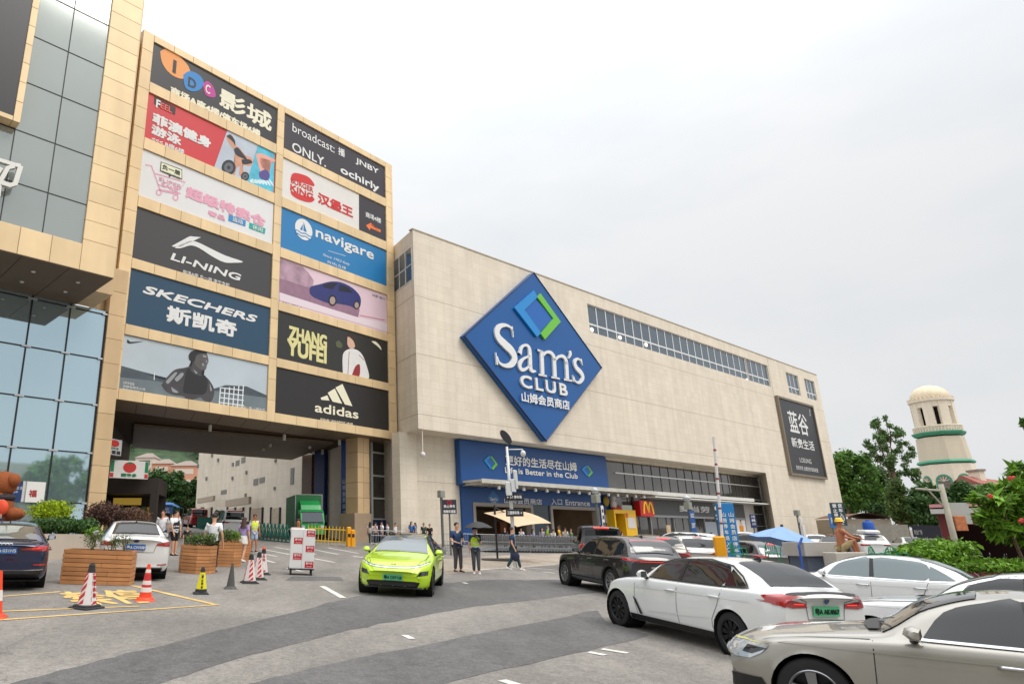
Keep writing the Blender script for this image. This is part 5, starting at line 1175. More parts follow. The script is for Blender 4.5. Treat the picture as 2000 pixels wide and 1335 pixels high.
def suvspec(wb=2.78, fo=.88, ro=.98, W=.94, H=1.66, r=.36, cowl=2.12, wtop=1.35, rtop=-.45, rbase=-.82, belt=1.08, nose=.86, yr=.60, **kw):
    xf = wb+fo
    d = dict(wb=wb, fo=fo, ro=ro, W=W, H=H, r=r, yr=yr, clear=.24,
        zt=[(-ro, belt-.02), (-ro+.05, belt+.06), (rbase, belt+.16), (rbase+.18, belt+.16+(H-belt)*.34), (rtop, H-.07), (rtop+.25, H-.02), (.5, H), (wtop-.3, H-.012), (wtop, H-.06), ((wtop+cowl)/2, (H+belt)/2+.06), (cowl, belt+.04), (wb, belt-.04), (xf-.30, nose+.07), (xf-.08, nose-.02), (xf, nose-.12)],
        zb=[(-ro, belt-.10), (-ro+.15, belt+.02), (-.4, belt+.03), (.6, belt+.005), (cowl-.3, belt-.02), (wb, belt-.09), (xf-.30, nose+.0), (xf, nose-.15)],
        plan=[(-ro, W*.84), (-ro+.08, W*.90), (-ro+.35, W*.965), (0, W*.99), (1.2, W), (wb-.2, W*.99), (wb+.25, W*.97), (xf-.28, W*.89), (xf-.08, W*.79), (xf, W*.70)],
        z0=[(-ro, .42), (-ro+.3, .30), (0, .25), (wb, .24), (xf-.25, .24), (xf, .32)],
        mirror=(cowl-.25, belt+.05), handles=[(wtop-.22, belt-.13), (wtop-1.2, belt-.11)], cladding=True, raker=.02,
        seams=[[(cowl+.06, belt-.05), (cowl+.07, .50), (cowl+.0, .36)], [(wtop-.36, belt-.01), (wtop-.35, .55), (wtop-.38, .34)], [(wtop-1.38, belt), (wtop-1.28, .78), (wtop-1.14, .55), (wtop-1.14, .34)]],
        fin=rtop+.3)
    b = belt; ztf = lambda x: pchip(d['zt'], x); ut = lambda x, m=.085: ztf(x)-m; A = wtop-.38
    d['side'] = [[(cowl-.30, b+.005), (A+.045, b+.02), (A+.035, ut(A)), (wtop-.02, ut(wtop-.02, .075)), ((cowl+wtop)/2-.12, ut((cowl+wtop)/2-.12, .10))],
                 [(A-.045, b+.022), (A-.95, b+.035), (A-.98, ut(A-.98, .09)), (A-.5, ut(A-.5)), (A-.035, ut(A-.035))],
                 [(A-1.02, b+.04), (A-1.48, b+.10), (A-1.38, ut(A-1.38, .13)), (A-1.05, ut(A-1.05, .09))]]
    d['pillar'] = [[(A-.044, b+.02), (A+.044, b+.02), (A+.034, ut(A)), (A-.034, ut(A))]]
    d['wind'] = [(cowl-.02, -W*.76), (cowl-.02, W*.76), (wtop+.03, W*.60), (wtop-.02, 0), (wtop+.03, -W*.60)]
    d['rearv'] = 'B'; d['rear'] = [(-W*.68, b+.20), (W*.68, b+.20), (W*.56, H-.13), (0, H-.10), (-W*.56, H-.13)]
    d['roof'] = [(wtop-.05, -W*.56), (wtop-.05, W*.56), (rtop+.25, W*.56), (rtop+.25, -W*.56)]
    d.update(kw); return d
def tail(W, z, h=.13, y0=.42, y1=.97, mat=LIGHT_R, drop=.0):
    P = [(W*y0, z-h*.35), (W*y1, z-h*.55+drop), (W*y1, z+h*.45+drop), (W*y0, z+h*.25)]
    return lr('tail_light', 'B', P, mat)
def headl(W, z, h=.12, y0=.50, y1=.95, mat=LAMP_C):
    P = [(W*y0, z-h*.45), (W*y1, z-h*.1), (W*y1, z+h*.55), (W*y0, z+h*.2)]
    return lr('headlight', 'F', P, mat)
W_PAINT = paint('white car paint', (226, 227, 226)); W2_PAINT = paint('pearl white paint', (222, 223, 224))
LIME = paint('lime car paint', (188, 226, 22)); CHAMP = paint('champagne car paint', (158, 154, 145), .45, .3); NAVY = paint('navy car paint', (24, 34, 72), .35, .22)
DGREY = paint('dark grey car paint', (52, 52, 55), .4, .22); BLK = paint('black car paint', (28, 28, 31), .3, .2); BRN = paint('brown grey car paint', (94, 86, 78), .4, .3); MGREY = paint('mid grey car paint', (96, 98, 100), .4, .3); REDP = paint('red car paint', (150, 28, 32), .2, .3)
BROOF = paint('black glass roof', (30, 32, 36), .1, .05)
def oval(cx, cz, rx, rz, n=14): return [(cx+rx*cos(2*pi*k/n), cz+rz*sin(2*pi*k/n)) for k in range(n)]
GT = PLATE_K
# lime electric sedan, nose towards us
s = sedan(wb=2.998, fo=.90, ro=.98, W=.948, H=1.45, r=.345, cowl=2.40, wtop=1.42, rtop=.25, rbase=-.72, deck=1.05, belt=.95, nose=.74, yr=.54, rakef=.05, sweepf=.26, rim=RIM_D, spokes=10, sill=True, glass=GLASS_C, windg=M_('windscreen glass', (88, 100, 106), .04, spec=1.0, coat=.6), trimm=BLKP, handlem=LIME)
s['details'] = lr('headlight', 'F', [(.58, .50), (.83, .53), (.84, .63), (.66, .61)], LAMP_D) + [('grille', 'F', [(-.60, .25), (.60, .25), (.66, .36), (.56, .38), (-.56, .38), (-.66, .36)], BLKP), ('front_lip', 'F', [(-.72, .205), (.72, .205), (.70, .245), (-.70, .245)], M_('grey lip', (120, 122, 124), .4)),
    ('badge', 'F', [(-.055, .745), (0, .755), (.055, .745), (.055, .765), (0, .758), (-.055, .765)], BLKP)]
s['lines'] = [('light_bar', 'F', spline([(-.84, .80), (-.62, .725), (-.40, .695), (0, .685), (.40, .695), (.62, .725), (.84, .80)], 5), .030, LAMP_C), ('bonnet_edge', 'F', spline([(-.86, .825), (-.62, .75), (-.40, .715), (0, .705), (.40, .715), (.62, .75), (.86, .825)], 5), .012, BLKP)]
s['plates'] = [(3.9, 0, .46, 1, PLATE_G, '粤A D57128', GT)]
car_l, _ = make_car('electric_sedan', 'lime green electric sedan facing the camera in mid forecourt', LIME, s, on_slope(1.271, 21.242, 4.5296), roofm=BROOF)
# white sedan with black wheels
s = sedan(rim=RIM_D, spokes=10, sill=True, W=.914, trimm=BLKP, cowl=2.32, wtop=1.50, rtop=.18, rbase=-.60, deck=1.075, belt=.985, nose=.72, sweepr=.20, raker=.06)
z_ = .90
s['details'] = lr('tail_light', 'B', [(.34, .845), (.60, .835), (.89, .90), (.92, .975), (.88, 1.005), (.62, .945), (.36, .905)], LIGHT_R) + lr('tail_light', 'L', [(-.62, .985), (-.80, .87), (-1.02, .85), (-1.02, 1.0), (-.85, 1.02)], LIGHT_R)[:1] + [('tail_light', 'R', [(-.62, .985), (-.80, .87), (-1.02, .85), (-1.02, 1.0), (-.85, 1.02)], LIGHT_R)] + lr('reflector', 'B', [(.40, .885), (.58, .890), (.58, .902), (.40, .896)], LIGHT_ON) + [
    ('rear_diffuser', 'B', [(-.70, .24), (.70, .24), (.74, .40), (-.74, .40)], BLKP), ('badge', 'B', oval(0, .945, .042, .042), M_('badge blue white', (70, 100, 150), .3)),
    ('side_vent', 'L', [(2.42, .62), (2.33, .58), (2.16, .33), (2.24, .33)], BLKP), ('side_vent', 'R', [(2.42, .62), (2.33, .58), (2.16, .33), (2.24, .33)], BLKP)]
s['gaps'] += [('B', [(-.66, 1.02), (-.36, .93), (-.33, .68), (.33, .68), (.36, .93), (.66, 1.02)])]
s['crease'] = [[(2.4, .80), (1.0, .84), (-.4, .86)], [(2.0, .42), (1.0, .47), (.45, .52)]]
s['lines'] = [('boot_spoiler', 'T', [(-.90, -.66), (-.965, -.4), (-.985, 0), (-.965, .4), (-.90, .66)], .045, BLKP)]
s['plates'] = [(-1.05, 0, .80, -1, PLATE_G, '粤A AK4067', GT)]
make_car('saloon_car', 'white saloon with black multi spoke wheels, red tail lamps and black boot spoiler', W_PAINT, s, on_slope(6.55494, 11.7634, 1.82918), 'saloon cars in the queue')
# champagne saloon at the near right
s = sedan(wb=3.012, fo=.915, ro=1.09, W=.937, H=1.455, r=.34, cowl=2.42, wtop=1.60, rtop=.10, rbase=-.72, deck=1.06, belt=.965, nose=.74, yr=.57, rim=RIM_S, spokes=5, sweepf=.30, rakef=.04, handlem=CHROME)
s['details'] = [('headlight', 'L', [(3.38, .75), (3.46, .66), (3.58, .59), (3.74, .575), (3.90, .63), (3.90, .70), (3.62, .755)], LAMP_C), ('headlight', 'R', [(3.38, .75), (3.46, .66), (3.58, .59), (3.74, .575), (3.90, .63), (3.90, .70), (3.62, .755)], LAMP_C),
    ('headlight_reflector', 'L', [(3.40, .715), (3.56, .635), (3.66, .64), (3.60, .715)], LAMP_D), ('indicator_strip', 'L', [(3.40, .748), (3.62, .748), (3.88, .70), (3.88, .712), (3.62, .760)], M_('amber strip', (208, 204, 120), .2)),] + lr('bumper_intake', 'F', [(.52, .26), (.86, .28), (.84, .42), (.55, .40)], BLKP) + tail(.937, .90)
s['trim'] = [(2.12, .968), (.9, .985), (-.45, 1.02)]; s['trimc'] = False
s['crease'] = [[(3.3, .80), (2.3, .82), (.9, .845), (-.8, .86)], [(2.2, .40), (1.0, .42), (.45, .45)]]
s['gaps'] = [('T', [(2.5, .86), (2.9, .83), (3.45, .74)]), ('T', [(2.5, -.86), (2.9, -.83), (3.45, -.74)])]
s['lines'] = [('wiper', 'T', [(2.39, -.55), (2.30, .05), (2.28, .15)], .02, BLKP), ('wiper', 'T', [(2.40, .10), (2.32, .62), (2.31, .70)], .02, BLKP)]
s['details'] += [('cowl', 'T', [(2.41, -.60), (2.41, .60), (2.51, .54), (2.56, 0), (2.51, -.54)], BLKP)]
make_car('saloon_car', 'champagne gold saloon in the near right corner, cut by the picture edge', CHAMP, s, on_slope(7.44, 6.52, 2.51), 'saloon cars in the queue')
# white saloon behind it
s = sedan(wb=2.83, fo=.92, ro=1.15, W=.93, H=1.50, r=.335, cowl=2.15, wtop=1.30, rtop=-.05, rbase=-.78, deck=1.09, belt=.99, nose=.75, yr=.57, rim=RIM_S, spokes=10, handlem=CHROME)
s['details'] = headl(.93, .70)+tail(.93, .93)+[('cowl', 'T', [(2.14, -.70), (2.14, .70), (2.27, .62), (2.31, 0), (2.27, -.62)], BLKP)]
s['crease'] = [[(2.9, .86), (1.2, .89), (-.8, .92)]]
make_car('saloon_car', 'white saloon directly behind the champagne saloon, dark side windows and silver wheels', W2_PAINT, s, on_slope(10.4, 9.93, 2.30), 'saloon cars in the queue')
# white saloon further right
s = sedan(wb=2.805, fo=.95, ro=1.14, W=.93, H=1.50, r=.335, cowl=2.15, wtop=1.25, rtop=.05, rbase=-.80, deck=1.08, belt=.97, nose=.74, yr=.57, rim=RIM_S, spokes=5, glass=M_('green grey car glass', (92, 108, 112), .05, spec=1.0), handlem=CHROME)
s['details'] = headl(.93, .70)+tail(.93, .93); s['crease'] = [[(2.9, .80), (1.2, .83), (-.8, .88)]]
s['trim'] = [(1.85, .968), (.9, .975), (-.1, .99), (-.62, 1.015)]; s['trimc'] = False
make_car('saloon_car', 'white saloon with pale greenish side windows, right of the blue gate banners', W_PAINT, s, on_slope(12.9, 16.6, 2.35), 'saloon cars in the queue')
# dark sport utility with a full width tail light
s = suvspec(wb=2.87, fo=.92, ro=1.0, W=.95, H=1.63, r=.37, cowl=2.2, wtop=1.35, rtop=-.40, rbase=-.80, belt=1.06, nose=.86, rim=RIM_S, spokes=10, trimm=CHROME)
s['details'] = [('tail_light', 'B', [(-.93, 1.02), (-.60, .975), (.60, .975), (.93, 1.02), (.93, 1.075), (.55, 1.025), (-.55, 1.025), (-.93, 1.075)], LIGHT_R), ('high_brake_light', 'B', [(-.54, 1.50), (.54, 1.50), (.54, 1.545), (-.54, 1.545)], LIGHT_R), ('rear_diffuser', 'B', [(-.75, .34), (.75, .34), (.78, .50), (-.78, .50)], BLKP), ('lettering', 'B', [(.10, .82), (.22, .82), (.22, .86), (.10, .86)], CHROME)] + [('tail_light', v, [(-.55, 1.07), (-.72, 1.0), (-.90, .99), (-.90, 1.04), (-.74, 1.07)], LIGHT_R) for v in 'LR']
s['lines'] = [('light_strip', 'B', [(-.55, 1.0), (.55, 1.0)], .014, LIGHT_ON)]
s['details'] += [('roof_spoiler', 'T', [(-.80, -.56), (-.80, .56), (-.48, .60), (-.48, -.60)], DGREY)]
make_car('suv_car', 'dark grey sport utility car with a red tail light across its full width', DGREY, s, on_slope(7.69, 20.279, 1.741), 'sport utility cars in the queue')
# black van behind it
s = suvspec(wb=2.92, fo=.85, ro=1.05, W=.93, H=1.88, r=.35, cowl=2.45, wtop=1.65, rtop=-.80, rbase=-.95, belt=1.08, nose=.90, yr=.70, cat='van', cladding=None)
s['details'] = lr('tail_light', 'B', [(.62, .92), (.90, .92), (.92, 1.22), (.70, 1.12)], LIGHT_R) + [('high_brake_light', 'B', [(-.30, 1.765), (.30, 1.765), (.30, 1.81), (-.30, 1.81)], LIGHT_ON)]
s['rear'] = [(-.68, 1.18), (.68, 1.18), (.64, 1.70), (-.64, 1.70)]
make_car('passenger_van', 'tall black passenger van near the shopping trolleys, rear window towards us', BLK, s, on_slope(9.856, 30.211, 1.35))
# brown sport utility
s = suvspec(H=1.62, W=.92); s['details'] = tail(.92, 1.0)+[('high_brake_light', 'B', [(-.22, 1.50), (.22, 1.50), (.22, 1.535), (-.22, 1.535)], LIGHT_ON)]
P = G(1262, 1098); make_car('suv_car', 'brown grey sport utility car showing only its roof between the dark and white ones', BRN, s, on_slope(10.9, 26.6, 1.45), 'sport utility cars in the queue')
# white sport utility in front of the barrier
s = suvspec(H=1.66, W=.92, rear=[(-.62, 1.24), (.62, 1.24), (.54, 1.53), (0, 1.555), (-.54, 1.53)])
s['details'] = lr('tail_light', 'B', [(.30, 1.03), (.60, 1.01), (.90, 1.05), (.92, 1.16), (.62, 1.15)], LIGHT_R) + [('high_brake_light', 'B', [(-.16, 1.575), (.16, 1.575), (.16, 1.61), (-.16, 1.61)], LIGHT_R), ('rear_bumper_trim', 'B', [(-.75, .40), (.75, .40), (.75, .56), (-.75, .56)], BLKP), ('tail_light', 'L', [(-.50, 1.12), (-.62, 1.06), (-.92, 1.03), (-.92, 1.16)], LIGHT_R), ('wiper', 'B', [(-.25, 1.235), (.1, 1.25), (.1, 1.262), (-.25, 1.25)], BLKP)]
s['plates'] = [(-.98, 0, .80, -1, PLATE_B, '粤A 6H872', PLATE_T)]
wsuv_spec = s
make_car('suv_car', 'white sport utility car with bright red tail lamps beside the orange barrier box', W_PAINT, s, on_slope(12.59, 27.368, 1.335), 'sport utility cars in the queue')
# white van roof further back
s = suvspec(wb=2.9, H=1.75, W=.92, rtop=-.75, rbase=-.92); s['details'] = tail(.92, 1.05)
make_car('suv_car', 'white tall car behind the white sport utility, only its roof showing left of the barrier', W2_PAINT, s, on_slope(16.2, 34.5, 2.5), 'sport utility cars in the queue')
# grey hatchback on the right of the blue banners
s = suvspec(H=1.54, W=.90, belt=1.0, rear=[(-.70, 1.06), (.70, 1.06), (.58, 1.40), (-.58, 1.40)]); s['details'] = lr('tail_light', 'B', [(.40, .92), (.86, .92), (.88, 1.03), (.55, 1.02)], LIGHT_R)+[('high_brake_light', 'B', [(-.25, 1.425), (.15, 1.425), (.15, 1.46), (-.25, 1.46)], LIGHT_ON)]
s['rearg'] = GLASS_L
make_car('hatchback_car', 'mid grey hatchback behind the white saloon, right of the blue gate banners', MGREY, s, on_slope(15.963, 28.862, 1.732))
# cars far on the right
far = [('suv_car', 'white sport utility car with a roof box beside the far hedge', W_PAINT, (1707, 1092, 1.30), suvspec(H=1.68)), ('hatchback_car', 'white car with its roof showing behind the pale blue umbrella', W2_PAINT, (1597, 1084, 1.15), suvspec(H=1.55, belt=1.0)),
       ('saloon_car', 'white saloon parked between the far sport utility car and the hedge', W_PAINT, (1790, 1090, 1.2), sedan()), ('hatchback_car', 'black car behind the green chairs, left of the pale blue umbrella', BLK, (1492, 1086, 2.6), suvspec(H=1.56, belt=1.0)), ('saloon_car', 'silver saloon in the second row left of the far sport utility car', MGREY, (1630, 1088, .9), sedan()), ('suv_car', 'white tall car half hidden by the blue gate banners', W2_PAINT, (1455, 1084, 1.3), suvspec(H=1.7)), ('hatchback_car', 'dull red car behind the worker in the yellow helmet', REDP, (1652, 1083, 1.5), suvspec(H=1.52, belt=1.0))]
for nm, lab, pm, (px, py, th), s in far:
    s['details'] = s.get('details', tail(s['W'], .98))
    P = G(px, py); o, bv = make_car(nm, lab, pm, s, on_slope(P.x, P.y, th), 'cars parked on the far right')
    if 'roof box' in lab:
        mb = MB(); mb.bbox(-.6, 1.0, -.45, .45, 1.74, 1.95, .08); mb.build('roof_box', M_('roof box white', (218, 218, 216), .4), o)
# navy coupe on the left
s = sedan(wb=2.76, fo=.85, ro=1.09, W=.923, H=1.41, r=.335, cowl=2.1, wtop=1.25, rtop=.0, rbase=-.75, deck=1.03, belt=.95, nose=.72, rim=RIM_S, spokes=5, sweepr=.18, raker=.05, rearg=M_('brown reflecting glass', (70, 70, 66), .04, spec=1.0))
s['details'] = lr('tail_light', 'B', [(.30, .865), (.60, .845), (.89, .835), (.91, .93), (.72, .945), (.34, .895)], LIGHT_R) + lr('reflector', 'B', [(.52, .885), (.80, .895), (.80, .905), (.52, .897)], LIGHT_ON) + lr('rear_fog_light', 'B', [(.60, .54), (.84, .545), (.84, .575), (.60, .57)], LIGHT_R) + [
    ('rear_diffuser', 'B', [(-.72, .27), (.72, .27), (.78, .43), (-.78, .43)], BLKP), ('tail_light', 'R', [(-.72, .94), (-.86, .84), (-1.05, .84), (-1.05, .94)], LIGHT_R)]
s['lines'] = [('bumper_trim', 'B', [(-.80, .455), (-.40, .425), (.40, .425), (.80, .455)], .022, CHROME), ('boot_edge', 'B', [(-.84, 1.0), (-.5, .99), (.5, .99), (.84, 1.0)], .02, BLKP)] + [('exhaust', 'B', oval(sx*cx, .345, .05, .042), .018, CHROME) for sx in (1, -1) for cx in (.50, .63)] + [('badge', 'B', oval(-.105+.07*k, .955, .038, .036, 12), .008, CHROME) for k in range(4)]
s['plates'] = [(-1.08, 0, .845, -1, PLATE_B, '粤A·031H5', PLATE_T)]
make_car('coupe_car', 'dark navy blue car with slim red tail lamps on the far left edge', NAVY, s, on_slope(-8.284, 16.117, 2.022))
# white saloon by the planters
s = sedan(wb=2.85, fo=.92, ro=1.10, W=.925, H=1.475, r=.34, cowl=2.12, wtop=1.25, rtop=-.05, rbase=-.62, deck=1.12, belt=1.0, nose=.74, rim=RIM_S, spokes=5, sweepr=.16)
s['details'] = lr('tail_light', 'B', [(.50, .90), (.88, .87), (.91, .96), (.84, 1.0), (.54, .955)], LIGHT_R) + lr('reflector', 'B', [(.58, .405), (.82, .41), (.82, .44), (.58, .43)], LIGHT_R) + [('badge', 'B', oval(0, 1.0, .075, .03), M_('badge navy', (60, 84, 130), .3, .4)), ('tail_light', 'R', [(-.62, .98), (-.85, .88), (-1.05, .88), (-1.05, .97)], LIGHT_R), ('rear_diffuser', 'B', [(-.70, .26), (.70, .26), (.72, .34), (-.72, .34)], BLKP)]
s['gaps'] += [('B', [(-.60, 1.07), (-.50, .86), (-.46, .72), (.46, .72), (.50, .86), (.60, 1.07)])]
s['lines'] = [('boot_trim', 'B', [(-.34, .945), (.34, .945)], .028, W_PAINT)]
s['plates'] = [(-1.1, 0, .845, -1, PLATE_B, '粤A CW508', PLATE_T)]
make_car('saloon_car', 'white saloon with blue number plate standing behind the wooden planters', W_PAINT, s, on_slope(-6.425, 19.256, 1.946), 'saloon cars in the queue')
# ================================================================ people
SKIN = M_('skin', (214, 160, 130), .55, var=.04); SKIN_T = M_('tanned skin', (180, 112, 78), .55, var=.06)
HAIR = M_('black hair', (26, 22, 22), .6, var=.2, vs=30); HAIR_B = M_('brown hair', (70, 44, 32), .6, var=.2, vs=30); EYEM = M_('eye dark', (30, 24, 22), .4); LIP = M_('lip', (168, 92, 84), .5)
def cloth(name, rgb): return M_(name, rgb, .85, var=.08, vs=6, bump=.15, bs=25)
def grow(name, J, E, mats, parent, sub=1):
    """a smooth surface grown round a skeleton: J = {joint: (point, radius or (rx, ry))}, E = edges"""
    keys = list(J); me = bpy.data.meshes.new(name); me.from_pydata([J[k][0] for k in keys], [(keys.index(a), keys.index(b)) for a, b in E], [])
    o = bpy.data.objects.new(name, me); COL.objects.link(o); md = o.modifiers.new('Skin', 'SKIN'); md.use_smooth_shade = True
    sv = me.skin_vertices[0].data
    for i, k in enumerate(keys):
        r = J[k][1]; sv[i].radius = r if isinstance(r, tuple) else (r, r); sv[i].use_root = (i == 0)
    sd_ = o.modifiers.new('Sub', 'SUBSURF'); sd_.levels = sub; sd_.render_levels = sub
    dg = bpy.context.evaluated_depsgraph_get(); m2 = bpy.data.meshes.new_from_object(o.evaluated_get(dg)); m2.name = name
    bpy.data.objects.remove(o); bpy.data.meshes.remove(me)
    for m in (mats if isinstance(mats, list) else [mats]): m2.materials.append(m)
    o2 = bpy.data.objects.new(name, m2); COL.objects.link(o2); o2.parent = parent
    return o2
def join_into(o, mb, mats):
    """add extra geometry (face details) to an existing single mesh"""
    me = o.data; b = bmesh.new(); b.from_mesh(me); base = len(me.materials)
    for m in mats: me.materials.append(m)
    vs = [b.verts.new(v) for v in mb.v]
    for f, mi in zip(mb.f, mb.m):
        try: q = b.faces.new([vs[i] for i in f]); q.material_index = base+mi; q.smooth = True
        except ValueError: pass
    b.to_mesh(me); b.free()
def person(label, P, heading, H=1.70, shirt=None, legs=None, shorts=False, skirt=False, shoes=None, hair=HAIR, long_hair=False, skin=SKIN, arms=None, stride=0.0, vest=None, seat=False, head_turn=0.0, sleeve=.55, group=None, fine=False, helmet=None, stoop=0.0, fem=False):
    """faces +x before the heading turn, left is +y.  arms: ((elbow L), (wrist L), (elbow R), (wrist R)) as offsets from the shoulder in units of height"""
    t = thing('person', label, 'person', upright(P, heading), group); h = H
    V = lambda x, y, z: Vector((x*h, y*h, z*h))
    sh = .108 if not fem else .098; hipw = .052
    pel = V(0, 0, .53) if not seat else V(0, 0, .27)
    lean = stoop
    ab = pel+V(.005+lean*.3, 0, .09); ch = pel+V(.005+lean*.75, 0, .205); nk = pel+V(lean, 0, .305); hd0 = pel+V(.012+lean*1.15, 0, .350); hd1 = pel+V(.016+lean*1.25, 0, .420)
    sL = pel+V(lean*.9, sh, .270); sR = pel+V(lean*.9, -sh, .270)
    if arms is None: arms = ((.0, .035, -.17), (.035, .045, -.325), (.0, -.035, -.17), (.035, -.045, -.325))
    eL, wL, eR, wR = sL+V(*arms[0]), sL+V(*arms[1]), sR+V(*arms[2]), sR+V(*arms[3])
    hL, hR = pel+V(0, hipw, -.02), pel+V(0, -hipw, -.02)
    if seat: kL, kR = hL+V(.22, .03, .10), hR+V(.20, -.02, .13); aL, aR = kL+V(.06, 0, -.245), kR+V(.05, 0, -.26)
    else:
        s = stride; kL = hL+V(.02+s*.55, .0, -.235); kR = hR+V(.02-s*.35, .0, -.235); aL = V(s*1.0, hipw, .045); aR = V(-s*.95, -hipw, .045+abs(s)*.18)
    tL, tR = aL+V(.075, .008, -.028), aR+V(.075, -.008, -.028-(abs(stride)*.1))
    J = dict(pel=(pel, (.085*h, .066*h)), ab=(ab, (.074*h, .056*h)), ch=(ch, (.088*h, .062*h)), nk=(nk, .030*h), h0=(hd0, (.040*h, .043*h)), h1=(hd1, (.047*h, .052*h)), h2=(hd1+V(0, 0, .038), (.030*h, .034*h)),
        sL=(sL, .036*h), eL=(eL, .024*h), wL=(wL, .016*h), sR=(sR, .036*h), eR=(eR, .024*h), wR=(wR, .016*h),
        hL=(hL, .052*h), kL=(kL, .034*h), aL=(aL, .021*h), tL=(tL, .020*h), hR=(hR, .052*h), kR=(kR, .034*h), aR=(aR, .021*h), tR=(tR, .020*h), cL=((kL*.62+aL*.38), .034*h), cR=((kR*.62+aR*.38), .034*h))
    E = [('pel', 'ab'), ('ab', 'ch'), ('ch', 'nk'), ('nk', 'h0'), ('h0', 'h1'), ('h1', 'h2'), ('ch', 'sL'), ('sL', 'eL'), ('eL', 'wL'), ('ch', 'sR'), ('sR', 'eR'), ('eR', 'wR'), ('pel', 'hL'), ('hL', 'kL'), ('kL', 'cL'), ('cL', 'aL'), ('aL', 'tL'), ('pel', 'hR'), ('hR', 'kR'), ('kR', 'cR'), ('cR', 'aR'), ('aR', 'tR')]
    for s_, e_, w_ in (('L', eL, wL), ('R', eR, wR)):
        d = (w_-e_).normalized(); q = Vector((1, 0, 0)) if abs(d.z) > .6 else Vector((0, 1 if s_ == 'L' else -1, 0)); q = (q-d*q.dot(d)).normalized(); n = d.cross(q)
        J['p'+s_] = (w_+d*.035*h, (.017*h, .012*h)); E.append(('w'+s_, 'p'+s_))
        J['th'+s_] = (w_+d*.045*h+q*.024*h, .0055*h); E.append(('w'+s_, 'th'+s_))
        if fine:
            for k, (o_, ln) in enumerate(((.012, .036), (.004, .042), (-.004, .039), (-.012, .030))):
                a = w_+d*.055*h+q*o_*h; b = a+d*ln*h*.7+n*.008*h; J['f%d%s' % (k, s_)] = (a, .0052*h); J['g%d%s' % (k, s_)] = (b, .0048*h); E += [('p'+s_, 'f%d%s' % (k, s_)), ('f%d%s' % (k, s_), 'g%d%s' % (k, s_))]
        else:
            J['f'+s_] = (w_+d*.085*h+n*.008*h, (.012*h, .007*h)); E.append(('p'+s_, 'f'+s_))
    body = grow('body', J, E, skin, t)
    for m_ in (shirt or skin, legs or skin): body.data.materials.append(m_)
    for p in body.data.polygons:
        c = p.center
        if shirt and pel.z-.02*h < c.z < nk.z-.035*h and abs(c.y) < (.105 if c.z > ch.z else .088)*h and abs(c.x) < .16*h: p.material_index = 1
        elif legs and not (shorts or skirt or seat) and .055*h < c.z < pel.z and abs(c.y) < .115*h: p.material_index = 2
    # face
    R_ = Matrix.Rotation(head_turn, 3, 'Z'); hc = hd1+V(0, 0, -.012); F_ = lambda x, y, z: hc+R_ @ V(x, y, z)
    m = MB()
    for s_ in (1, -1): m.ball(F_(.047, s_*.019, .012), .0055*h, 8, 6, 0); m.ball(F_(.0, s_*.047, .0), (.012*h, .005*h, .016*h), 8, 6, 2)
    m.ball(F_(.053, 0, -.004), (.009*h, .007*h, .011*h), 8, 6, 2); m.ball(F_(.044, 0, -.030), (.006*h, .014*h, .004*h), 8, 6, 1)
    join_into(body, m, [EYEM, LIP, skin])
    # hair
    m = MB(); n = 18; k = 10; vs = []; 
    for i in range(k+1):
        ph = pi*.62*i/k
        for j in range(n):
            th = 2*pi*j/n; front = cos(th); lim = 1.0 if front < .25 else max(.45, 1-(front-.25)*.75)
            p = min(ph, pi*.62*lim); r = 1.04+.03*sin(7*th+3*i)
            vs.append(F_(-.006+.054*r*sin(p)*cos(th), .052*r*sin(p)*sin(th), .022+.052*r*cos(p)))
    m.add(vs, [(i*n+j, i*n+(j+1) % n, (i+1)*n+(j+1) % n, (i+1)*n+j) for i in range(k) for j in range(n)])
    if long_hair:
        vs = []
        for i in range(7):
            z = .02-.033*i
            for j in range(9): a = pi*.62+(pi*.76)*j/8; r = .058+.004*i; vs.append(F_(-.004+r*.95*cos(a)-.004*i, r*(1.05+.02*i)*sin(a), z))
        m.add(vs, [(i*9+j, i*9+j+1, (i+1)*9+j+1, (i+1)*9+j) for i in range(6) for j in range(8)])
    if helmet is None or long_hair: m.build('hair', hair, t, smooth=True)
    if helmet:
        m = MB(); c = F_(.0, 0, .022); m.lathe([(.080*h, -.006*h), (.066*h, .0), (.064*h, .02*h), (.055*h, .042*h), (.035*h, .058*h), (.001, .064*h)], 20, c=c, caps=False); m.build('helmet', helmet, t, smooth=True)
    # clothes follow the body
    if shirt:
        g = .012*h; el = sL+(eL-sL)*sleeve/.55 if sleeve > .55 else sL+(eL-sL)*sleeve*1.35; er = sR+(eR-sR)*sleeve*1.35
        J2 = dict(pel=(pel+V(0, 0, -.015), (.085*h+g, .066*h+g)), ab=(ab, (.078*h+g, .058*h+g)), ch=(ch, (.088*h+g, .062*h+g)), cu=((ch+nk)/2+V(0, 0, .008), (.066*h+g, .048*h+g)), nk=(nk+V(0, 0, -.018), .038*h), sL=(sL, .036*h+g), el=(el, .030*h+g), sR=(sR, .036*h+g), er=(er, .030*h+g))
        grow('shirt', J2, [('pel', 'ab'), ('ab', 'ch'), ('ch', 'cu'), ('cu', 'nk'), ('ch', 'sL'), ('sL', 'el'), ('ch', 'sR'), ('sR', 'er')], shirt, t)
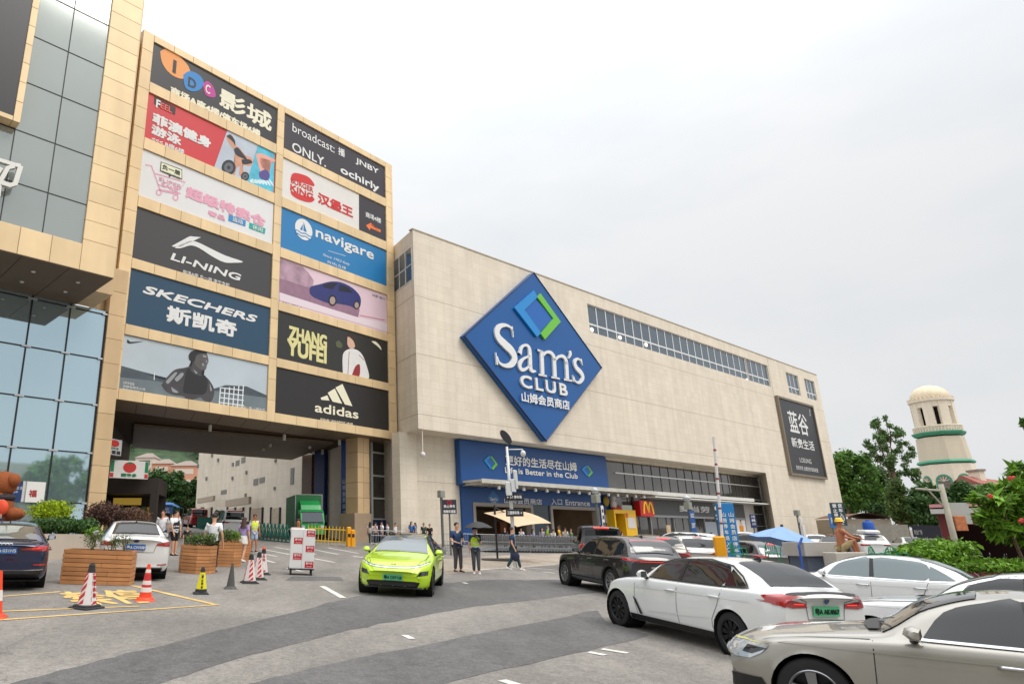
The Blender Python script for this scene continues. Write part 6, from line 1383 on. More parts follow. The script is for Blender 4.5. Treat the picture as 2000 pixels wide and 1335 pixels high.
    if vest:
        g = .020*h; J2 = dict(pel=(pel+V(0, 0, .0), (.085*h+g, .066*h+g)), ab=(ab, (.078*h+g, .060*h+g)), ch=(ch, (.090*h+g, .066*h+g)), nk=(nk+V(0, 0, -.04), .040*h), sL=(sL+V(0, -.012, .0), .034*h+g), sR=(sR+V(0, .012, 0), .034*h+g))
        o = grow('safety_vest', J2, [('pel', 'ab'), ('ab', 'ch'), ('ch', 'nk'), ('ch', 'sL'), ('ch', 'sR')], vest, t)
        m = MB(); bv = BVHTree.FromPolygons([v.co for v in o.data.vertices], [tuple(p.vertices) for p in o.data.polygons])
        for z in (.05, .12):
            ring = []
            for j in range(33):
                a = 2*pi*j/32; o_ = pel+V(0, 0, z); d = Vector((cos(a), sin(a), 0)); hit = bv.ray_cast(o_+d*.5, -d); p = hit[0] if hit[0] else o_+d*.12; ring += [p+d*.004+V(0, 0, -.012), p+d*.004+V(0, 0, .012)]
            m.add(ring, [(2*j, 2*j+2, 2*j+3, 2*j+1) for j in range(32)])
        m.build('reflective_band', M_('reflective grey', (206, 210, 208), .4), t)
    if legs:
        g = .010*h
        if skirt:
            m = MB(); rows = [(0.06, .080, .066), (.0, .098, .080), (-.06, .104, .088), (-.13, .108, .094)]; vs = [pel+V(a*cos(2*pi*j/20)*b_/a if 0 else b_*cos(2*pi*j/20), a_*sin(2*pi*j/20), z) for z, a_, b_ in rows for j in range(20) for a in (1,)]
            m.add(vs, [(i*20+j, i*20+(j+1) % 20, (i+1)*20+(j+1) % 20, (i+1)*20+j) for i in range(3) for j in range(20)]); m.build('shorts', legs, t, smooth=True)
        else:
            J2 = dict(pel=(pel+V(0, 0, .035), (.083*h+g, .064*h+g)), hL=(hL, .056*h+g), hR=(hR, .056*h+g)); E2 = [('pel', 'hL'), ('pel', 'hR')]
            if shorts: J2['kl'] = (hL+(kL-hL)*.88, .046*h+g); J2['kr'] = (hR+(kR-hR)*.88, .046*h+g); E2 += [('hL', 'kl'), ('hR', 'kr')]
            else: J2['kl'] = (kL, .037*h+g); J2['kr'] = (kR, .037*h+g); J2['al'] = (aL+V(0, 0, .0), .029*h+g*.6); J2['ar'] = (aR+V(0, 0, .0), .029*h+g*.6); E2 += [('hL', 'kl'), ('hR', 'kr'), ('kl', 'al'), ('kr', 'ar')]
            grow('shorts' if shorts else 'trousers', J2, E2, legs, t)
    if shoes:
        for a, b in ((aL, tL), (aR, tR)):
            m = MB(); d = (b-a); d.z *= .4; d.normalize(); q = Vector((-d.y, d.x, 0)).normalized(); base = a-V(0, 0, .045) if not seat else a-V(0, 0, .04)
            prof = [(-.035, .018, .030), (-.03, .024, .045), (.02, .026, .050), (.06, .029, .036), (.10, .026, .026), (.115, .012, .018)]; vs = []
            for x_, w_, z_ in prof:
                c_ = base+d*x_*h; vs += [c_-q*w_*h, c_-q*w_*h*.85+V(0, 0, z_*.75), c_+V(0, 0, z_), c_+q*w_*h*.85+V(0, 0, z_*.75), c_+q*w_*h]
            fs = [(i*5+j, i*5+j+1, (i+1)*5+j+1, (i+1)*5+j) for i in range(5) for j in range(4)]+[(i*5+4, i*5, (i+1)*5, (i+1)*5+4) for i in range(5)]+[(0, 1, 2, 3, 4), (29, 28, 27, 26, 25)]
            m.add(vs, fs); m.build('shoe', shoes, t, smooth=True, angle=60)
    return t
C_WH = cloth('white cotton', (232, 232, 234)); C_BK = cloth('black cloth', (30, 30, 33)); C_NV = cloth('navy polo', (40, 66, 104)); C_GR = cloth('grey trousers', (82, 76, 80)); C_DG = cloth('dark grey trousers', (74, 78, 84)); C_LI = cloth('lilac top', (172, 150, 200)); C_TE = cloth('dark teal cloth', (46, 72, 84))
HV = cloth('high visibility yellow', (196, 226, 40)); HV2 = cloth('high visibility lime', (206, 222, 66)); C_BL = cloth('blue shirt', (52, 108, 176)); C_YE = cloth('yellow shirt', (232, 184, 72)); C_PK = cloth('pale pink shirt', (226, 200, 204)); C_DN = cloth('denim', (86, 112, 150)); C_SK = cloth('sky blue shirt', (118, 150, 196)); S_WH = M_('white shoe', (216, 214, 212), .6); S_BK = M_('black shoe', (32, 32, 34), .5)
def face_cam(P, turn=0.0): return atan2(-P.y, -P.x)+turn
def Gf(px, py): return G(px, py)
# the three in front of the trolley bay
P = Gf(895, 1116); person('man in navy polo shirt and grey trousers reading a paper beside the lime car', P, face_cam(P, .55), 1.76, C_NV, C_GR, shoes=S_BK, arms=((.01, .045, -.165), (.14, -.02, -.205), (.01, -.045, -.165), (.14, .03, -.205)), fine=True, head_turn=.35, stride=.03)
GUARD_P = P
P = Gf(931, 1119); HIV_P = P; HIV_H = face_cam(P, .1)
person('woman in lime safety vest and grey trousers standing under a black umbrella', P, HIV_H, 1.62, C_NV, C_DG, shoes=S_WH, vest=HV, arms=((.02, .03, -.165), (.10, -.03, -.08), (0, -.04, -.17), (.03, -.05, -.32)), fine=True, stride=.03, fem=True)
P = Gf(1004, 1112); WALK_P = P
person('woman in dark blue walking to the right with a navy tote bag', P, face_cam(P, pi*.55), 1.66, cloth('dark blue tunic', (44, 70, 102)), C_TE, shoes=S_WH, hair=HAIR_B, arms=((-.04, .03, -.165), (.0, .04, -.32), (-.04, -.03, -.16), (.02, -.05, -.30)), stride=.17, fine=True, fem=True)
# around the planters and the passage mouth
P = Gf(413, 1116); person('man in white short sleeved shirt and black trousers seen from behind the planters', P, face_cam(P, pi-.25), 1.74, C_WH, C_BK, shoes=S_BK, fine=True, arms=((.0, .05, -.165), (.02, .04, -.33), (.0, -.05, -.165), (.05, -.06, -.33)))
P = Gf(474, 1097); person('woman with long dark hair in lilac top and white shorts walking away', P, face_cam(P, pi-.55), 1.62, C_LI, cloth('white shorts', (226, 222, 216)), skirt=True, shoes=S_WH, hair=HAIR_B, long_hair=True, stride=.12, fine=True, fem=True)
P = Gf(495, 1077); person('officer in yellow safety vest and white shorts near the green fence', P, face_cam(P, .4), 1.70, C_PK, cloth('pale denim shorts', (170, 186, 206)), shorts=True, shoes=S_BK, vest=HV2, stride=.05, skin=SKIN_T)
P = Gf(338, 1084); person('man in black and white raglan shirt and black shorts beside the white saloon', P, face_cam(P, .9), 1.74, C_WH, C_BK, shorts=True, shoes=S_BK, vest=cloth('black shirt front', (30, 30, 36)), head_turn=.5, arms=((.03, .05, -.16), (.06, .03, -.32), (.04, -.06, -.16), (.09, -.04, -.31)))
P = Gf(313, 1082); person('man in plain white shirt standing behind the boot of the white saloon', P, face_cam(P, -.3), 1.74, C_WH, C_DN, shoes=S_WH)
P = Gf(363, 1080); person('small child in dark shirt behind the middle planter', P, face_cam(P, .4), 1.12, C_BK, C_DG, shoes=S_WH)
BOXP = G(587, 1121)
P = G(581, 1112); person('porter with bare shoulders pushing the trolley of stacked red and white boxes', P, face_cam(P, 0), 1.66, cloth('pale vest', (206, 190, 180)), C_GR, shoes=S_BK, skin=SKIN_T, arms=((.08, .02, -.13), (.17, .0, -.14), (.08, -.02, -.13), (.17, 0, -.14)))
P = Gf(2, 1040); P.z = BEDZ; P = Vector((BEDA+BEDN*1.0).to_tuple()[:2]+(BEDZ,)); P = at_depth(4, 1000, 27.5); P.z = BEDZ
person('visitor in white shirt standing in front of the brown bear statue', P, face_cam(P, 1.2), 1.62, C_WH, C_NV, shoes=S_WH, long_hair=True, fem=True)
# shirtless worker on the cart
# waiting groups by the building: (px of head, px of head top y, height, shirt, extra)
r_ = random.Random(4)
wait = [(733, 1020, 'pale pink shirt', C_PK, 'leaning on the rail left of the waiting group'), (746, 1018, 'white shirt', C_WH, 'under the glazed strip, second in the waiting group'), (757, 1021, 'grey white shirt', cloth('grey white shirt', (206, 206, 210)), 'with a cap in the middle of the waiting group'), (772, 1023, 'white blouse', cloth('white blouse', (238, 236, 236)), 'at the right end of the waiting group'),
        (723, 1030, 'cream shirt', cloth('cream shirt', (224, 214, 200)), 'bending down at the left end of the waiting group'), (803, 1018, 'bright blue shirt', C_BL, 'against the stone wall behind the lime car'), (811, 1020, 'sky blue shirt', C_SK, 'half hidden behind the bright blue shirt'), (827, 1021, 'dark green shirt', cloth('dark green shirt', (40, 66, 56)), 'third from the left along the stone wall'), (839, 1023, 'black shirt', C_BK, 'next to the parking sign post')]
for px, py, nm, mt, where in wait:
    hgt = r_.uniform(1.58, 1.74); Y = 47.5 if px < 790 else 50.5
    P = at_depth(px, py, Y); P.z = gz(P.x, P.y); hgt = max(1.45, min(1.8, at_depth(px, py, Y).z-P.z))
    person('person in %s %s' % (nm, where), P, r_.uniform(0, 6.28), hgt, mt, r_.choice([C_DN, C_DG, C_BK]), shoes=S_WH, long_hair=r_.random() < .4, group='people waiting by the building', stride=r_.uniform(0, .06))
ENT = [(1018, 1032, 'white shirt', C_WH, 'behind the trolleys, left of the doorway pillar', {}), (1058, 1030, 'grey shirt', cloth('grey shirt', (150, 152, 158)), 'left of the safety vest', {}), (1070, 1024, 'navy shirt', C_NV, 'and lime vest among the shoppers at the doorway', {'vest': HV}), (1080, 1033, 'white top', cloth('white top', (240, 238, 236)), 'just right of the lime vest', {}), (1092, 1026, 'yellow shirt', C_YE, 'in the middle of the doorway', {}), (1103, 1030, 'striped pale shirt', cloth('striped pale shirt', (210, 204, 196)), 'right of the yellow shirt', {}), (1114, 1032, 'green shirt', cloth('green shirt', (70, 110, 80)), 'near the right doorway jamb', {}), (1040, 1036, 'pale violet shirt', cloth('pale violet shirt', (186, 178, 206)), 'by the trolleys under the parasol', {}), (986, 1034, 'dark shirt', C_BK, 'under the beige parasol', {}), (1214, 1040, 'beige shirt', cloth('beige shirt', (222, 210, 188)), 'sitting at the yellow kiosk', {})]
for px, py, nm, mt, where, kw in ENT:
    Y = 49+r_.uniform(-1.0, 2.5) if px < 1200 else 55
    P = at_depth(px, py, Y); hz = P.z; P.z = gz(P.x, P.y); hgt = max(1.45, min(1.8, hz-P.z))
    person('shopper in %s %s' % (nm, where), P, r_.uniform(0, 6.28), hgt, mt, r_.choice([C_DN, C_DG, C_BK]), shoes=S_WH, long_hair=r_.random() < .5, group='shoppers at the entrance', stride=r_.uniform(0, .1), **kw)
# ================================================================ plants
def leafmat(name, rgb, isl=.45, trans=.25):
    m = M_(name, rgb, .55, island=isl, spec=.35); n = m.node_tree.nodes; l = m.node_tree.links; b = n['Principled BSDF']
    b.inputs['Subsurface Weight'].default_value = 0
    tr = n.new('ShaderNodeBsdfTranslucent'); mx = n.new('ShaderNodeMixShader'); mx.inputs[0].default_value = trans
    cur = b.inputs['Base Color'].links[0].from_socket; l.new(cur, tr.inputs['Color']); l.new(b.outputs[0], mx.inputs[1]); l.new(tr.outputs[0], mx.inputs[2]); l.new(mx.outputs[0], n['Material Output'].inputs['Surface']); return m
LF_D = leafmat('dark leaf', (66, 98, 48)); LF_M = leafmat('green leaf', (92, 130, 56)); LF_L = leafmat('bright leaf', (108, 148, 44)); LF_Y = leafmat('yellow green leaf', (158, 180, 30)); LF_R = leafmat('reddish brown leaf', (92, 66, 56)); LF_O = leafmat('olive leaf', (96, 118, 62)); LF_T = leafmat('feathery leaf', (92, 122, 68))
BARK = M_('bark', (112, 92, 74), .9, var=.25, vs=4, bump=.6, bs=12)
def leaves(name, blobs, n, size, mat, parent, seed=1, fill=.45, flat=.0, aspect=.5, loc=(0, 0, 0), droop=0.0):
    """n separate leaf blades spread through ellipsoid clumps: blobs = [(cx, cy, cz, rx, ry, rz)]"""
    g = np.random.default_rng(seed); B = np.array(blobs, float); wv = B[:, 3]*B[:, 4]*B[:, 5]; wv = wv**.8; k = g.choice(len(B), n, p=wv/wv.sum())
    d = g.normal(size=(n, 3)); d /= np.linalg.norm(d, axis=1)[:, None]; rad = 1-fill*g.random(n)**1.6
    rad *= .86+.5*g.random(n)**2.2
    rad *= 1+.10*np.sin(d[:, 0]*7+k)*np.cos(d[:, 2]*6+2*k)
    c = B[k, :3]+d*B[k, 3:]*rad[:, None]
    nrm = d*.7+g.normal(size=(n, 3))*.75; nrm[:, 2] += flat; nrm /= np.linalg.norm(nrm, axis=1)[:, None]
    a = np.cross(nrm, g.normal(size=(n, 3))); a[:, 2] -= droop; a -= nrm*(a*nrm).sum(1)[:, None]; a /= np.linalg.norm(a, axis=1)[:, None]; b = np.cross(nrm, a)
    s = size*(.6+.8*g.random(n))[:, None]
    V = np.empty((n, 4, 3)); V[:, 0] = c-a*s; V[:, 1] = c+b*s*aspect+nrm*s*.08; V[:, 2] = c+a*s; V[:, 3] = c-b*s*aspect+nrm*s*.08
    me = bpy.data.meshes.new(name); me.vertices.add(n*4); me.vertices.foreach_set('co', V.ravel()); me.loops.add(n*4); me.loops.foreach_set('vertex_index', np.arange(n*4, dtype=np.int32))
    me.polygons.add(n); me.polygons.foreach_set('loop_start', np.arange(0, n*4, 4, dtype=np.int32)); me.polygons.foreach_set('loop_total', np.full(n, 4, dtype=np.int32)); me.materials.append(mat); me.update(); me.validate()
    o = bpy.data.objects.new(name, me); COL.objects.link(o); o.parent = parent; return o
def clumps(cx, cy, cz, R, Rz, n, seed, sm=.45):
    """an uneven crown: clumps scattered inside an ellipsoid"""
    r = random.Random(seed); out = []
    for i in range(n):
        while True:
            x, y, z = (r.uniform(-1, 1) for _ in range(3))
            if .25 < x*x+y*y+z*z < 1: break
        k = r.uniform(sm*.65, sm*1.15); out.append((cx+x*R*.8, cy+y*R*.8, cz+z*Rz*.8, R*k, R*k, Rz*k*.85))
    return out
def tree(name, label, P, H, blobs, n, size, mat, trunk=.22, lean=(0, 0), seed=1, group=None, fill=.5, limbs=6, **kw):
    t = thing(name, label, 'tree', Matrix.Translation(P), group); mb = MB(); top = Vector((lean[0], lean[1], H*.82)); r = random.Random(seed)
    pts = [Vector((0, 0, -.5)), Vector((lean[0]*.25+r.uniform(-.1, .1), lean[1]*.25, H*.25)), Vector((lean[0]*.6, lean[1]*.6+r.uniform(-.1, .1), H*.55)), top]
    P_ = [Vector(q) for q in spline(pts, 5)]; mb.tube(P_, [trunk*(1-.8*i/(len(P_)-1)) for i in range(len(P_))], 8)
    for i in range(min(limbs, len(blobs))):
        b = blobs[i]; k = r.randint(len(P_)//3, len(P_)-3); s = P_[k]; e = Vector(b[:3]); mid = (s+e)/2+Vector((0, 0, -.08*H)); Q = [Vector(q) for q in spline([s, mid, e], 5)]
        rr = trunk*.42; mb.tube(Q, [rr*(1-.75*j/(len(Q)-1)) for j in range(len(Q))], 6)
    mb.build('trunk', BARK, t, smooth=True); leaves('crown', blobs, n, size, mat, t, seed, fill, **kw); return t
def at_g(px, py, Y):
    P = at_depth(px, py, Y); P.z = gz(P.x, P.y); return P
def hz(px, py, Y): return at_depth(px, py, Y).z
# ---- right of the building
def crown_px(px, py, rx, ry, Y, base, n, seed, sm=.45):
    """clumps for a crown seen centred on (px, py) with half size (rx, ry) photo pixels at depth Y, relative to base"""
    q = at_depth(px, py, Y); c = q-base; k = Y/FPX*1.04; a = cos(atan2(q.x, q.y)); return clumps(c.x, c.y, c.z, rx*k*a, ry*k, n, seed, sm)
G1 = 'trees beyond the far wall'
for (lab, bx, Y, cr, n, sz, mat, sd_) in (
    ('dense broad dark green tree right behind the far end of the building', 1668, 112, [(1662, 935, 58, 60)], 8000, .42, LF_M, 3),
    ('dark bushy tree between the building and the slender tall tree', 1712, 118, [(1712, 965, 48, 52)], 6000, .42, LF_D, 5),
    ('deep green tree standing in front of the domed tower, right of the slender tree', 1822, 92, [(1815, 990, 52, 46)], 6500, .36, LF_D, 7),
    ('leafy dark tree at the foot of the domed tower', 1888, 92, [(1885, 975, 42, 42)], 5500, .36, LF_D, 9),
    ('low green tree behind the dark hoarding', 1765, 96, [(1768, 985, 40, 48)], 4500, .36, LF_O, 13),
    ('green tree behind the red roofed shed', 1945, 88, [(1945, 985, 50, 40)], 5000, .36, LF_M, 15)):
    B_ = at_g(bx, 1050, Y); bl = []
    for (px, py, rx, ry) in cr: bl += crown_px(px, py, rx, ry, Y, B_, 40, sd_, .30)
    tree('broadleaf_tree', lab, B_, at_depth(cr[0][0], cr[0][1]-cr[0][3]*.4, Y).z-B_.z, bl, int(n*1.8), sz*.66, mat, .35, seed=sd_, group=G1, fill=.9)
Y = 104; B_ = at_g(1775, 1045, Y); bl = []
for px, py, rx, ry in ((1725, 832, 22, 24), (1712, 862, 24, 26), (1750, 850, 26, 24), (1735, 890, 30, 22), (1768, 880, 22, 22), (1778, 912, 24, 20), (1752, 925, 20, 18), (1700, 880, 14, 16), (1792, 935, 14, 14), (1741, 950, 15, 15)):
    bl += crown_px(px, py, rx, ry, Y, B_, 9, int(px), .36)
c_ = at_depth(1728, 850, Y)-B_
tree('slender_tree', 'slender tall tree with open feathery crown left of the domed tower', B_, c_.z/.82, bl, 6500, .19, LF_T, .30, lean=(c_.x, c_.y), seed=21, limbs=14, fill=.8)
# trees filling in low behind the wall
B_ = at_g(1640, 1050, 130); tree('broadleaf_tree', 'far green tree peeping over the end of the building roofline wall', B_, 9, crown_px(1648, 960, 40, 45, 130, B_, 10, 31), 3500, .45, LF_M, .3, seed=31, group=G1)
# frangipani near the right edge
Y = 19; B_ = at_g(2010, 1085, Y); bl = []
for px, py, rx, ry in ((1985, 960, 36, 26), (1950, 985, 34, 24), (1990, 1000, 40, 24), (1925, 1010, 26, 18), (1965, 1030, 36, 18), (2010, 930, 40, 30), (1990, 1045, 24, 16), (2030, 990, 40, 40), (1915, 975, 16, 12)): bl += crown_px(px, py, rx, ry, Y, B_, 5, int(px+py), .5)
fr = tree('frangipani_tree', 'leafy frangipani tree with long bright leaves and red flowers on the right edge', B_, at_depth(1990, 975, Y).z-B_.z+.6, bl, 2600, .22, LF_L, .10, seed=41, limbs=14, fill=.7, flat=.5, aspect=.26, droop=.5)
mb = MB(); r_ = random.Random(8); FL = M_('red flower', (206, 62, 52), .5)
for px, py in ((1975, 933), (1936, 968), (1996, 1016)):
    for k in range(5): c = at_depth(px+r_.uniform(-4, 4), py+r_.uniform(-3, 3), Y-.9)-B_; mb.ball(c, (.05, .05, .03), 7, 5)
mb.build('flower', FL, fr, smooth=True)
Yt = 17; B2 = at_g(2150, 1085, Yt); bl = []
for px, py, rx, ry in ((1999, 826, 10, 8), (1996, 908, 12, 8), (2030, 815, 14, 10), (2030, 900, 16, 12), (2060, 860, 24, 30)): bl += crown_px(px, py, rx, ry, Yt, B2, 4, py)
tree('broadleaf_tree', 'tree outside the picture whose twigs reach in at the upper right edge', B2, at_depth(2150, 850, Yt).z-B2.z, bl, 900, .09, LF_M, .12, seed=9, limbs=16)
def hedge(name, label, pxl, Y, n, size, mat, seed, depth=1.2, cat='hedge', aspect=.5, z0=None, fill=.6):
    """pxl: list of (px centre, py centre, half width, half height)"""
    Bp = at_g(pxl[0][0], 1080, Y) if z0 is None else Vector((*at_depth(pxl[0][0], pxl[0][1], Y).to_tuple()[:2], z0)); t = thing(name, label, cat, Matrix.Translation(Bp)); k = Y/FPX*1.0; a_ = cos(atan2(Bp.x, Bp.y)); bl = []
    for px, py, rx, ry in pxl: c = at_depth(px, py, Y)-Bp; bl.append((c.x, c.y, c.z, rx*k*a_, depth*a_, ry*k))
    leaves('foliage', bl, n, size, mat, t, seed, fill, aspect=aspect)
    mb = MB(); r = random.Random(seed)
    for b in bl:
        for _ in range(4): x = b[0]+r.uniform(-.5, .5)*b[3]; y = b[1]+r.uniform(-.4, .4)*b[4]; mb.tube([(x, y, -.15), (x+r.uniform(-.15, .15), y, b[2])], [.03, .012], 5)
    mb.build('stem', BARK, t); return t
hedge('clipped_hedge', 'bright yellow green clipped hedge behind the white saloons on the right', [(1790, 1084, 26, 14), (1820, 1074, 30, 18), (1848, 1072, 24, 16), (1805, 1094, 40, 14), (1848, 1096, 34, 14)], 22, 9000, .075, LF_L, 51, 1.3)
hedge('clipped_hedge', 'lower bright green hedge under the motorcycle shed at the right edge', [(1922, 1106, 22, 9), (1950, 1103, 24, 10), (1985, 1104, 28, 10), (2020, 1102, 26, 10)], 19, 5000, .07, LF_L, 53, .9)
# ---- planting bed by the mall
hedge('clipped_shrub', 'round yellow green clipped shrub in the planting bed', [(100, 998, 40, 18)], 27.2, 4200, .055, LF_Y, 61, .75, 'shrub', z0=BEDZ)
hedge('clipped_hedge', 'dark green clipped hedge along the front of the planting bed', [(95, 1026, 22, 13), (128, 1026, 34, 14), (165, 1028, 26, 13), (70, 1030, 18, 12)], 25.6, 7000, .055, LF_D, 63, .6, z0=BEDZ)
hedge('clipped_shrub', 'dark reddish brown clipped shrub behind the white saloon', [(200, 1003, 32, 20), (226, 1008, 26, 18)], 27.5, 5000, .05, LF_R, 65, .7, 'shrub', z0=BEDZ)
hedge('clipped_shrub', 'paler brown low shrub to the right of the dark reddish one', [(255, 1008, 30, 15), (276, 1012, 18, 13)], 28.5, 3600, .05, leafmat('brown leaf', (112, 84, 66)), 67, .6, 'shrub', z0=BEDZ-.2)
hedge('clipped_shrub', 'small light green shrub tucked behind the white saloon', [(186, 1036, 9, 7), (178, 1042, 9, 7)], 25.4, 900, .05, LF_L, 69, .4, 'shrub', z0=BEDZ)
# ---- beyond the passage
bl = []; r_ = random.Random(19)
for k in range(170): u, v = r_.uniform(.15, .66), r_.uniform(0, .42); x, y, z = hill(u, v); bl.append((x, y, z+2, 9, 9, 5.5))
tag(leaves('hillside_forest', bl, 26000, 1.5, leafmat('hill leaf', (72, 98, 62), .5), None, 91, .6), 'dense green forest covering the hillside beyond the passage', 'forest', kind='stuff')
for lab, bx, Y, cr, n, mat, sd_ in (('large round dark green tree at the far end of the passage', 330, 100, (328, 962, 52, 46), 9000, LF_D, 71), ('green tree left of the large round tree beyond the passage', 292, 108, (292, 975, 26, 34), 4500, LF_M, 73), ('dark tree by the corner of the stone building beyond the passage', 372, 104, (368, 972, 22, 40), 4500, LF_D, 75)):
    B_ = at_g(bx, 1040, Y); tree('broadleaf_tree', lab, B_, hz(cr[0], cr[1], Y)-B_.z, crown_px(*cr, Y, B_, 36, sd_, .30), int(n*1.6), .26, mat, .3, seed=sd_, group='trees beyond the passage', fill=.9)
# ---- trees and a low block across the road behind the camera (they show in the glass)
r_ = random.Random(77)
for k, (x, y, h_) in enumerate(((-34, -24, 7), (-20, -30, 7), (-6, -26, 7), (7, -9, 12), (13, -10, 10), (24, -12, 9), (38, -10, 11), (46, 0, 12), (54, -6, 13), (33, -4, 9))):
    B_ = Vector((x, y, gz(x, y))); R = r_.uniform(4, 5.5); tree('street_tree', 'roadside tree across the road, reflected in the glass', B_, h_, clumps(0, 0, h_, R, R*.8, 12, 80+k), 1500, .5, LF_M, .3, seed=80+k, group='trees across the road')
# ================================================================ cones, planters, trolley
CRUB = M_('black rubber', (46, 46, 48), .8, var=.15, vs=6); CRED = M_('cone red', (196, 40, 48), .6, var=.08); CWHT = M_('cone reflective white', (222, 216, 212), .5, var=.06); CORG = M_('cone orange', (236, 70, 34), .5, var=.05); CYEL = M_('cone yellow', (226, 216, 30), .55, var=.05); CGRY = M_('faded cone', (84, 82, 80), .8, var=.15)
def sq_cone(label, px, py, H, kind, rot=.3, text=None, group=None):
    P = G(px, py); t = thing('traffic_cone', label, 'traffic cone', on_slope(P.x, P.y, face_cam(P, rot)), group)
    k = H/.75; b = .235*k
    mb = MB(); mb.bbox(-b, b, -b, b, 0, .035*k, .012); mb.bbox(-b*.8, b*.8, -b*.8, b*.8, .035*k, .075*k, .02); mb.build('base', CRUB, t)
    prof = lambda z: (.172*(1-z)+.058*z)*k
    def oct_(z0, z1, mi, m, gap=.0):
        r0, r1 = prof(z0)+gap, prof(z1)+gap; vs = []
        for r_, z in ((r0, .075*k+(H-.075*k)*z0), (r1, .075*k+(H-.075*k)*z1)):
            c = r_*.35
            vs += [(r_, -c, z), (r_, c, z), (c, r_, z), (-c, r_, z), (-r_, c, z), (-r_, -c, z), (-c, -r_, z), (c, -r_, z)]
        m.add(vs, [(i, (i+1) % 8, 8+(i+1) % 8, 8+i) for i in range(8)]+[tuple(range(8, 16)), tuple(range(7, -1, -1))], mi)
    if kind == 'striped':
        m = MB(); oct_(0, .84, 0, m); m.build('body', CWHT, t)
        m = MB()
        for f in range(4):   # slanted red bands on the four faces
            a = f*pi/2; R_ = Matrix.Rotation(a, 4, 'Z')
            for j in range(5):
                z0 = -.12+j*.21; vs = []
                for (v, dz) in ((-1, .0), (1, .16), (1, .285), (-1, .125)):
                    z = max(0.0, min(.835, z0+dz+.0)); r_ = prof(z)+.003; vs.append(R_ @ Vector((r_, v*r_*.40, .075*k+(H-.075*k)*z)))
                m.add(vs, [(0, 1, 2, 3)])
        m.build('red_stripe', CRED, t)
        m = MB(); oct_(.84, 1.0, 0, m); m.lathe([(prof(1), H), (prof(1)*1.1, H+.015*k), (prof(1)*.8, H+.05*k), (.01, H+.06*k)], 12, caps=False); m.build('cap', CRUB if group != 'x' else CORG, t)
        if text:
            m = MB(); z0, z1 = .10, .78; vs = []
            for v, z in ((-1, z0), (1, z0), (1, z1), (-1, z1)): r_ = prof(z)+.006; vs.append((r_, v*r_*.36, .075*k+(H-.075*k)*z))
            m.add(vs, [(0, 1, 2, 3)]); m.build('notice', CWHT, t)
            m = MB(); n = len(text)
            for i, ch in enumerate(text):
                q = MB(); write(q, ch, -.034*k, 0, .034*k, .08*k, 0, bold=.03); zc = .66-i*.155; r_ = prof(zc)+.009
                m.add([(r_+(-v[1])*1.0-.115*(v[2]/(H)), v[0], .075*k+(H-.075*k)*zc+v[2]) for v in q.v], q.f)
            m.build('lettering', CRED, t)
    elif kind == 'yellow':
        m = MB(); oct_(.10, .84, 0, m); m.build('body', CYEL, t); m = MB(); oct_(.84, 1.0, 0, m); m.lathe([(prof(1), H), (prof(1)*.6, H+.05*k), (.01, H+.055*k)], 10, caps=False); oct_(0, .12, 0, m, .004); m.build('cap', CRUB, t)
        m = MB(); n = 4
        for i, ch in enumerate(text):
            q = MB(); write(q, ch, -.034*k, 0, .034*k, .08*k, 0, bold=.03); zc = .60-i*.15; r_ = prof(zc)+.004
            m.add([(r_-v[1]-.115*v[2]/H, v[0], .075*k+(H-.075*k)*zc+v[2]) for v in q.v], q.f)
        r_ = prof(.74)+.004; z = .075*k+(H-.075*k)*.76
        m.tube([(r_-.02*sin(a), .03*k*cos(a), z+.03*k*sin(a)) for a in [2*pi*i/14 for i in range(14)]], .005, 4, closed=True)
        m.build('lettering', BLACKP, t)
    return t
sq_cone('red and white striped rubber cone with a notice panel, nearest to the camera', 169, 1187, .74, 'striped', .75, '管理执勤')
sq_cone('yellow no parking cone with black characters in front of the middle planter', 392, 1159, .55, 'yellow', .1, '禁止停车')
GC = 'striped cones in a row'
sq_cone('front cone of the row of three striped cones by the planters', 487, 1138, .70, 'striped', .2, None, GC)
sq_cone('middle cone of the row of three striped cones by the planters', 503, 1131, .70, 'striped', .3, None, GC)
t = sq_cone('rear striped cone of the row of three, with an orange top', 512, 1121, .72, 'striped', .2, '执勤', GC)
mb = MB(); mb.lathe([(.052, .70), (.056, .78), (.03, .81), (.005, .815)], 12); mb.build('orange_top', CORG, t)
def round_cone(label, px, py, H, mats, bands):
    P = G(px, py); t = thing('traffic_cone', label, 'traffic cone', on_slope(P.x, P.y, .3)); k = H/.72
    mb = MB(); mb.bbox(-.19*k, .19*k, -.19*k, .19*k, 0, .03*k, .02); mb.lathe([(.175*k, .03*k), (.16*k, .06*k), (.135*k, .075*k)], 24); mb.build('base', mats[0], t, smooth=True, angle=40)
    pr_ = lambda z: (.125*(1-z)+.03*z)*k
    for i, (a, b, mi, nm) in enumerate(bands):
        g = .003 if mi else 0; m = MB(); m.lathe([(pr_(a)+g, .07*k+(H-.07*k)*a), (pr_(b)+g, .07*k+(H-.07*k)*b)], 24); m.build(nm, mats[mi], t, smooth=True, angle=40)
    return t
round_cone('orange plastic cone with white and red reflective bands', 283, 1172, .72, [CORG, CWHT, CRED], [(0, .999, 0, 'body'), (.16, .30, 1, 'reflective_band'), (.30, .38, 2, 'reflective_band'), (.38, .50, 1, 'reflective_band'), (.52, .70, 2, 'reflective_band'), (.74, .84, 1, 'reflective_band')])
round_cone('faded dark grey cone standing alone beside the yellow cone', 450, 1149, .60, [CGRY], [(0, 1, 0, 'body')])
round_cone('orange cone cut by the left edge of the picture', -14, 1206, .74, [CORG, CWHT], [(0, .999, 0, 'body'), (.3, .55, 1, 'reflective_band')])
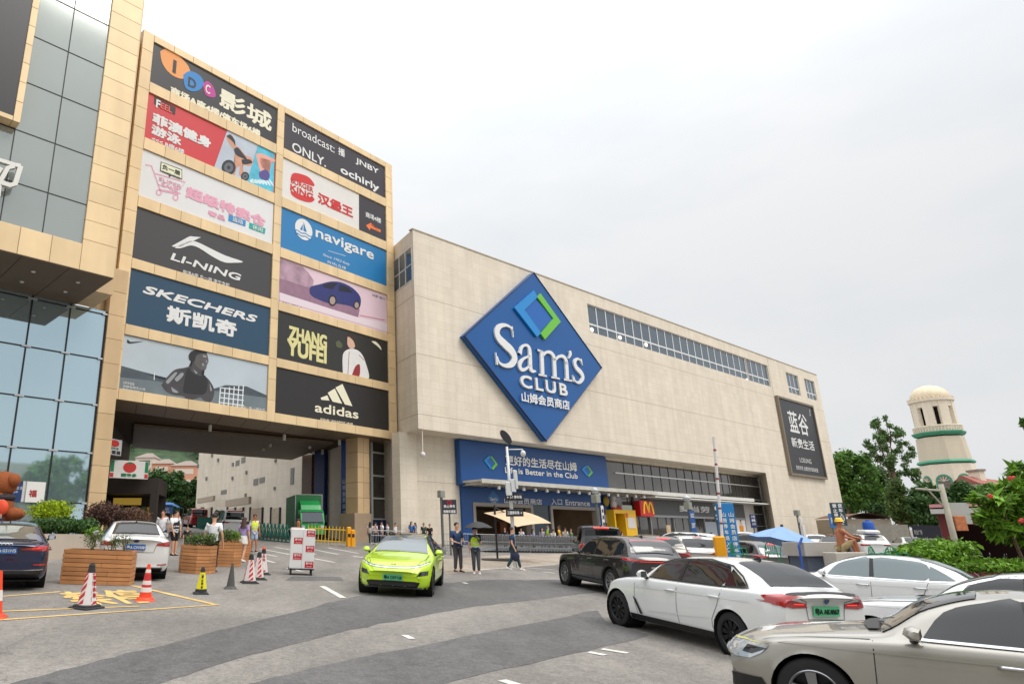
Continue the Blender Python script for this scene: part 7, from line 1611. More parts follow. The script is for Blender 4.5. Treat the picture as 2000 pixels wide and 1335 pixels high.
# wooden planters
WOOD = M_('planter wood', (190, 132, 84), .65, var=.16, vs=2.5, island=.12, stain=.10); SOIL = M_('soil', (70, 54, 42), .95, var=.2)
def planter(label, px, py, Lx, Wy, H, rot, chamfer=0.0, plants=(), seed=1):
    P = G(px, py); t = thing('wooden_planter', label, 'planter', on_slope(P.x, P.y, rot), 'wooden planters'); n = 8; h = H/n; r = random.Random(seed)
    c = chamfer; fp = [(-Lx/2+c, -Wy/2), (Lx/2-c, -Wy/2), (Lx/2, -Wy/2+c), (Lx/2, Wy/2-c), (Lx/2-c, Wy/2), (-Lx/2+c, Wy/2), (-Lx/2, Wy/2-c), (-Lx/2, -Wy/2+c)] if c else [(-Lx/2, -Wy/2), (Lx/2, -Wy/2), (Lx/2, Wy/2), (-Lx/2, Wy/2)]
    mb = MB(); m = len(fp)
    for k in range(n):
        for i in range(m):
            a, b = Vector(fp[i]), Vector(fp[(i+1) % m]); d = (b-a).normalized(); q = Vector((d.y, -d.x)); o = r.uniform(-.006, .006); Lb = (b-a).length
            cuts = [0, Lb] if Lb < 1.0 or k % 2 else [0, Lb*r.uniform(.55, .8), Lb]
            for s0, s1 in zip(cuts[:-1], cuts[1:]):
                p0, p1 = a+d*(s0+.004)+q*o, a+d*(s1-.004)+q*o; z0, z1 = k*h+.006, (k+1)*h-.006
                vs = [(p0.x, p0.y, z0), (p1.x, p1.y, z0), (p1.x, p1.y, z1), (p0.x, p0.y, z1)]; vi = [(v[0]-q.x*.035, v[1]-q.y*.035, v[2]) for v in vs]
                mb.add(vs+vi, [(0, 1, 2, 3), (7, 6, 5, 4), (0, 4, 5, 1), (1, 5, 6, 2), (2, 6, 7, 3), (3, 7, 4, 0)])
    mb.build('box', WOOD, t)
    mb = MB(); mb.poly([(x*.95, y*.93, H-.08) for x, y in fp]); mb.poly([(x*.96, y*.96, .02) for x, y in fp][::-1])
    for i in range(m): a, b = fp[i], fp[(i+1) % m]; mb.quad((a[0]*.955, a[1]*.955, .02), (b[0]*.955, b[1]*.955, .02), (b[0]*.955, b[1]*.955, H-.08), (a[0]*.955, a[1]*.955, H-.08))
    mb.build('soil', SOIL, t)
    for i, (x, y, rr, hh, mat, nl, sz) in enumerate(plants):
        p = thing('potted_shrub', label.split(' with')[0]+': shrub number', 'plant'); bpy.data.objects.remove(p)
        leaves('foliage', [(x, y, H+hh*.5, rr, rr*.7, hh*.55), (x+rr*.4, y, H+hh*.7, rr*.5, rr*.5, hh*.4)], nl, sz, mat, t, seed*10+i, .9, aspect=.35)
        s = MB()
        for k in range(9): a = r.uniform(0, 6.28); s.tube([(x+.1*cos(a)*rr, y+.1*sin(a)*rr, H-.1), (x+rr*.8*cos(a)*r.random(), y+rr*.5*sin(a), H+hh*r.uniform(.6, 1.05))], [.009, .004], 4)
        s.build('stem', BARK, t)
    return t
pv = G(183, 1147)
planter('long wooden planter with thin straggly shrubs in front of the white saloon', 190, 1139, 1.62, .62, .80, .13, plants=[(-.25, 0, .30, .42, LF_O, 260, .035), (.25, 0, .28, .34, LF_O, 180, .035), (.55, .05, .18, .40, LF_O, 90, .03)], seed=3)
planter('eight sided wooden planter with low green plants beside the man in white', 384, 1117, 1.05, .95, .80, -.32, .28, plants=[(-.2, 0, .34, .30, LF_O, 700, .04), (.2, .1, .34, .34, LF_O, 700, .04)], seed=5)
planter('second eight sided wooden planter further back with yellow green plants', 440, 1104, 1.05, .95, .80, .2, .28, plants=[(-.1, 0, .34, .40, LF_O, 700, .04), (.2, .1, .3, .34, LF_L, 400, .04)], seed=7)
planter('rearmost wooden planter behind the woman in lilac', 462, 1094, 1.0, .9, .78, .1, .26, plants=[(0, 0, .4, .30, LF_O, 600, .04)], seed=9)
# trolley and the boxes stacked on it
P = BOXP; th = face_cam(P, .05); TM = on_slope(P.x, P.y, th)
t = thing('hand_trolley', 'flat hand trolley under the stack of red and white boxes', 'trolley', TM)
mb = MB(); mb.bbox(-.30, .30, -.40, .40, .16, .20, .01); mb.build('deck', DKM, t)
mb = MB(); mb.tube([(-.30, -.34, .18), (-.33, -.34, 1.0), (-.33, .34, 1.0), (-.30, .34, .18)], .016, 6); mb.build('handle', DKM, t)
for x in (-.22, .22):
    for y in (-.32, .32): mb = MB(); mb.lathe([(.001, y-.02), (.07, y-.02), (.075, y-.01), (.075, y+.01), (.07, y+.02), (.001, y+.02)], 14, c=(x, 0, .075), ax='y'); mb.box(x-.012, x+.012, y-.026, y+.026, .07, .16); mb.build('wheel', CRUB, t)
BXW = M_('white carton', (228, 226, 226), .6, var=.04); BXR = M_('carton red label', (206, 34, 48), .5, var=.04)
for col in (0, 1):
    for row in range(5):
        y0 = -.385+col*.385; z0 = .202+row*.236
        lab_ = ('lowest', 'second', 'middle', 'fourth', 'topmost')[row]; side = 'right' if col else 'left'
        b = thing('carton_box', '%s white carton with red label in the %s stack on the trolley' % (lab_, side), 'box', TM, 'cartons on the trolley')
        mb = MB(); mb.bbox(-.24, .24, y0+.003, y0+.382, z0, z0+.234, .006); mb.build('carton', BXW, b)
        if (row+col) % 2 == 1:
            mb = MB(); mb.box(.2395, .2425, y0+.10, y0+.372, z0+.02, z0+.212); mb.build('label', BXR, b)
            q = MB(); write(q, '蒙牛纯', 0, .12, .20, .19, 0, bold=.03); write(q, '特仑苏', .02, .04, .18, .08, 0)
            m = MB(); m.add([(.244-v[1], y0+.135+v[0], z0+v[2]) for v in q.v], q.f); m.build('lettering', WHITE, b)
# ================================================================ truck, gates, fences in the passage
def truck():
    P = G(612, 1078); t = thing('box_truck', 'bright green box truck facing us under the block behind the yellow gate', 'truck', upright(at_g(602, 1070, 50), face_cam(P, .22)) @ Matrix.Scale(.84, 4))
    GRN = M_('truck green', (36, 166, 84), .4, coat=.4, var=.05); GBX = M_('truck box green', (40, 122, 70), .5, var=.08, stain=.1)
    mb = MB(); mb.bbox(-4.6, -.1, -1.15, 1.15, 1.05, 3.75, .03); mb.build('cargo_box', GBX, t)
    mb = MB()
    for y in (-1.16, 1.16): mb.tube([(-.08, y, 1.05), (-.08, y, 3.76)], .035, 4)
    mb.tube([(-.08, -1.16, 3.76), (-.08, 1.16, 3.76)], .035, 4); mb.tube([(-4.6, 1.16, 3.76), (-.08, 1.16, 3.76)], .03, 4); mb.build('edge_rail', M_('pale edge', (200, 206, 196), .5), t)
    mb = MB(); prof = [(0, .75), (1.55, .70), (1.62, 1.35), (1.30, 2.25), (.95, 2.45), (0, 2.5)]
    mb.prism(prof, lambda x, z, y: (x, y, z), -1.0, 1.0); mb.build('cab', GRN, t)
    mb = MB(); mb.prism([(0, 2.5), (.9, 2.47), (.70, 2.85), (0, 3.25)], lambda x, z, y: (x, y, z), -.85, .85); mb.build('wind_deflector', GRN, t)
    W_ = lambda x0, z0, x1, z1, y0, y1, o: [(x0+o, y0, z0+o*.4), (x0+o, y1, z0+o*.4), (x1+o, y1*.9, z1+o*.4), (x1+o, y0*.9, z1+o*.4)]
    mb = MB(); mb.poly(W_(1.595, 1.43, 1.325, 2.20, -.92, .92, .015)); mb.build('windscreen', GLASS_L, t)
    mb = MB(); mb.poly(W_(1.66, 1.38, 1.57, 1.44, -.95, .95, .012)); mb.poly(W_(1.33, 2.2, 1.25, 2.3, -1.0, 1.0, .012)); mb.build('screen_surround', BLKP, t)
    for s in (1, -1):
        mb = MB(); mb.box(.35, 1.2, s*1.002-.004, s*1.002+.004, 1.5, 2.15); mb.build('window', GLASS_C, t)
        mb = MB(); mb.bbox(1.585, 1.66, s*.80-.16, s*.80+.16, .95, 1.18, .02); mb.build('headlight', LAMP_C, t)
        mb = MB(); mb.bbox(1.35, 1.5, s*1.18-.08, s*1.18+.08, 1.45, 2.0, .02); mb.tube([(1.4, s*1.0, 1.9), (1.42, s*1.18, 1.85)], .02, 5); mb.build('mirror', BLKP, t)
        for x in (.75, -3.2): mb = MB(); mb.lathe([(.25, s*.98-.13), (.42, s*.98-.13), (.46, s*.98-.08), (.46, s*.98+.08), (.42, s*.98+.13), (.001, s*.98+.10)], 24, c=(x, 0, .46), ax='y'); mb.build('wheel', TYRE, t, smooth=True, angle=35)
    mb = MB(); mb.bbox(1.5, 1.72, -1.02, 1.02, .45, .80, .03); mb.build('bumper', M_('truck bumper', (60, 150, 90), .5), t)
    mb = MB(); mb.box(-4.5, .2, -.5, .5, .75, 1.04); mb.build('chassis', DKM, t)
    q = MB(); write(q, 'JAC', -.45, 1.2, .45, 1.34, 0, bold=.02); m = MB(); m.add([(1.64-v[1], v[0], v[2]) for v in q.v], q.f); m.build('lettering', CHROME, t)
truck()
GF = M_('green plastic fence', (24, 104, 88), .5, var=.12); YG = M_('yellow gate paint', (238, 190, 28), .5, var=.06); OR_ = M_('gate post orange', (244, 168, 16), .45, var=.05)
def fence_run(name, label, cat, A, B, build):
    d = B-A; L = Vector((d.x, d.y, 0)).length; ang = atan2(d.y, d.x); sl_ = (gz(B.x, B.y)-gz(A.x, A.y))/max(L, .1)
    t = thing(name, label, cat, Matrix.Translation((A.x, A.y, gz(A.x, A.y))) @ Matrix.Rotation(ang, 4, 'Z') @ Matrix.Rotation(-math.atan(sl_), 4, 'Y')); build(t, L); return t
def folding(t, L):
    n = int(L/.42); mb = MB()
    for k in range(n):
        x = k*.42
        mb.tube([(x, 0, .08), (x+.36, 0, 1.05)], .028, 5); mb.tube([(x+.36, .05, .08), (x, .05, 1.05)], .028, 5); mb.box(x-.02, x+.02, -.03, .06, .05, 1.12); mb.box(x+.13, x+.23, -.01, .02, .45, .7)
    mb.build('lattice', GF, t)
    mb = MB(); mb.box(0, L, -.04, .08, .02, .07); mb.build('rail', GF, t)
A, B = at_g(500, 1055, 47), at_g(566, 1062, 44.2); fence_run('folding_fence', 'dark green folding plastic fence left of the boxes in the passage', 'fence', A, B, folding)
A, B = at_g(385, 1030, 66), at_g(500, 1045, 47.5); fence_run('folding_fence', 'farther dark green plastic fence running into the passage', 'fence', A, B, folding)
def ygate(t, L):
    mb = MB(); n = 11
    for z in (.25, .95): mb.tube([(0, 0, z), (L, 0, z)], .03, 6)
    for k in range(n+1): x = L*k/n; mb.tube([(x, 0, .06), (x, 0, 1.15)], .025, 6)
    mb.build('bars', YG, t)
A, B = at_g(600, 1062, 43.6), at_g(676, 1062, 43.0); fence_run('retractable_gate', 'yellow barred retractable gate in front of the green truck', 'gate', A, B, ygate)
for px, lab in ((681, 'orange yellow gate motor housing beside the yellow gate'), (689, 'second orange yellow gate housing next to the gold column')):
    P = at_g(px, 1062, 43.0); t = thing('gate_housing', lab, 'gate motor', upright(P, .2)); mb = MB(); mb.bbox(-.13, .13, -.2, .2, 0, 1.15 if px < 685 else 1.0, .05); mb.build('housing', OR_, t); mb = MB(); mb.box(-.08, .08, -.212, -.199, .55, .75); mb.build('panel', BLACKP, t)
# shop under the block
P = at_depth(214, 932, 33); 
def sign_box(name, label, cat, x0, y0, x1, y1, Y, rgb, thick=.35):
    A, B = at_depth(x0, y1, Y), at_depth(x1, y1, Y*1.03); z1_ = at_depth(x0, y0, Y).z; d = B-A; L = Vector((d.x, d.y)).length
    t = thing(name, label, cat, Matrix.Translation((A.x, A.y, A.z)) @ Matrix.Rotation(atan2(d.y, d.x), 4, 'Z')); mb = MB(); mb.bbox(0, L, 0, thick, 0, z1_-A.z, .02); mb.build('panel', M_('sign %d %d %d' % rgb, rgb, .4, var=.04), t); return t, L, z1_-A.z
TOM = M_('tomato red', (196, 48, 44), .45); GRNS = M_('sign leaf green', (22, 122, 76), .45)
t, L_, h_ = sign_box('shop_sign', 'white shop sign box with a big tomato and green characters under the block', 'sign', 213, 897, 289, 932, 38, (222, 220, 216))
mb = MB(); disc(mb, L_*.5, h_*.62, L_*.17, h_*.30, -.012); mb.build('tomato_logo', TOM, t); mb = MB(); mb.poly([(L_*.42, -.016, h_*.86), (L_*.5, -.016, h_*.78), (L_*.58, -.016, h_*.86), (L_*.5, -.016, h_*.93)]); write(mb, '赛市多', L_*.29, h_*.08, L_*.70, h_*.28, -.012, bold=.05); mb.build('lettering', GRNS, t)
for x0 in (.01, .90):
    for z0, z1, m_, nm in ((.35, .98, GRNS, 'green_corner'), (.04, .28, TOM, 'red_corner')): mb = MB(); mb.quad((L_*x0, -.010, h_*z0), (L_*(x0+.09), -.010, h_*z0), (L_*(x0+.09), -.010, h_*z1), (L_*x0, -.010, h_*z1)); mb.build(nm, m_, t)
t, L_, h_ = sign_box('shop_sign', 'smaller square sign with a tomato above the white shop sign box', 'sign', 206, 854, 237, 885, 37, (198, 196, 198), .25)
mb = MB(); disc(mb, L_*.5, h_*.72, L_*.30, h_*.22, -.012); mb.build('tomato_logo', TOM, t); mb = MB(); write(mb, '赛市多', L_*.2, h_*.34, L_*.8, h_*.47, -.012, bold=.04); mb.build('lettering', GRNS, t)
mb = MB()
for k in range(3): mb.quad((L_*(.08+k*.30), -.012, h_*.05), (L_*(.32+k*.30), -.012, h_*.05), (L_*(.32+k*.30), -.012, h_*.27), (L_*(.08+k*.30), -.012, h_*.27))
mb.build('pictogram', BLACKP, t)
A = at_depth(192, 1000, 39.5); t = thing('corner_shop', 'dark framed corner shop under the block with shelves of goods in its window', 'shop', upright(Vector((A.x, A.y, gz(A.x, A.y))), .12))
mb = MB(); L_ = 3.2; hh = at_depth(213, 932, 39.5).z-gz(A.x, A.y)
mb.box(-.6, L_, 0, 3, hh-.9, hh); mb.box(-.6, -.2, 0, 3, 0, hh-.9); mb.box(L_-.4, L_, -.05, .4, 0, hh-.9); mb.quad((-.2, 3, 0), (L_, 3, 0), (L_, 3, hh), (-.2, 3, hh)); mb.build('frame', M_('dark brown frame', (52, 44, 40), .6), t)
mb = MB(); r_ = random.Random(12)
for row in range(3):
    for k in range(9): x = .0+k*.30; mb.bbox(x, x+.24, .6+row*.35, .85+row*.35, .6+row*.42, .85+row*.42+r_.uniform(0, .12), .02, r_.randint(0, 3))
mb.build('goods', [M_('goods yellow', (206, 168, 60), .6), M_('goods red', (150, 60, 50), .6), M_('goods cream', (212, 196, 170), .6), M_('goods green', (90, 120, 70), .6)], t)
mb = MB(); mb.bbox(-.1, L_-.5, .3, 1.6, 0, .62, .02); mb.build('counter', M_('counter', (164, 144, 120), .6), t)
mb = MB(); mb.box(.4, 2.0, 1.5, 1.6, 1.9, 2.3); mb.build('menu_board', M_('menu yellow', (206, 170, 70), .5, emit=.3), t)
# blue boards, tarpaulin and cars at the far end of the passage
t, L_, h_ = sign_box('notice_board', 'blue notice board with white lettering at the far end of the passage', 'notice board', 306, 988, 338, 1001, 78, (40, 84, 150), .15)
mb = MB(); write(mb, '停车场入口', L_*.1, h_*.5, L_*.7, h_*.85, -.01, bold=.02); write(mb, '直行100米', L_*.1, h_*.1, L_*.8, h_*.4, -.01); mb.build('lettering', WHITE, t)
mb = MB()
for x in (.2, L_-.2): mb.tube([(x, .1, 0), (x, .1, -1.6)], .05, 6)
mb.build('post', GREYM, t)
P = at_g(315, 1040, 62); t = thing('stall_canopy', 'bright blue tarpaulin over a stall behind the two men by the saloon', 'tarpaulin', upright(P, .1)); mb = MB(); vs = []; nx_, ny_ = 12, 6
for j in range(ny_+1):
    for i in range(nx_+1): u, v = i/nx_, j/ny_; vs.append((-1.7+3.4*u, -1.2+2.4*v, 1.75+.55*sin(pi*u)*(.5+.5*sin(pi*v))+.05*sin(u*19)))
mb.add(vs, [(j*(nx_+1)+i, j*(nx_+1)+i+1, (j+1)*(nx_+1)+i+1, (j+1)*(nx_+1)+i) for j in range(ny_) for i in range(nx_)]); mb.build('sheet', M_('blue tarpaulin', (30, 120, 210), .5, var=.08), t, smooth=True)
mb = MB()
for x in (-1.6, 1.6):
    for y in (-1.1, 1.1): mb.tube([(x, y, -.3), (x, y, 1.75)], .03, 5)
mb.build('post', GREYM, t)
for px, py, Y, pm_, lab, th in ((452, 1062, 50, W_PAINT, 'white minibus with a red strip on top in the passage behind the planters', 1.9), (437, 1052, 62, DGREY, 'dark minibus with a red strip on top in front of the white one', 1.95), (384, 1040, 68, REDP, 'dull red car far down the passage', 2.0)):
    P = at_g(px, py, Y); s = suvspec(H=1.85, W=.9, wb=2.9, rtop=-.8, rbase=-.95, yr=.68, cladding=None); s['details'] = tail(.9, 1.0)+[('rear_sticker', 'B', [(-.55, 1.72), (.55, 1.72), (.55, 1.80), (-.55, 1.80)], LIGHT_R)]; s['rear'] = [(-.66, 1.2), (.66, 1.2), (.62, 1.68), (-.62, 1.68)]
    make_car('minibus', lab, pm_, dict(s, cat='minibus'), on_slope(P.x, P.y, th), 'vehicles in the passage')
# houses on the wooded hill
HW = M_('pale house wall', (214, 200, 184), .8, var=.06); HO = M_('orange house wall', (206, 148, 120), .8, var=.06); HR = M_('house roof', (140, 126, 116), .8, var=.1)
for px0, px1, py0, py1, Y, mat_, lab in ((262, 298, 887, 925, 190, HW, 'pale villa with a hipped roof on the slope beyond the passage'), (294, 334, 899, 935, 185, HO, 'long orange and white terrace right of the pale villa'), (332, 384, 903, 938, 180, HO, 'orange terrace with grey roofs nearest to the stone building')):
    A, B = at_depth(px0, py1, Y), at_depth(px1, py1, Y); zt_ = at_depth(px0, py0+6, Y).z; L_ = (B-A).length; t = thing('hillside_house', lab, 'house', upright(Vector((A.x, A.y, A.z-14)), .0)); H_ = zt_-A.z+14
    mb = MB(); mb.box(0, L_, 0, 8, 0, H_); mb.build('wall', mat_, t)
    n = max(1, int(L_/5))
    for k in range(n):
        a, b = L_*k/n, L_*(k+1)/n; mb = MB(); mb.add([(a-.3, -.3, H_), (b+.3, -.3, H_), (b+.3, 8.3, H_), (a-.3, 8.3, H_), ((a+b)/2-.8, 4, H_+1.7), ((a+b)/2+.8, 4, H_+1.7)], [(0, 1, 5, 4), (1, 2, 5), (2, 3, 4, 5), (3, 0, 4), (3, 2, 1, 0)]); mb.build('roof', HR, t)
        for z in (H_-2.2, H_-5): mb = MB(); mb.box(a+1.0, b-1.0, -.06, -.005, z, z+1.4); mb.build('window', HW if mat_ is HO else DARKGL, t); 
# ================================================================ trolley bay, parasol, umbrella, posts
SST = M_('stainless tube', (182, 184, 186), .3, .7)
def railing(label, A, B, H=1.05):
    def b(t, L):
        mb = MB(); n = int(L/.16)
        for z in (.12, .62, H): mb.tube([(0, 0, z), (L, 0, z)], .022, 6)
        mb.build('rail', SST, t)
        mb = MB()
        for k in range(n+1): mb.tube([(L*k/n, 0, .12), (L*k/n, 0, H)], .011, 5)
        mb.build('baluster', SST, t)
        for k in range(int(L/2.4)+1): mb = MB(); x = min(L, k*2.4); mb.tube([(x, 0, -.05), (x, 0, H+.03)], .03, 6); mb.build('post', SST, t)
    return fence_run('steel_railing', label, 'railing', A, B, b)
YR = 41.5
railing('steel railing in front of the shopping trolley bay', at_g(866, 1082, YR), at_g(1130, 1082, YR+6.5))
railing('short steel railing by the waiting people, left of the lime car', at_g(724, 1066, 46.5), at_g(792, 1068, 46.5), .95)
tp = thing('shopping_trolley', 'grey wire shopping trolley in the nested row, first at the left end', 'shopping trolley'); WIRE = M_('trolley wire', (150, 152, 154), .35, .7)
mb = MB()
for k in range(8): f = k/7; mb.tube([(-.38, -.26+.52*f, .42), (.42, -.22+.44*f, .52)], .006, 4); 
for s in (-1, 1):
    for k in range(6): z = .45+.09*k; mb.tube([(-.42, s*.26, z+.05), (.45, s*.22, z+.04)], .006, 4)
for k in range(9): x = -.4+.1*k; mb.tube([(x, -.26, .46), (x, -.26, .98)], .005, 4); mb.tube([(x, .26, .46), (x, .26, .98)], .005, 4)
mb.build('basket', WIRE, tp)
mb = MB(); mb.tube([(-.45, -.27, 1.02), (-.50, 0, 1.04), (-.45, .27, 1.02)], .018, 6); mb.build('handle', M_('trolley handle', (44, 74, 128), .5), tp)
mb = MB()
for s in (-1, 1): mb.tube([(-.42, s*.25, 1.0), (-.36, s*.25, .30), (.40, s*.2, .12)], .012, 5)
mb.build('frame', WIRE, tp)
for x in (-.34, .38):
    for s in (-1, 1): mb = MB(); mb.lathe([(.001, -.015), (.06, -.015), (.06, .015), (.001, .015)], 12, c=(x, s*.2, .06), ax='y'); mb.build('castor', CRUB, tp)
A, B = at_g(960, 1080, YR+2.2), at_g(1135, 1080, YR+7); d = (B-A); n = 30; base_a = atan2(d.y, d.x)
words = ['third', 'fourth']
for k in range(n):
    for row in range(2):
        o = tp if (k == 0 and row == 0) else copy_tree(tp); q = A+d*(k/n)+Vector((-d.y, d.x, 0)).normalized()*row*.75; o.matrix_world = Matrix.Translation((q.x, q.y, gz(q.x, q.y))) @ Matrix.Rotation(base_a+pi/2+.9, 4, 'Z')
        o['group'] = 'nested shopping trolleys'; o['label'] = 'grey wire shopping trolley nested in the long rows behind the railing'
tp['label'] = 'grey wire shopping trolley nested in the long rows behind the railing'
# beige parasol
P = G(972, 1094); t = thing('cantilever_parasol', 'beige cantilever parasol on a dark mast in front of the entrance', 'parasol', upright(P, 0))
PB = M_('beige canvas', (204, 178, 146), .8, var=.05); q_ = lambda px, py, dy: at_depth(px, py, P.y+dy)-P
ap, cn = q_(1001, 993, .4), [q_(945, 1001, .1), q_(1010, 1028, -1.2), q_(1077, 1021, .6), q_(1033, 1001, 1.9)]
mb = MB(); mb.tube([(0, 0, .05), (0, 0, q_(972, 986, 0).z)], .05, 8); mb.tube([(0, 0, q_(972, 990, 0).z), ap*.7+Vector((0, 0, .5)), ap], .03, 6); mb.tube([(0, 0, 1.7), (.12, .1, 2.0), ap*.95], .025, 6); mb.build('mast', DKM, t)
mb = MB()
for i in range(4):
    a, b = cn[i], cn[(i+1) % 4]; vs = []
    for u in range(6):
        for v in range(6): e = a.lerp(b, v/5); vs.append(tuple(ap.lerp(e, u/5)+Vector((0, 0, -.10*sin(pi*u/5)*sin(pi*v/5)+(.05*sin(pi*v/5) if u == 5 else 0)))))
    mb.add(vs, [(6*u+v, 6*u+v+1, 6*u+v+7, 6*u+v+6) for u in range(5) for v in range(5)])
mb.build('canopy', PB, t, smooth=True, angle=20)
mb = MB(); mb.bbox(-.75, .75, -.5, .5, 0, .10, .03); mb.build('base', M_('parasol base', (70, 66, 62), .8), t)
# black umbrella held over the woman in the vest
P = HIV_P; q = Matrix.Translation(P) @ Matrix.Rotation(HIV_H, 4, 'Z'); t = thing('umbrella', 'open black umbrella held above the woman in the lime vest', 'umbrella', q)
mb = MB(); top = 1.83; mb.tube([(.15, .16, 1.02), (.13, .12, top)], .01, 6); mb.build('shaft', DKM, t)
mb = MB(); n_ = 16; vs = [(.13, .12, top+.01)]
for rr, dz in ((.35, -.035), (.7, -.12), (1, -.24)):
    for j in range(n_): a = 2*pi*j/n_; vs.append((.13+.55*rr*cos(a), .12+.55*rr*sin(a), top+dz-(.025 if (j % 2 and rr == 1) else 0)*-1))
fs = [(0, 1+j, 1+(j+1) % n_) for j in range(n_)]
for r3 in range(2): fs += [(1+r3*n_+j, 1+(r3+1)*n_+j, 1+(r3+1)*n_+(j+1) % n_, 1+r3*n_+(j+1) % n_) for j in range(n_)]
mb.add(vs, fs); mb.build('canopy', M_('black umbrella cloth', (38, 38, 42), .6), t, smooth=True, angle=60)
# tote bag and paper
P = WALK_P; t = MB(); a = face_cam(P, pi*.55); Mx = Matrix.Translation(P) @ Matrix.Rotation(a, 4, 'Z'); t.ball((.06, -.22, .52), (.17, .06, .19), 12, 8); t.tube([(-.03, -.22, .66), (.05, -.20, .84), (.14, -.22, .66)], .008, 5); o = t.build('tote_bag', cloth('navy bag', (40, 44, 72)), world=Mx, smooth=True); tag(o, 'navy tote bag carried by the walking woman in dark blue', 'bag')
P = GUARD_P; Mx = Matrix.Translation(P) @ Matrix.Rotation(face_cam(P, .55), 4, 'Z'); t = MB(); t.box(.24, .36, -.06, .10, 1.05, 1.055); o = t.build('paper_sheet', M_('paper', (230, 232, 236), .6), world=Mx); tag(o, 'white sheet of paper in the hands of the man in navy polo', 'paper')
# ---- lamp posts, signs
LG = M_('lantern grey', (148, 150, 140), .5, .2, var=.1); POSTG = M_('post grey', (112, 116, 114), .5, .4, var=.1)
def lantern(label, px, py0, py1, ypole, Y, glob=False, extra=None):
    P = at_g(px, ypole, Y); t = thing('lamp_post', label, 'lamp post', upright(P, .6), 'square lantern lamp posts'); z0, z1 = at_depth(px, py1, Y).z-P.z, at_depth(px, py0, Y).z-P.z; w_ = (z1-z0)*.42
    mb = MB(); mb.tube([(0, 0, 0), (0, 0, z0)], .08, 10); mb.lathe([(.16, 0), (.14, .3), (.09, .36)], 12); mb.build('post', POSTG, t, smooth=True, angle=40)
    mb = MB(); mb.bbox(-w_, w_, -w_, w_, z0, z1, .03); mb.build('lantern', LG, t)
    if glob: mb = MB(); mb.ball((0, 0, z1+.22), (.22, .22, .22), 14, 10); mb.lathe([(.24, z1+.2), (.25, z1+.3), (.02, z1+.48)], 14); mb.build('globe', M_('globe glass', (190, 192, 194), .2), t, smooth=True)
    return t, z0, z1
lantern('square lantern lamp post behind the no parking sign by the stone wall', 866, 957, 971, 1080, 39.0)
t, z0, z1 = lantern('square lantern lamp post in front of the entrance canopy with a round globe on top', 1175, 965, 981, 1085, 46, True)
m = MB(); m.box(-.02, .22, -.36, -.33, z0-2.6, z0-.2); m.build('notice_board', CWHT, t); q = MB()
for i, ch in enumerate('会员购物车'): write(q, ch, .02, z0-.65-i*.42, .18, z0-.40-i*.42, -.37, bold=.03)
q.build('lettering', BLACKP, t)
t, z0, z1 = lantern('square lantern lamp post with a blue sign near the gate banners', 1358, 980, 994, 1090, 47, True)
m = MB(); m.box(-.30, .30, -.20, -.17, z0-1.6, z0-.1); m.build('blue_sign', BLUE, t); q = MB(); write(q, '出口', -.2, z0-.55, .2, z0-.25, -.21, bold=.02); write(q, 'EXIT', -.2, z0-1.2, .2, z0-.9, -.21, bold=.02); q.build('lettering', WHITE, t)
t, z0, z1 = lantern('square lantern lamp post with white boxes in front of the bare stone wall', 1571, 995, 1006, 1080, 52)
m = MB(); m.bbox(-.16, .16, -.3, -.1, z0-1.6, z0-.7, .02); m.bbox(-.25, .05, -.28, -.1, z0-.5, z0-.15, .02); m.build('control_box', CWHT, t)
def small_sign(label, px0, py0, px1, py1, Y, ybase, rgb, rows, cat='sign', post=True, pm=POSTG, lean=0):
    A, B = at_depth(px0, py1, Y), at_depth(px1, py1, Y); c = (A+B)/2; P = Vector((c.x, c.y, gz(c.x, c.y))); z0, z1 = c.z-P.z, at_depth((px0+px1)/2, py0, Y).z-P.z; w_ = (B-A).length/2
    t = thing('sign_board', label, cat, upright(P, atan2(B.y-A.y, B.x-A.x)+.0)); mb = MB(); mb.bbox(-w_, w_, -.06, 0, z0, z1, .01); mb.build('panel', M_('sign %d %d %d' % rgb, rgb, .45), t)
    mb = MB(); 
    for (s, x0, x1, a, b) in rows: write(mb, s, -w_+2*w_*x0, z0+(z1-z0)*a, -w_+2*w_*x1, z0+(z1-z0)*b, -.065, bold=.03)
    mb.build('lettering', WHITE, t)
    if post: mb = MB(); mb.tube([(0, .05, -.1), (0, .05, z1)], .05, 8); mb.build('post', pm, t)
    return t, w_, z0, z1
t, w_, z0, z1 = small_sign('dark no parking sign board with a red circle on a post by the stone wall', 864, 975, 892, 1003, 38, 1080, (56, 50, 62), [('禁止停车', .1, .9, .42, .64), ('购物车通道', .08, .92, .06, .28)])
mb = MB(); mb.tube([(.0+.11*cos(a), -.075, z1-.16+.11*sin(a)) for a in [2*pi*i/18 for i in range(18)]], .018, 5, closed=True); mb.tube([(-.07, -.075, z1-.09), (.07, -.075, z1-.23)], .015, 5); mb.build('prohibition_ring', CRED, t)
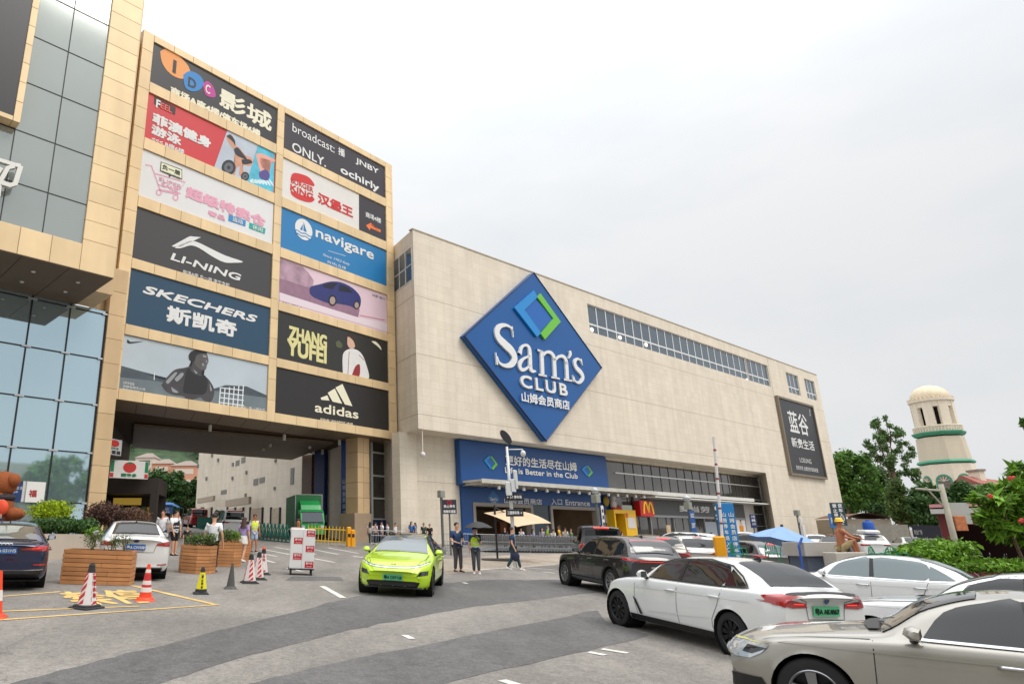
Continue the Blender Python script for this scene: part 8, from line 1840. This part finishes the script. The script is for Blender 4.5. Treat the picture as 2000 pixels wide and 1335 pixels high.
# camera mast with direction signs in front of the entrance
Y = 30.5; P = at_g(1005, 1086, Y); t = thing('camera_mast', 'white camera mast with a solar lamp head and two direction signs before the entrance', 'mast', upright(P, 0)); H_ = at_depth(1000, 872, Y).z-P.z; MW = M_('mast white', (214, 216, 214), .5, .1, var=.06)
mb = MB(); mb.tube([(0, 0, 0), (0, 0, H_*.6), (-.02, 0, H_)], [.085, .075, .055], 10); mb.build('pole', MW, t, smooth=True)
mb = MB(); e = at_depth(1021, 877, Y)-P; mb.tube([(0, 0, e.z), (e.x, e.y, e.z)], .025, 6); mb.ball((e.x-.02, e.y-.1, e.z-.20), (.12, .12, .15), 12, 8); mb.build('dome_camera', MW, t, smooth=True)
a_, b_ = at_depth(978, 840, Y)-P, at_depth(998, 866, Y)-P; mb = MB(); d = (b_-a_); n2 = Vector((d.z, 0, -d.x)).normalized(); cc = (a_+b_)/2; ln = d.length/2; wd = .17
mb.prism([(ln*cos(q), wd*sin(q)) for q in [2*pi*i/18 for i in range(18)]], lambda x, y, z: cc+d.normalized()*x+n2*y+Vector((0, z, 0)), -.04, .04); mb.tube([cc+d.normalized()*ln*.8, Vector((0, 0, H_))], .035, 6); mb.build('lamp_head', M_('lamp head dark', (52, 54, 58), .35, .3), t)
for z_, h2 in ((1012, .0),): pass
for px, py, w2, h2, nm in ((1001, 945, .16, .34, 'cabinet'), (993, 951, .16, .36, 'cabinet'), (1006, 932, .1, .5, 'antenna_box')): c = at_depth(px, py, Y)-P; mb = MB(); mb.bbox(c.x-w2, c.x+w2*.6, -.24, -.10, c.z-h2, c.z+h2*.6, .02); mb.build(nm, MW, t)
for (x0, y0, x1, y1, s) in ((985, 964, 1020, 977, '← 2-7 停车场'), (986, 994, 1021, 1008, '三楼停车场 →')):
    a_, b_ = at_depth(x0, y0, Y)-P, at_depth(x1, y1, Y)-P; mb = MB(); mb.bbox(a_.x, b_.x, -.20, -.15, b_.z, a_.z, .01); mb.build('direction_sign', BLACKP, t); mb = MB(); write(mb, s, a_.x+.06, b_.z+.08, b_.x-.06, a_.z-.08, -.205, bold=.03); mb.build('lettering', WHITE, t)
# barrier with its raised pole
Y = 26.0; P = at_g(1409, 1085, Y); t = thing('parking_barrier', 'orange parking barrier box with its white and red pole raised', 'barrier', upright(P, -.3)); top = (at_depth(1394, 853, Y)-P); bt = at_depth(1411, 1053, Y)-P; R3 = Matrix.Rotation(.3, 3, 'Z'); top = R3 @ top; bt = R3 @ bt
mb = MB(); mb.bbox(-.19, .19, -.17, .17, 0, bt.z+.12, .04); mb.build('housing', OR_, t)
n_ = 7; mb = MB(); m2 = MB()
for k in range(n_):
    a_, b_ = bt.lerp(top, k/n_), bt.lerp(top, (k+1)/n_); c = a_.lerp(b_, .14); mb.tube([c, b_], .05, 6); m2.tube([a_, c], .052, 6)
mb.build('pole', CWHT, t); m2.build('red_band', M_('dull red band', (150, 62, 60), .6), t)
# two tall blue gate banners
for i, (x0, x1, ox, txt, lab) in enumerate(((1411, 1421, 0, '山姆停车场入口', 'tall blue gate banner with vertical white characters beside the barrier'), (1423, 1437, 1, '山姆会员店停车场', 'second tall blue gate banner with an arrow, right of the first'))):
    Y = 27.3+.1*i; A, B = at_g(x0+4, 1084, Y), at_g(x1+8, 1084, Y); zt_ = at_depth(x0, 982, Y).z; c = (A+B)/2; P = Vector((c.x, c.y, gz(c.x, c.y))); t = thing('gate_banner', lab, 'banner', upright(P, .25)); w_ = (B-A).length/2*1.15; H_ = zt_-P.z
    mb = MB(); mb.bbox(-w_, w_, -.1, .1, 0, H_, .02); mb.build('panel', M_('banner blue', (22, 116, 178), .45, var=.04), t); mb = MB()
    for k, ch in enumerate(txt): zz = H_*.88-k*H_*.075; write(mb, ch, -w_*.55, zz-.17, w_*.55, zz, -.105, bold=.02)
    if i: mb.poly([(-w_*.5, -.105, H_*.18), (0, -.105, H_*.10), (w_*.5, -.105, H_*.18), (0, -.105, H_*.15)]); 
    mb.build('lettering', WHITE, t)
t, w_, z0, z1 = small_sign('dark grey notice board with a round logo left of the blue banners', 1396, 983, 1409, 1019, 28.5, 1085, (60, 74, 84), [('停车收费', .15, .85, .30, .42), ('公示牌', .2, .8, .12, .24)])
mb = MB(); disc(mb, 0, z0+(z1-z0)*.75, w_*.7, w_*.7, -.066); mb.build('logo', CREAM, t)
small_sign('narrow navy hanging sign on the glass at the end of the shopfront', 1467, 1004, 1479, 1030, 60, 1080, (30, 50, 104), [('八号', .2, .8, .72, .92), ('商铺', .2, .8, .46, .66), ('入口', .2, .8, .2, .4)])
t, w_, z0, z1 = small_sign('tall dark sign with white goods entrance characters at the building corner', 1628, 981, 1655, 1026, 58, 1080, (40, 62, 72), [('货', .55, .85, .78, .95), ('车', .55, .85, .58, .75), ('入', .55, .85, .38, .55), ('口', .55, .85, .22, .36), ('禁', .15, .45, .78, .95), ('止', .15, .45, .58, .75), ('停', .15, .45, .38, .55), ('车', .15, .45, .22, .36), ('↙', .5, .8, .04, .18)])
small_sign('light blue sign panel half hidden behind the tall dark sign', 1622, 1002, 1632, 1030, 59.5, 1080, (60, 120, 190), [('P', .3, .7, .3, .7)])
# yellow ice cream kiosk with a figure on its roof
P = S.W(27.9, 0, 1.9); t = thing('yellow_kiosk', 'yellow corner kiosk with a serving window beside the entrance', 'kiosk', S.mat()); u0 = S.at(1199, 1000, 1.9)[0]; u1 = S.at(1241, 1000, 1.9)[0]; zt_ = S.at(1220, 995, 1.9)[1]; YK = M_('kiosk yellow', (242, 190, 22), .4, var=.05)
um = S.at(1220, 1000, 1.9)[0]; zb_ = .8
mb = MB(); mb.box(u0, u0+.22, -1.9, -.5, zb_, zt_); mb.box(u0+.22, um, -1.9, -.5, zt_-.35, zt_); mb.box(um, u1, -1.9, -.5, zb_, zt_); mb.box(u0+.22, um, -1.85, -.5, zb_, zb_+1.0); mb.build('wall', YK, t)
mb = MB(); mb.box(u0+.22, um, -.9, -.6, zb_+1, zt_-.35); mb.build('opening', WELL, t)
mb = MB(); mb.bbox(um+.3, u1-.3, -1.95, -1.9, zt_-1.7, zt_-.7, .02); mb.bbox(um+.1, um+.5, -1.96, -1.9, zt_-.7, zt_-.3, .02, 1); mb.bbox(um+.25, um+.8, -1.95, -1.9, zb_+.5, zb_+1.0, .02, 1); mb.build('sticker', [CWHT, M_('sticker red', (216, 96, 80), .5)], t)
mb = MB(); c_ = (um+u0)/2; mb.ball((c_+.1, -1.3, zt_+.55), (.36, .3, .5), 12, 8, 0); mb.ball((c_+.1, -1.35, zt_+1.15), (.26, .24, .28), 12, 8, 0); mb.bbox(c_-.15, c_+1.2, -1.5, -1.1, zt_, zt_+.35, .1, 1); mb.ball((c_-.9, -1.2, zt_+.8), (.45, .2, .5), 12, 8, 2); mb.build('roof_figure', [CWHT, CRED, M_('kiosk gold', (170, 140, 40), .5)], t, smooth=True, angle=50)
mb = MB(); mb.bbox(um+.3, u1+.2, -1.5, -.8, zt_+.02, zt_+.5, .04); mb.build('roof_sign', M_('roof sign pale', (206, 216, 206), .5), t)
# orange board on a stand
small_sign('small white and orange poster stand among the waiting cars', 1303, 1025, 1311, 1044, 50, 1085, (222, 186, 140), [('优惠', .2, .8, .6, .85)])
# hanging camera below the overhang
P = S.W(-4.2, 0, 2.85); o = thing('ceiling_camera', 'white camera hanging on a thin rod below the corner of the overhang', 'camera', Matrix.Translation((P.x, P.y, 0))); mb = MB(); zc = at_depth(821, 884, P.y).z; mb.tube([(0, 0, zc), (0, 0, 9.84)], .04, 8); mb.build('rod', CWHT, o); mb = MB(); mb.ball((0, 0, zc-.12), (.2, .2, .2), 14, 10); mb.build('dome', CWHT, o, smooth=True)
# ================================================================ right side: stall, worker, shed, wall, tower
Y = 24; P = at_g(1520, 1094, Y); kx = Y/FPX*1.15
UMB = M_('pale blue umbrella', (128, 160, 206), .7, var=.05); t = thing('stall_umbrella', 'large pale blue umbrella leaning over the grey cart', 'umbrella', upright(at_g(1525, 1094, Y), 0)); P = at_g(1525, 1094, Y); ap = at_depth(1527, 1027, Y)-P
mb = MB(); vs = [tuple(ap)]; n_ = 8; ax = Vector((.20, 0, 1)).normalized(); ex = Vector((1, 0, -.22)).normalized(); ey = Vector((0, 1, 0))
for rr, dz in ((.5, -.24), (1, -.52)):
    for j in range(n_*2): a = pi*j/n_; vs.append(tuple(ap+ex*1.3*rr*cos(a)*(1.25 if cos(a) > 0 else .85)+ey*1.0*rr*sin(a)+ax*(dz-(.05 if j % 2 else 0))))
m_ = n_*2; mb.add(vs, [(0, 1+j, 1+(j+1) % m_) for j in range(m_)]+[(1+j, 1+m_+j, 1+m_+(j+1) % m_, 1+(j+1) % m_) for j in range(m_)]); mb.build('canopy', UMB, t)
mb = MB(); mb.tube([(ap.x+.1, 0, 0), tuple(ap)], .025, 6); mb.ball(tuple(ap+Vector((0, 0, .02))), (.05, .05, .05), 8, 6); mb.build('pole', DKM, t)
P = at_g(1590, 1098, 22); t = thing('metal_cart', 'pale grey sheet metal cart between the hatchback and the worker', 'cart', upright(P, .08)); a_, b_ = at_depth(1545, 1058, 22)-P, at_depth(1634, 1084, 22)-P
mb = MB(); mb.bbox(a_.x, b_.x, -.5, .5, b_.z, a_.z, .01); mb.build('box', M_('cart sheet metal', (190, 186, 180), .5, .2, var=.06, stain=.08), t)
mb = MB(); mb.box(a_.x+.1, b_.x-.1, -.4, .4, .35, b_.z-.003); 
mb.build('frame', M_('cart frame blue grey', (92, 100, 116), .6), t)
for x in (a_.x+.35, b_.x-.35): mb = MB(); mb.tube([(x+.32*cos(q), -.42, .34+.32*sin(q)) for q in [2*pi*i/20 for i in range(20)]], .03, 6, closed=True); mb.build('wheel', CRUB, t)
mb = MB(); mb.tube([(a_.x-.15, -.45, .2), (a_.x-.12, -.45, a_.z-.1), (a_.x+.02, -.45, a_.z+.12)], .035, 8); mb.build('handle', M_('blue tube', (50, 88, 170), .5), t)
# worker with helmet sitting on crates
P = at_g(1648, 1096, 21); zs_ = at_depth(1640, 1074, 21).z-P.z
t = thing('crate_stack', 'low pale crate the worker in the yellow helmet sits on', 'crate', upright(P, 0)); mb = MB(); mb.bbox(-.4, .5, -.3, .3, 0, max(.3, zs_-.05), .02); mb.build('box', M_('crate pale', (186, 180, 170), .7, var=.08), t)
Pw = P+Vector((0, 0, zs_-.27*1.7+.10))
person('bare chested worker in yellow helmet sitting on a crate, arms on his knees', Pw, -.15, 1.70, None, cloth('khaki shorts', (170, 150, 110)), shorts=True, skin=SKIN_T, seat=True, helmet=M_('helmet yellow', (240, 190, 30), .3), arms=((.10, .03, -.10), (.24, .01, -.14), (.10, -.03, -.10), (.24, -.02, -.13)), stoop=.03, shoes=S_BK, fine=True)
# green plastic chairs
GCH = M_('green plastic chair', (20, 132, 96), .4)
proto = thing('plastic_chair', '', 'chair'); mb = MB(); mb.bbox(-.22, .22, -.22, .22, .40, .44, .02); mb.build('seat', GCH, proto)
mb = MB(); mb.tube([(-.2+.4*i/10, .22+.02*sin(pi*i/10), .44+.40*sin(pi*i/10)**.5 if 0 < i < 10 else .44) for i in range(11)], .018, 6)
for k in range(5): x = -.13+.065*k; mb.tube([(x, .21, .44), (x*1.1, .23, .44+.40*sin(pi*(x+.2)/.4)**.5)], .010, 5)
mb.build('backrest', GCH, proto)
for sx in (-1, 1):
    for sy in (-1, 1): mb = MB(); mb.tube([(sx*.19, sy*.19, .42), (sx*.23, sy*.23, 0)], .016, 6); mb.build('leg', GCH, proto)
    mb = MB(); mb.tube([(sx*.22, -.2, .42), (sx*.25, -.18, .62), (sx*.25, .1, .64), (sx*.2, .21, .60)], .016, 6); mb.build('armrest', GCH, proto)
for i, (px, py, Y, a, lab) in enumerate(((1722, 1066, 21.5, .5, 'green plastic armchair right of the worker, left one of the pair'), (1752, 1066, 21.5, -.2, 'green plastic armchair by the bright hedge, right one of the pair'), (1446, 1058, 26, .8, 'green plastic armchair stacked high behind the blue banners'), (1512, 1056, 26.2, 2.4, 'green plastic armchair in front of the pale blue umbrella'))):
    o = proto if i == 0 else copy_tree(proto); P = at_g(px, 1095, Y); zt_ = at_depth(px, py, Y).z
    o.matrix_world = upright(Vector((P.x, P.y, max(P.z, zt_-.84))), a); o['label'] = lab; o['group'] = 'green plastic chairs'
    if zt_-.84 > P.z+.05:
        t = thing('stool_box', 'grey storage box holding up the %s' % lab.replace('green plastic ', ''), 'box', upright(P, a)); mb = MB(); mb.bbox(-.3, .3, -.3, .3, 0, zt_-.84-P.z-.004, .02); mb.build('box', M_('storage box', (150, 146, 140), .7), t); t['label'] = ' '.join(t['label'].split()[:14])
# shed with motorcycles
Y = 30; P = at_g(1850, 1085, Y); t = thing('motorcycle_shed', 'dark red open fronted shed sheltering motorcycles at the right edge', 'shed', upright(P, -.68)); MR = M_('maroon paint', (112, 38, 38), .6, var=.12, stain=.1); zt_ = at_depth(1860, 1003, Y).z-P.z; L_ = 6.5
mb = MB(); mb.bbox(0, .28, 0, .3, -.3, zt_, .01); mb.bbox(3.4, 3.66, 0, .3, -.3, zt_, .01); mb.bbox(L_-.2, L_, 0, .3, -.3, zt_, .01); mb.box(.28, L_-.2, .02, .28, zt_-.45, zt_); mb.build('post', MR, t)
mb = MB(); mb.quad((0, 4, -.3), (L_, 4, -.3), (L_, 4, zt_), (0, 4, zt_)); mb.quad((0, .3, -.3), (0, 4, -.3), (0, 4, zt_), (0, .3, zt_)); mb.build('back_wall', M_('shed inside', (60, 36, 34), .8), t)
mb = MB(); mb.box(-.2, L_+.3, -.35, .0, zt_+.003, zt_+.2); mb.build('fascia', M_('fascia pale', (196, 194, 188), .6), t); mb = MB(); mb.add([(-.2, -.3, zt_+.2), (L_+.3, -.3, zt_+.2), (L_+.3, 4.2, zt_+.5), (-.2, 4.2, zt_+.5)], [(0, 1, 2, 3)]); mb.add([(-.2, -.3, zt_+.26), (L_+.3, -.3, zt_+.26), (L_+.3, 4.2, zt_+.56), (-.2, 4.2, zt_+.56)], [(0, 1, 2, 3)]); mb.build('roof', MR, t)
def moto(label, px, Y, a, pm_):
    P = at_g(px, 1092, Y); t = thing('motorcycle', label, 'motorcycle', upright(P, a), 'motorcycles in the shed')
    for x in (-.62, .62): mb = MB(); mb.tube([(x+.26*cos(q), 0, .3+.26*sin(q)) for q in [2*pi*i/20 for i in range(20)]], .05, 8, closed=True); mb.lathe([(.001, -.03), (.08, -.03), (.08, .03), (.001, .03)], 12, c=(x, 0, .3), ax='y'); mb.build('wheel', TYRE, t, smooth=True)
    mb = MB(); mb.prism([(-.75, .62), (-.2, .45), (.15, .35), (.30, .40), (.45, .95), (.38, 1.0), (.22, .60), (-.1, .62), (-.7, .78)], lambda x, z, y: (x, y, z), -.13, .13); mb.build('fairing', pm_, t)
    mb = MB(); mb.bbox(-.75, .1, -.14, .14, .70, .80, .04); mb.build('seat', CRUB, t); mb = MB(); mb.tube([(.62, 0, .3), (.40, 0, .95), (.36, 0, 1.05)], .035, 6); mb.tube([(.28, -.34, 1.08), (.36, 0, 1.05), (.28, .34, 1.08)], .018, 6); mb.build('handlebar', DKM, t)
    mb = MB(); mb.ball((.46, 0, .90), (.09, .1, .09), 10, 8); mb.build('headlight', LAMP_C, t, smooth=True)
    for s in (-1, 1): mb = MB(); mb.tube([(.32, s*.25, 1.08), (.30, s*.32, 1.22)], .008, 5); mb.ball((.30, s*.32, 1.26), (.02, .07, .05), 8, 6); mb.build('mirror', CHROME, t, smooth=True)
moto('maroon scooter parked under the near post of the red shed', 1900, 28.5, 2.2, paint('maroon scooter', (120, 28, 56))); moto('black scooter parked deeper in the red shed', 1945, 30.5, 2.0, BLK); moto('dark blue scooter at the right end of the red shed', 1985, 30.0, 2.3, NAVY)
# utility pole with a rusty box
Y = 27; P = at_g(1872, 1085, Y); t = thing('utility_pole', 'weathered pale utility pole with a cross arm rising from the bright hedge', 'pole', upright(P, 0)); H_ = at_depth(1840, 945, Y).z-P.z
PLM = M_('weathered pole', (172, 166, 150), .85, var=.18, vs=2, stain=.15); mb = MB(); mb.tube([(0, 0, -.2), (0, 0, H_)], [.13, .09], 10); mb.build('pole', PLM, t, smooth=True)
a_ = at_depth(1785, 941, Y)-P; mb = MB(); mb.tube([(0, 0, H_-.25), (a_.x, 0, a_.z-.25)], .04, 6); mb.tube([(0, 0, H_-1.0), (a_.x*.6, 0, a_.z-.2)], .03, 6); mb.build('cross_arm', PLM, t)
mb = MB(); mb.bbox(.12, .55, -.12, .06, H_-1.75, H_-1.2, .02); mb.build('rusty_box', M_('rusty plate', (182, 112, 72), .8, var=.3, vs=9), t); mb = MB(); mb.box(.12, .95, .10, .14, H_-1.5, H_-.7); mb.build('grey_panel', M_('grey panel', (170, 172, 166), .6), t)
for dx in (.5, -.45): mb = MB(); mb.tube([(.05, 0, 1.5 if dx < 0 else 1.1), (dx*1.6, -.4, .1)], .015, 5); mb.build('stay', PLM, t)
# rear wall, tank, hoarding
A, B = at_g(1640, 1040, 78), at_g(1775, 1045, 74); zt_ = at_depth(1700, 1021, 76).z
def cwall(t, L): mb = MB(); mb.box(0, L, 0, .25, -.5, zt_-gz(A.x, A.y)); mb.build('wall', M_('grey concrete wall', (166, 160, 148), .85, var=.15, stain=.2), t)
fence_run('boundary_wall', 'weathered grey boundary wall behind the parked cars on the right', 'wall', A, B, cwall)
A, B = at_g(1650, 1040, 84), at_g(1745, 1040, 84)
def lowshed(t, L): 
    mb = MB(); z = at_depth(1700, 1012, 84).z-gz(A.x, A.y); mb.box(0, L, 0, 5, 0, z); mb.build('wall', M_('dusty wall', (150, 138, 120), .8, var=.1), t); mb = MB(); n_ = 14; mb.add([(L*i/n_, y, z+.1+.6*sin(pi*i/n_)) for y in (-.4, 5.4) for i in range(n_+1)], [(i, i+1, n_+2+i, n_+1+i) for i in range(n_)]); mb.build('roof', M_('rusty brown roof', (112, 84, 68), .8, var=.25), t)
fence_run('low_shed', 'low shed with a curved brown roof behind the grey boundary wall', 'shed', A, B, lowshed)
P = at_g(1699, 1040, 73.5); t = thing('water_tank', 'bright blue plastic tank standing against the boundary wall', 'tank', upright(Vector((P.x, P.y, at_depth(1699, 1036, 73.5).z-.6)), 0)); mb = MB(); mb.lathe([(.48, 0), (.52, .1), (.52, 1.35), (.45, 1.5), (.2, 1.58), (.2, 1.68)], 18); mb.build('body', M_('tank blue', (26, 84, 176), .45), t, smooth=True, angle=40)
mb = MB(); mb.box(-.6, .6, -.6, .6, -2.0, -.003); mb.build('stand', M_('tank stand', (120, 116, 110), .8), t)
A, B = at_g(1783, 1045, 66), at_g(1848, 1045, 62); zt_ = at_depth(1800, 1024, 64).z
def hoard(t, L):
    h = zt_-gz(A.x, A.y); mb = MB(); mb.box(0, L, 0, .1, 0, h); mb.build('panel', M_('hoarding navy', (44, 48, 62), .5, var=.25, vs=.8), t); mb = MB(); write(mb, '商业广场', L*.06, h*.62, L*.30, h*.82, -.012); write(mb, 'Commercial street', L*.06, h*.36, L*.66, h*.54, -.012, bold=.02); write(mb, 'Opening soon', L*.06, h*.2, L*.42, h*.3, -.012); mb.build('lettering', WHITE, t)
fence_run('site_hoarding', 'dark hoarding with white lettering between the trees and the hedge', 'hoarding', A, B, hoard)
# domed tower
Y = 150; P = at_depth(1868, 985, Y); kk = Y/FPX*.88; t = thing('domed_tower', 'cream octagonal tower with an onion shaped dome and green bands', 'tower', upright(Vector((P.x, P.y, 0)), .25)); TC = M_('tower cream', (228, 216, 196), .8, var=.06, stain=.08); TG = M_('tower green trim', (66, 146, 116), .6, var=.08); TD = M_('dome cream', (224, 206, 176), .6, var=.08, stain=.08); TS = M_('tower grey cream', (206, 194, 172), .8, var=.05, stain=.06)
zz = lambda px, py: at_depth(px, py, Y).z
z_b2, z_g2, z_g1t, z_bal, z_arch, z_cor, z_top = zz(1862, 960), zz(1853, 908), zz(1837, 848), zz(1834, 832), zz(1826, 800), zz(1818, 788), zz(1814, 753)
r1, r2, r3, rd = 53*kk*.92, 50*kk*.92, 41*kk*.92, 38*kk*.92
mb = MB(); mb.lathe([(r1, 0), (r1, z_g2)], 8); mb.build('base', TC, t); mb = MB(); mb.lathe([(r2, z_g2+.9), (r2*.93, z_g1t-.8)], 8)
mb.build('shaft', TS, t)
mb = MB(); mb.lathe([(r1*1.02, z_g2+.2), (r1*1.06, z_g2+.5), (r1*1.0, z_g2+.9)], 8); mb.lathe([(r2*.95, z_g1t-.5), (r2*1.04, z_g1t), (r2*1.05, z_g1t+.3), (r2*.9, z_g1t+.4)], 8); mb.build('green_band', TG, t)
mb = MB(); mb.lathe([(r3, z_g1t+.4), (r3, z_bal)], 16)
mb.lathe([(r3*.72, z_bal), (r3*.72, z_cor)], 16, 1) if 0 else None
for k in range(8):
    a = pi/8+pi*k/4; c = Vector((cos(a), sin(a), 0)); tv = Vector((-sin(a), cos(a), 0)); w2 = r3*.235
    vs = [c*r3*f+tv*s*w2 for f, s in ((1.0, -1), (1.0, 1), (.8, 1), (.8, -1))]; mb.add([(v.x, v.y, z) for z in (z_bal-.1, z_cor) for v in vs], [(3, 2, 1, 0), (4, 5, 6, 7), (0, 1, 5, 4), (1, 2, 6, 5), (2, 3, 7, 6), (3, 0, 4, 7)])
mb.lathe([(r3*1.0, z_cor-1.1), (r3*1.0, z_cor)], 16); mb.build('belfry', TC, t)
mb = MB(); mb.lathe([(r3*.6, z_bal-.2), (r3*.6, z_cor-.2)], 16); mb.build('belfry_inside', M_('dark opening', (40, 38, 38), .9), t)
mb = MB()
for k in range(48): a = 2*pi*k/48; mb.tube([(r2*.93*cos(a), r2*.93*sin(a), z_g1t+.35), (r2*.93*cos(a), r2*.93*sin(a), z_g1t+1.5)], .10, 4)
mb.tube([(r2*.93*cos(2*pi*k/32), r2*.93*sin(2*pi*k/32), z_g1t+1.55) for k in range(32)], .14, 5, closed=True); mb.build('balustrade', TC, t)
mb = MB(); mb.lathe([(r3*1.0, z_cor), (r3*1.10, z_cor+.25), (r3*1.10, z_cor+.7), (rd, z_cor+.75)], 24)
for k in range(32): a = 2*pi*k/32; mb.box(r3*1.07*cos(a)-.14, r3*1.07*cos(a)+.14, r3*1.07*sin(a)-.14, r3*1.07*sin(a)+.14, z_cor+.7, z_cor+1.15)
mb.build('cornice', TC, t)
hd = z_top-z_cor-.7; mb = MB(); mb.lathe([(rd*1.0, z_cor+.7), (rd*1.03, z_cor+.7+hd*.2), (rd*.98, z_cor+.7+hd*.42), (rd*.82, z_cor+.7+hd*.66), (rd*.55, z_cor+.7+hd*.86), (rd*.25, z_cor+.7+hd*.97), (.02, z_top)], 32); mb.build('dome', TD, t, smooth=True)
for k in range(8):
    a = pi/4*k+pi/8*1; a = pi/8+pi*k/4; c = Vector((cos(a), sin(a), 0)); tv = Vector((-sin(a), cos(a), 0)); ri = r1*cos(pi/8)+.02; w2 = r1*.24; zc = z_g2-2.2-w2*.2; zb0 = z_g2-8
    arch = [(-w2, zb0), (w2, zb0), (w2, zc-1.2)]+[(w2*cos(q), zc-1.2+w2*sin(q)) for q in [pi*i/10 for i in range(1, 10)]]+[(-w2, zc-1.2)]
    f_ = lambda k2, o_: [c*(ri+o_)+tv*(x*k2)+Vector((0, 0, (z-zc+1.2)*k2+zc-1.2)) for x, z in arch]
    m = MB(); m.poly(f_(1.25, .03)); o = m.build('window_surround', TG, t); m = MB(); m.poly(f_(.92, .08)); m.build('pane', M_('tower window', (110, 104, 98), .3, var=.3), o); m = MB()
    for q in range(5): ang = pi*(q+.5)/5; p0 = c*(ri+.12)+Vector((0, 0, zc-1.2)); p1 = p0+tv*w2*.85*cos(ang)+Vector((0, 0, w2*.85*sin(ang))); m.tube([p0, p1], .07, 4)
    m.build('glazing_bar', TC, o)
# white house with a red roof right of the tower
Y = 130; A = at_depth(1926, 952, Y); B = at_depth(1950, 952, Y); t = thing('white_house', 'white house with a chimney and dull red roof right of the domed tower', 'house', upright(Vector((A.x, A.y, 0)), 0)); L_ = (B-A).length; z1_ = at_depth(1926, 943, Y).z; zc = at_depth(1925, 918, Y).z
mb = MB(); mb.box(-1, L_+6, 0, 6, 0, z1_); mb.box(.8, L_-.5, 1.5, 4, z1_, zc); mb.build('wall', TC, t); mb = MB(); mb.box(.6, L_-.3, 1.3, 4.2, zc, zc+.4); mb.build('chimney_cap', HR, t); mb = MB(); mb.add([(-1.5, -.5, z1_), (L_+7, -.5, z1_-1.2), (L_+7, 6.5, z1_-1.2), (-1.5, 6.5, z1_), (-1.5, 3, z1_+1.8), (L_+7, 3, z1_+.2)], [(0, 1, 5, 4), (3, 4, 5, 2), (0, 4, 3), (1, 2, 5)]); mb.build('roof', M_('dull red roof', (150, 92, 80), .8, var=.12), t)
# brown bear statue by the mall window
P = at_depth(-20, 1000, 27.8); P.z = BEDZ; FUR = M_('brown fur', (150, 82, 44), .95, var=.2, vs=14, bump=1.0, bs=45); t = thing('bear_statue', 'brown furry animal statue in an orange scarf by the mall glass', 'statue', upright(P, 0)); k = 27.8/FPX
f = lambda px, py: (at_depth(px, py, 27.8)-P)
mb = MB(); c = f(6, 945); mb.ball(tuple(c), (.55, .5, .52), 18, 12); c2 = f(30, 938); mb.ball(tuple(c2+Vector((0, -.1, 0))), (.24, .3, .28), 14, 10); mb.ball(tuple(f(-6, 995)), (.62, .6, .9), 18, 12); c3 = f(26, 1003); mb.ball(tuple(c3), (.46, .34, .26), 14, 10); mb.ball(tuple(f(-30, 1003)), (.4, .35, .3), 14, 10); mb.build('body', FUR, t, smooth=True)
mb = MB(); c = f(4, 972); mb.lathe([(.44, -.12), (.52, 0), (.46, .12)], 18, c=tuple(c)); mb.build('collar', M_('dark collar', (44, 40, 48), .7), t, smooth=True); mb = MB(); c = f(14, 992); mb.ball(tuple(c+Vector((0, -.45, 0))), (.28, .15, .32), 12, 8); mb.build('scarf', M_('orange red cloth', (226, 78, 44), .7), t, smooth=True)
# ================================================================ office blocks across the road (seen only in the reflections)
for i, (x, y, w_, h_, a) in enumerate(((-30, -46, 26, 22, .15), (6, -52, 30, 16, 0), (64, -20, 30, 15, -.9))):
    t = thing('office_block', 'office block across the road, reflected in the glass', 'building', upright(Vector((x, y, -1)), a), 'office blocks across the road'); mb = MB(); mb.box(-w_/2, w_/2, -8, 0, 0, h_); mb.build('wall', TC if i != 1 else HO, t); mb = MB()
    for k in range(int(h_/3.2)):
        for j in range(int(w_/3)): mb.box(-w_/2+.7+j*3, -w_/2+2.4+j*3, .01, .05, 1+k*3.2, 2.7+k*3.2)
    mb.build('window', DARKGL, t)
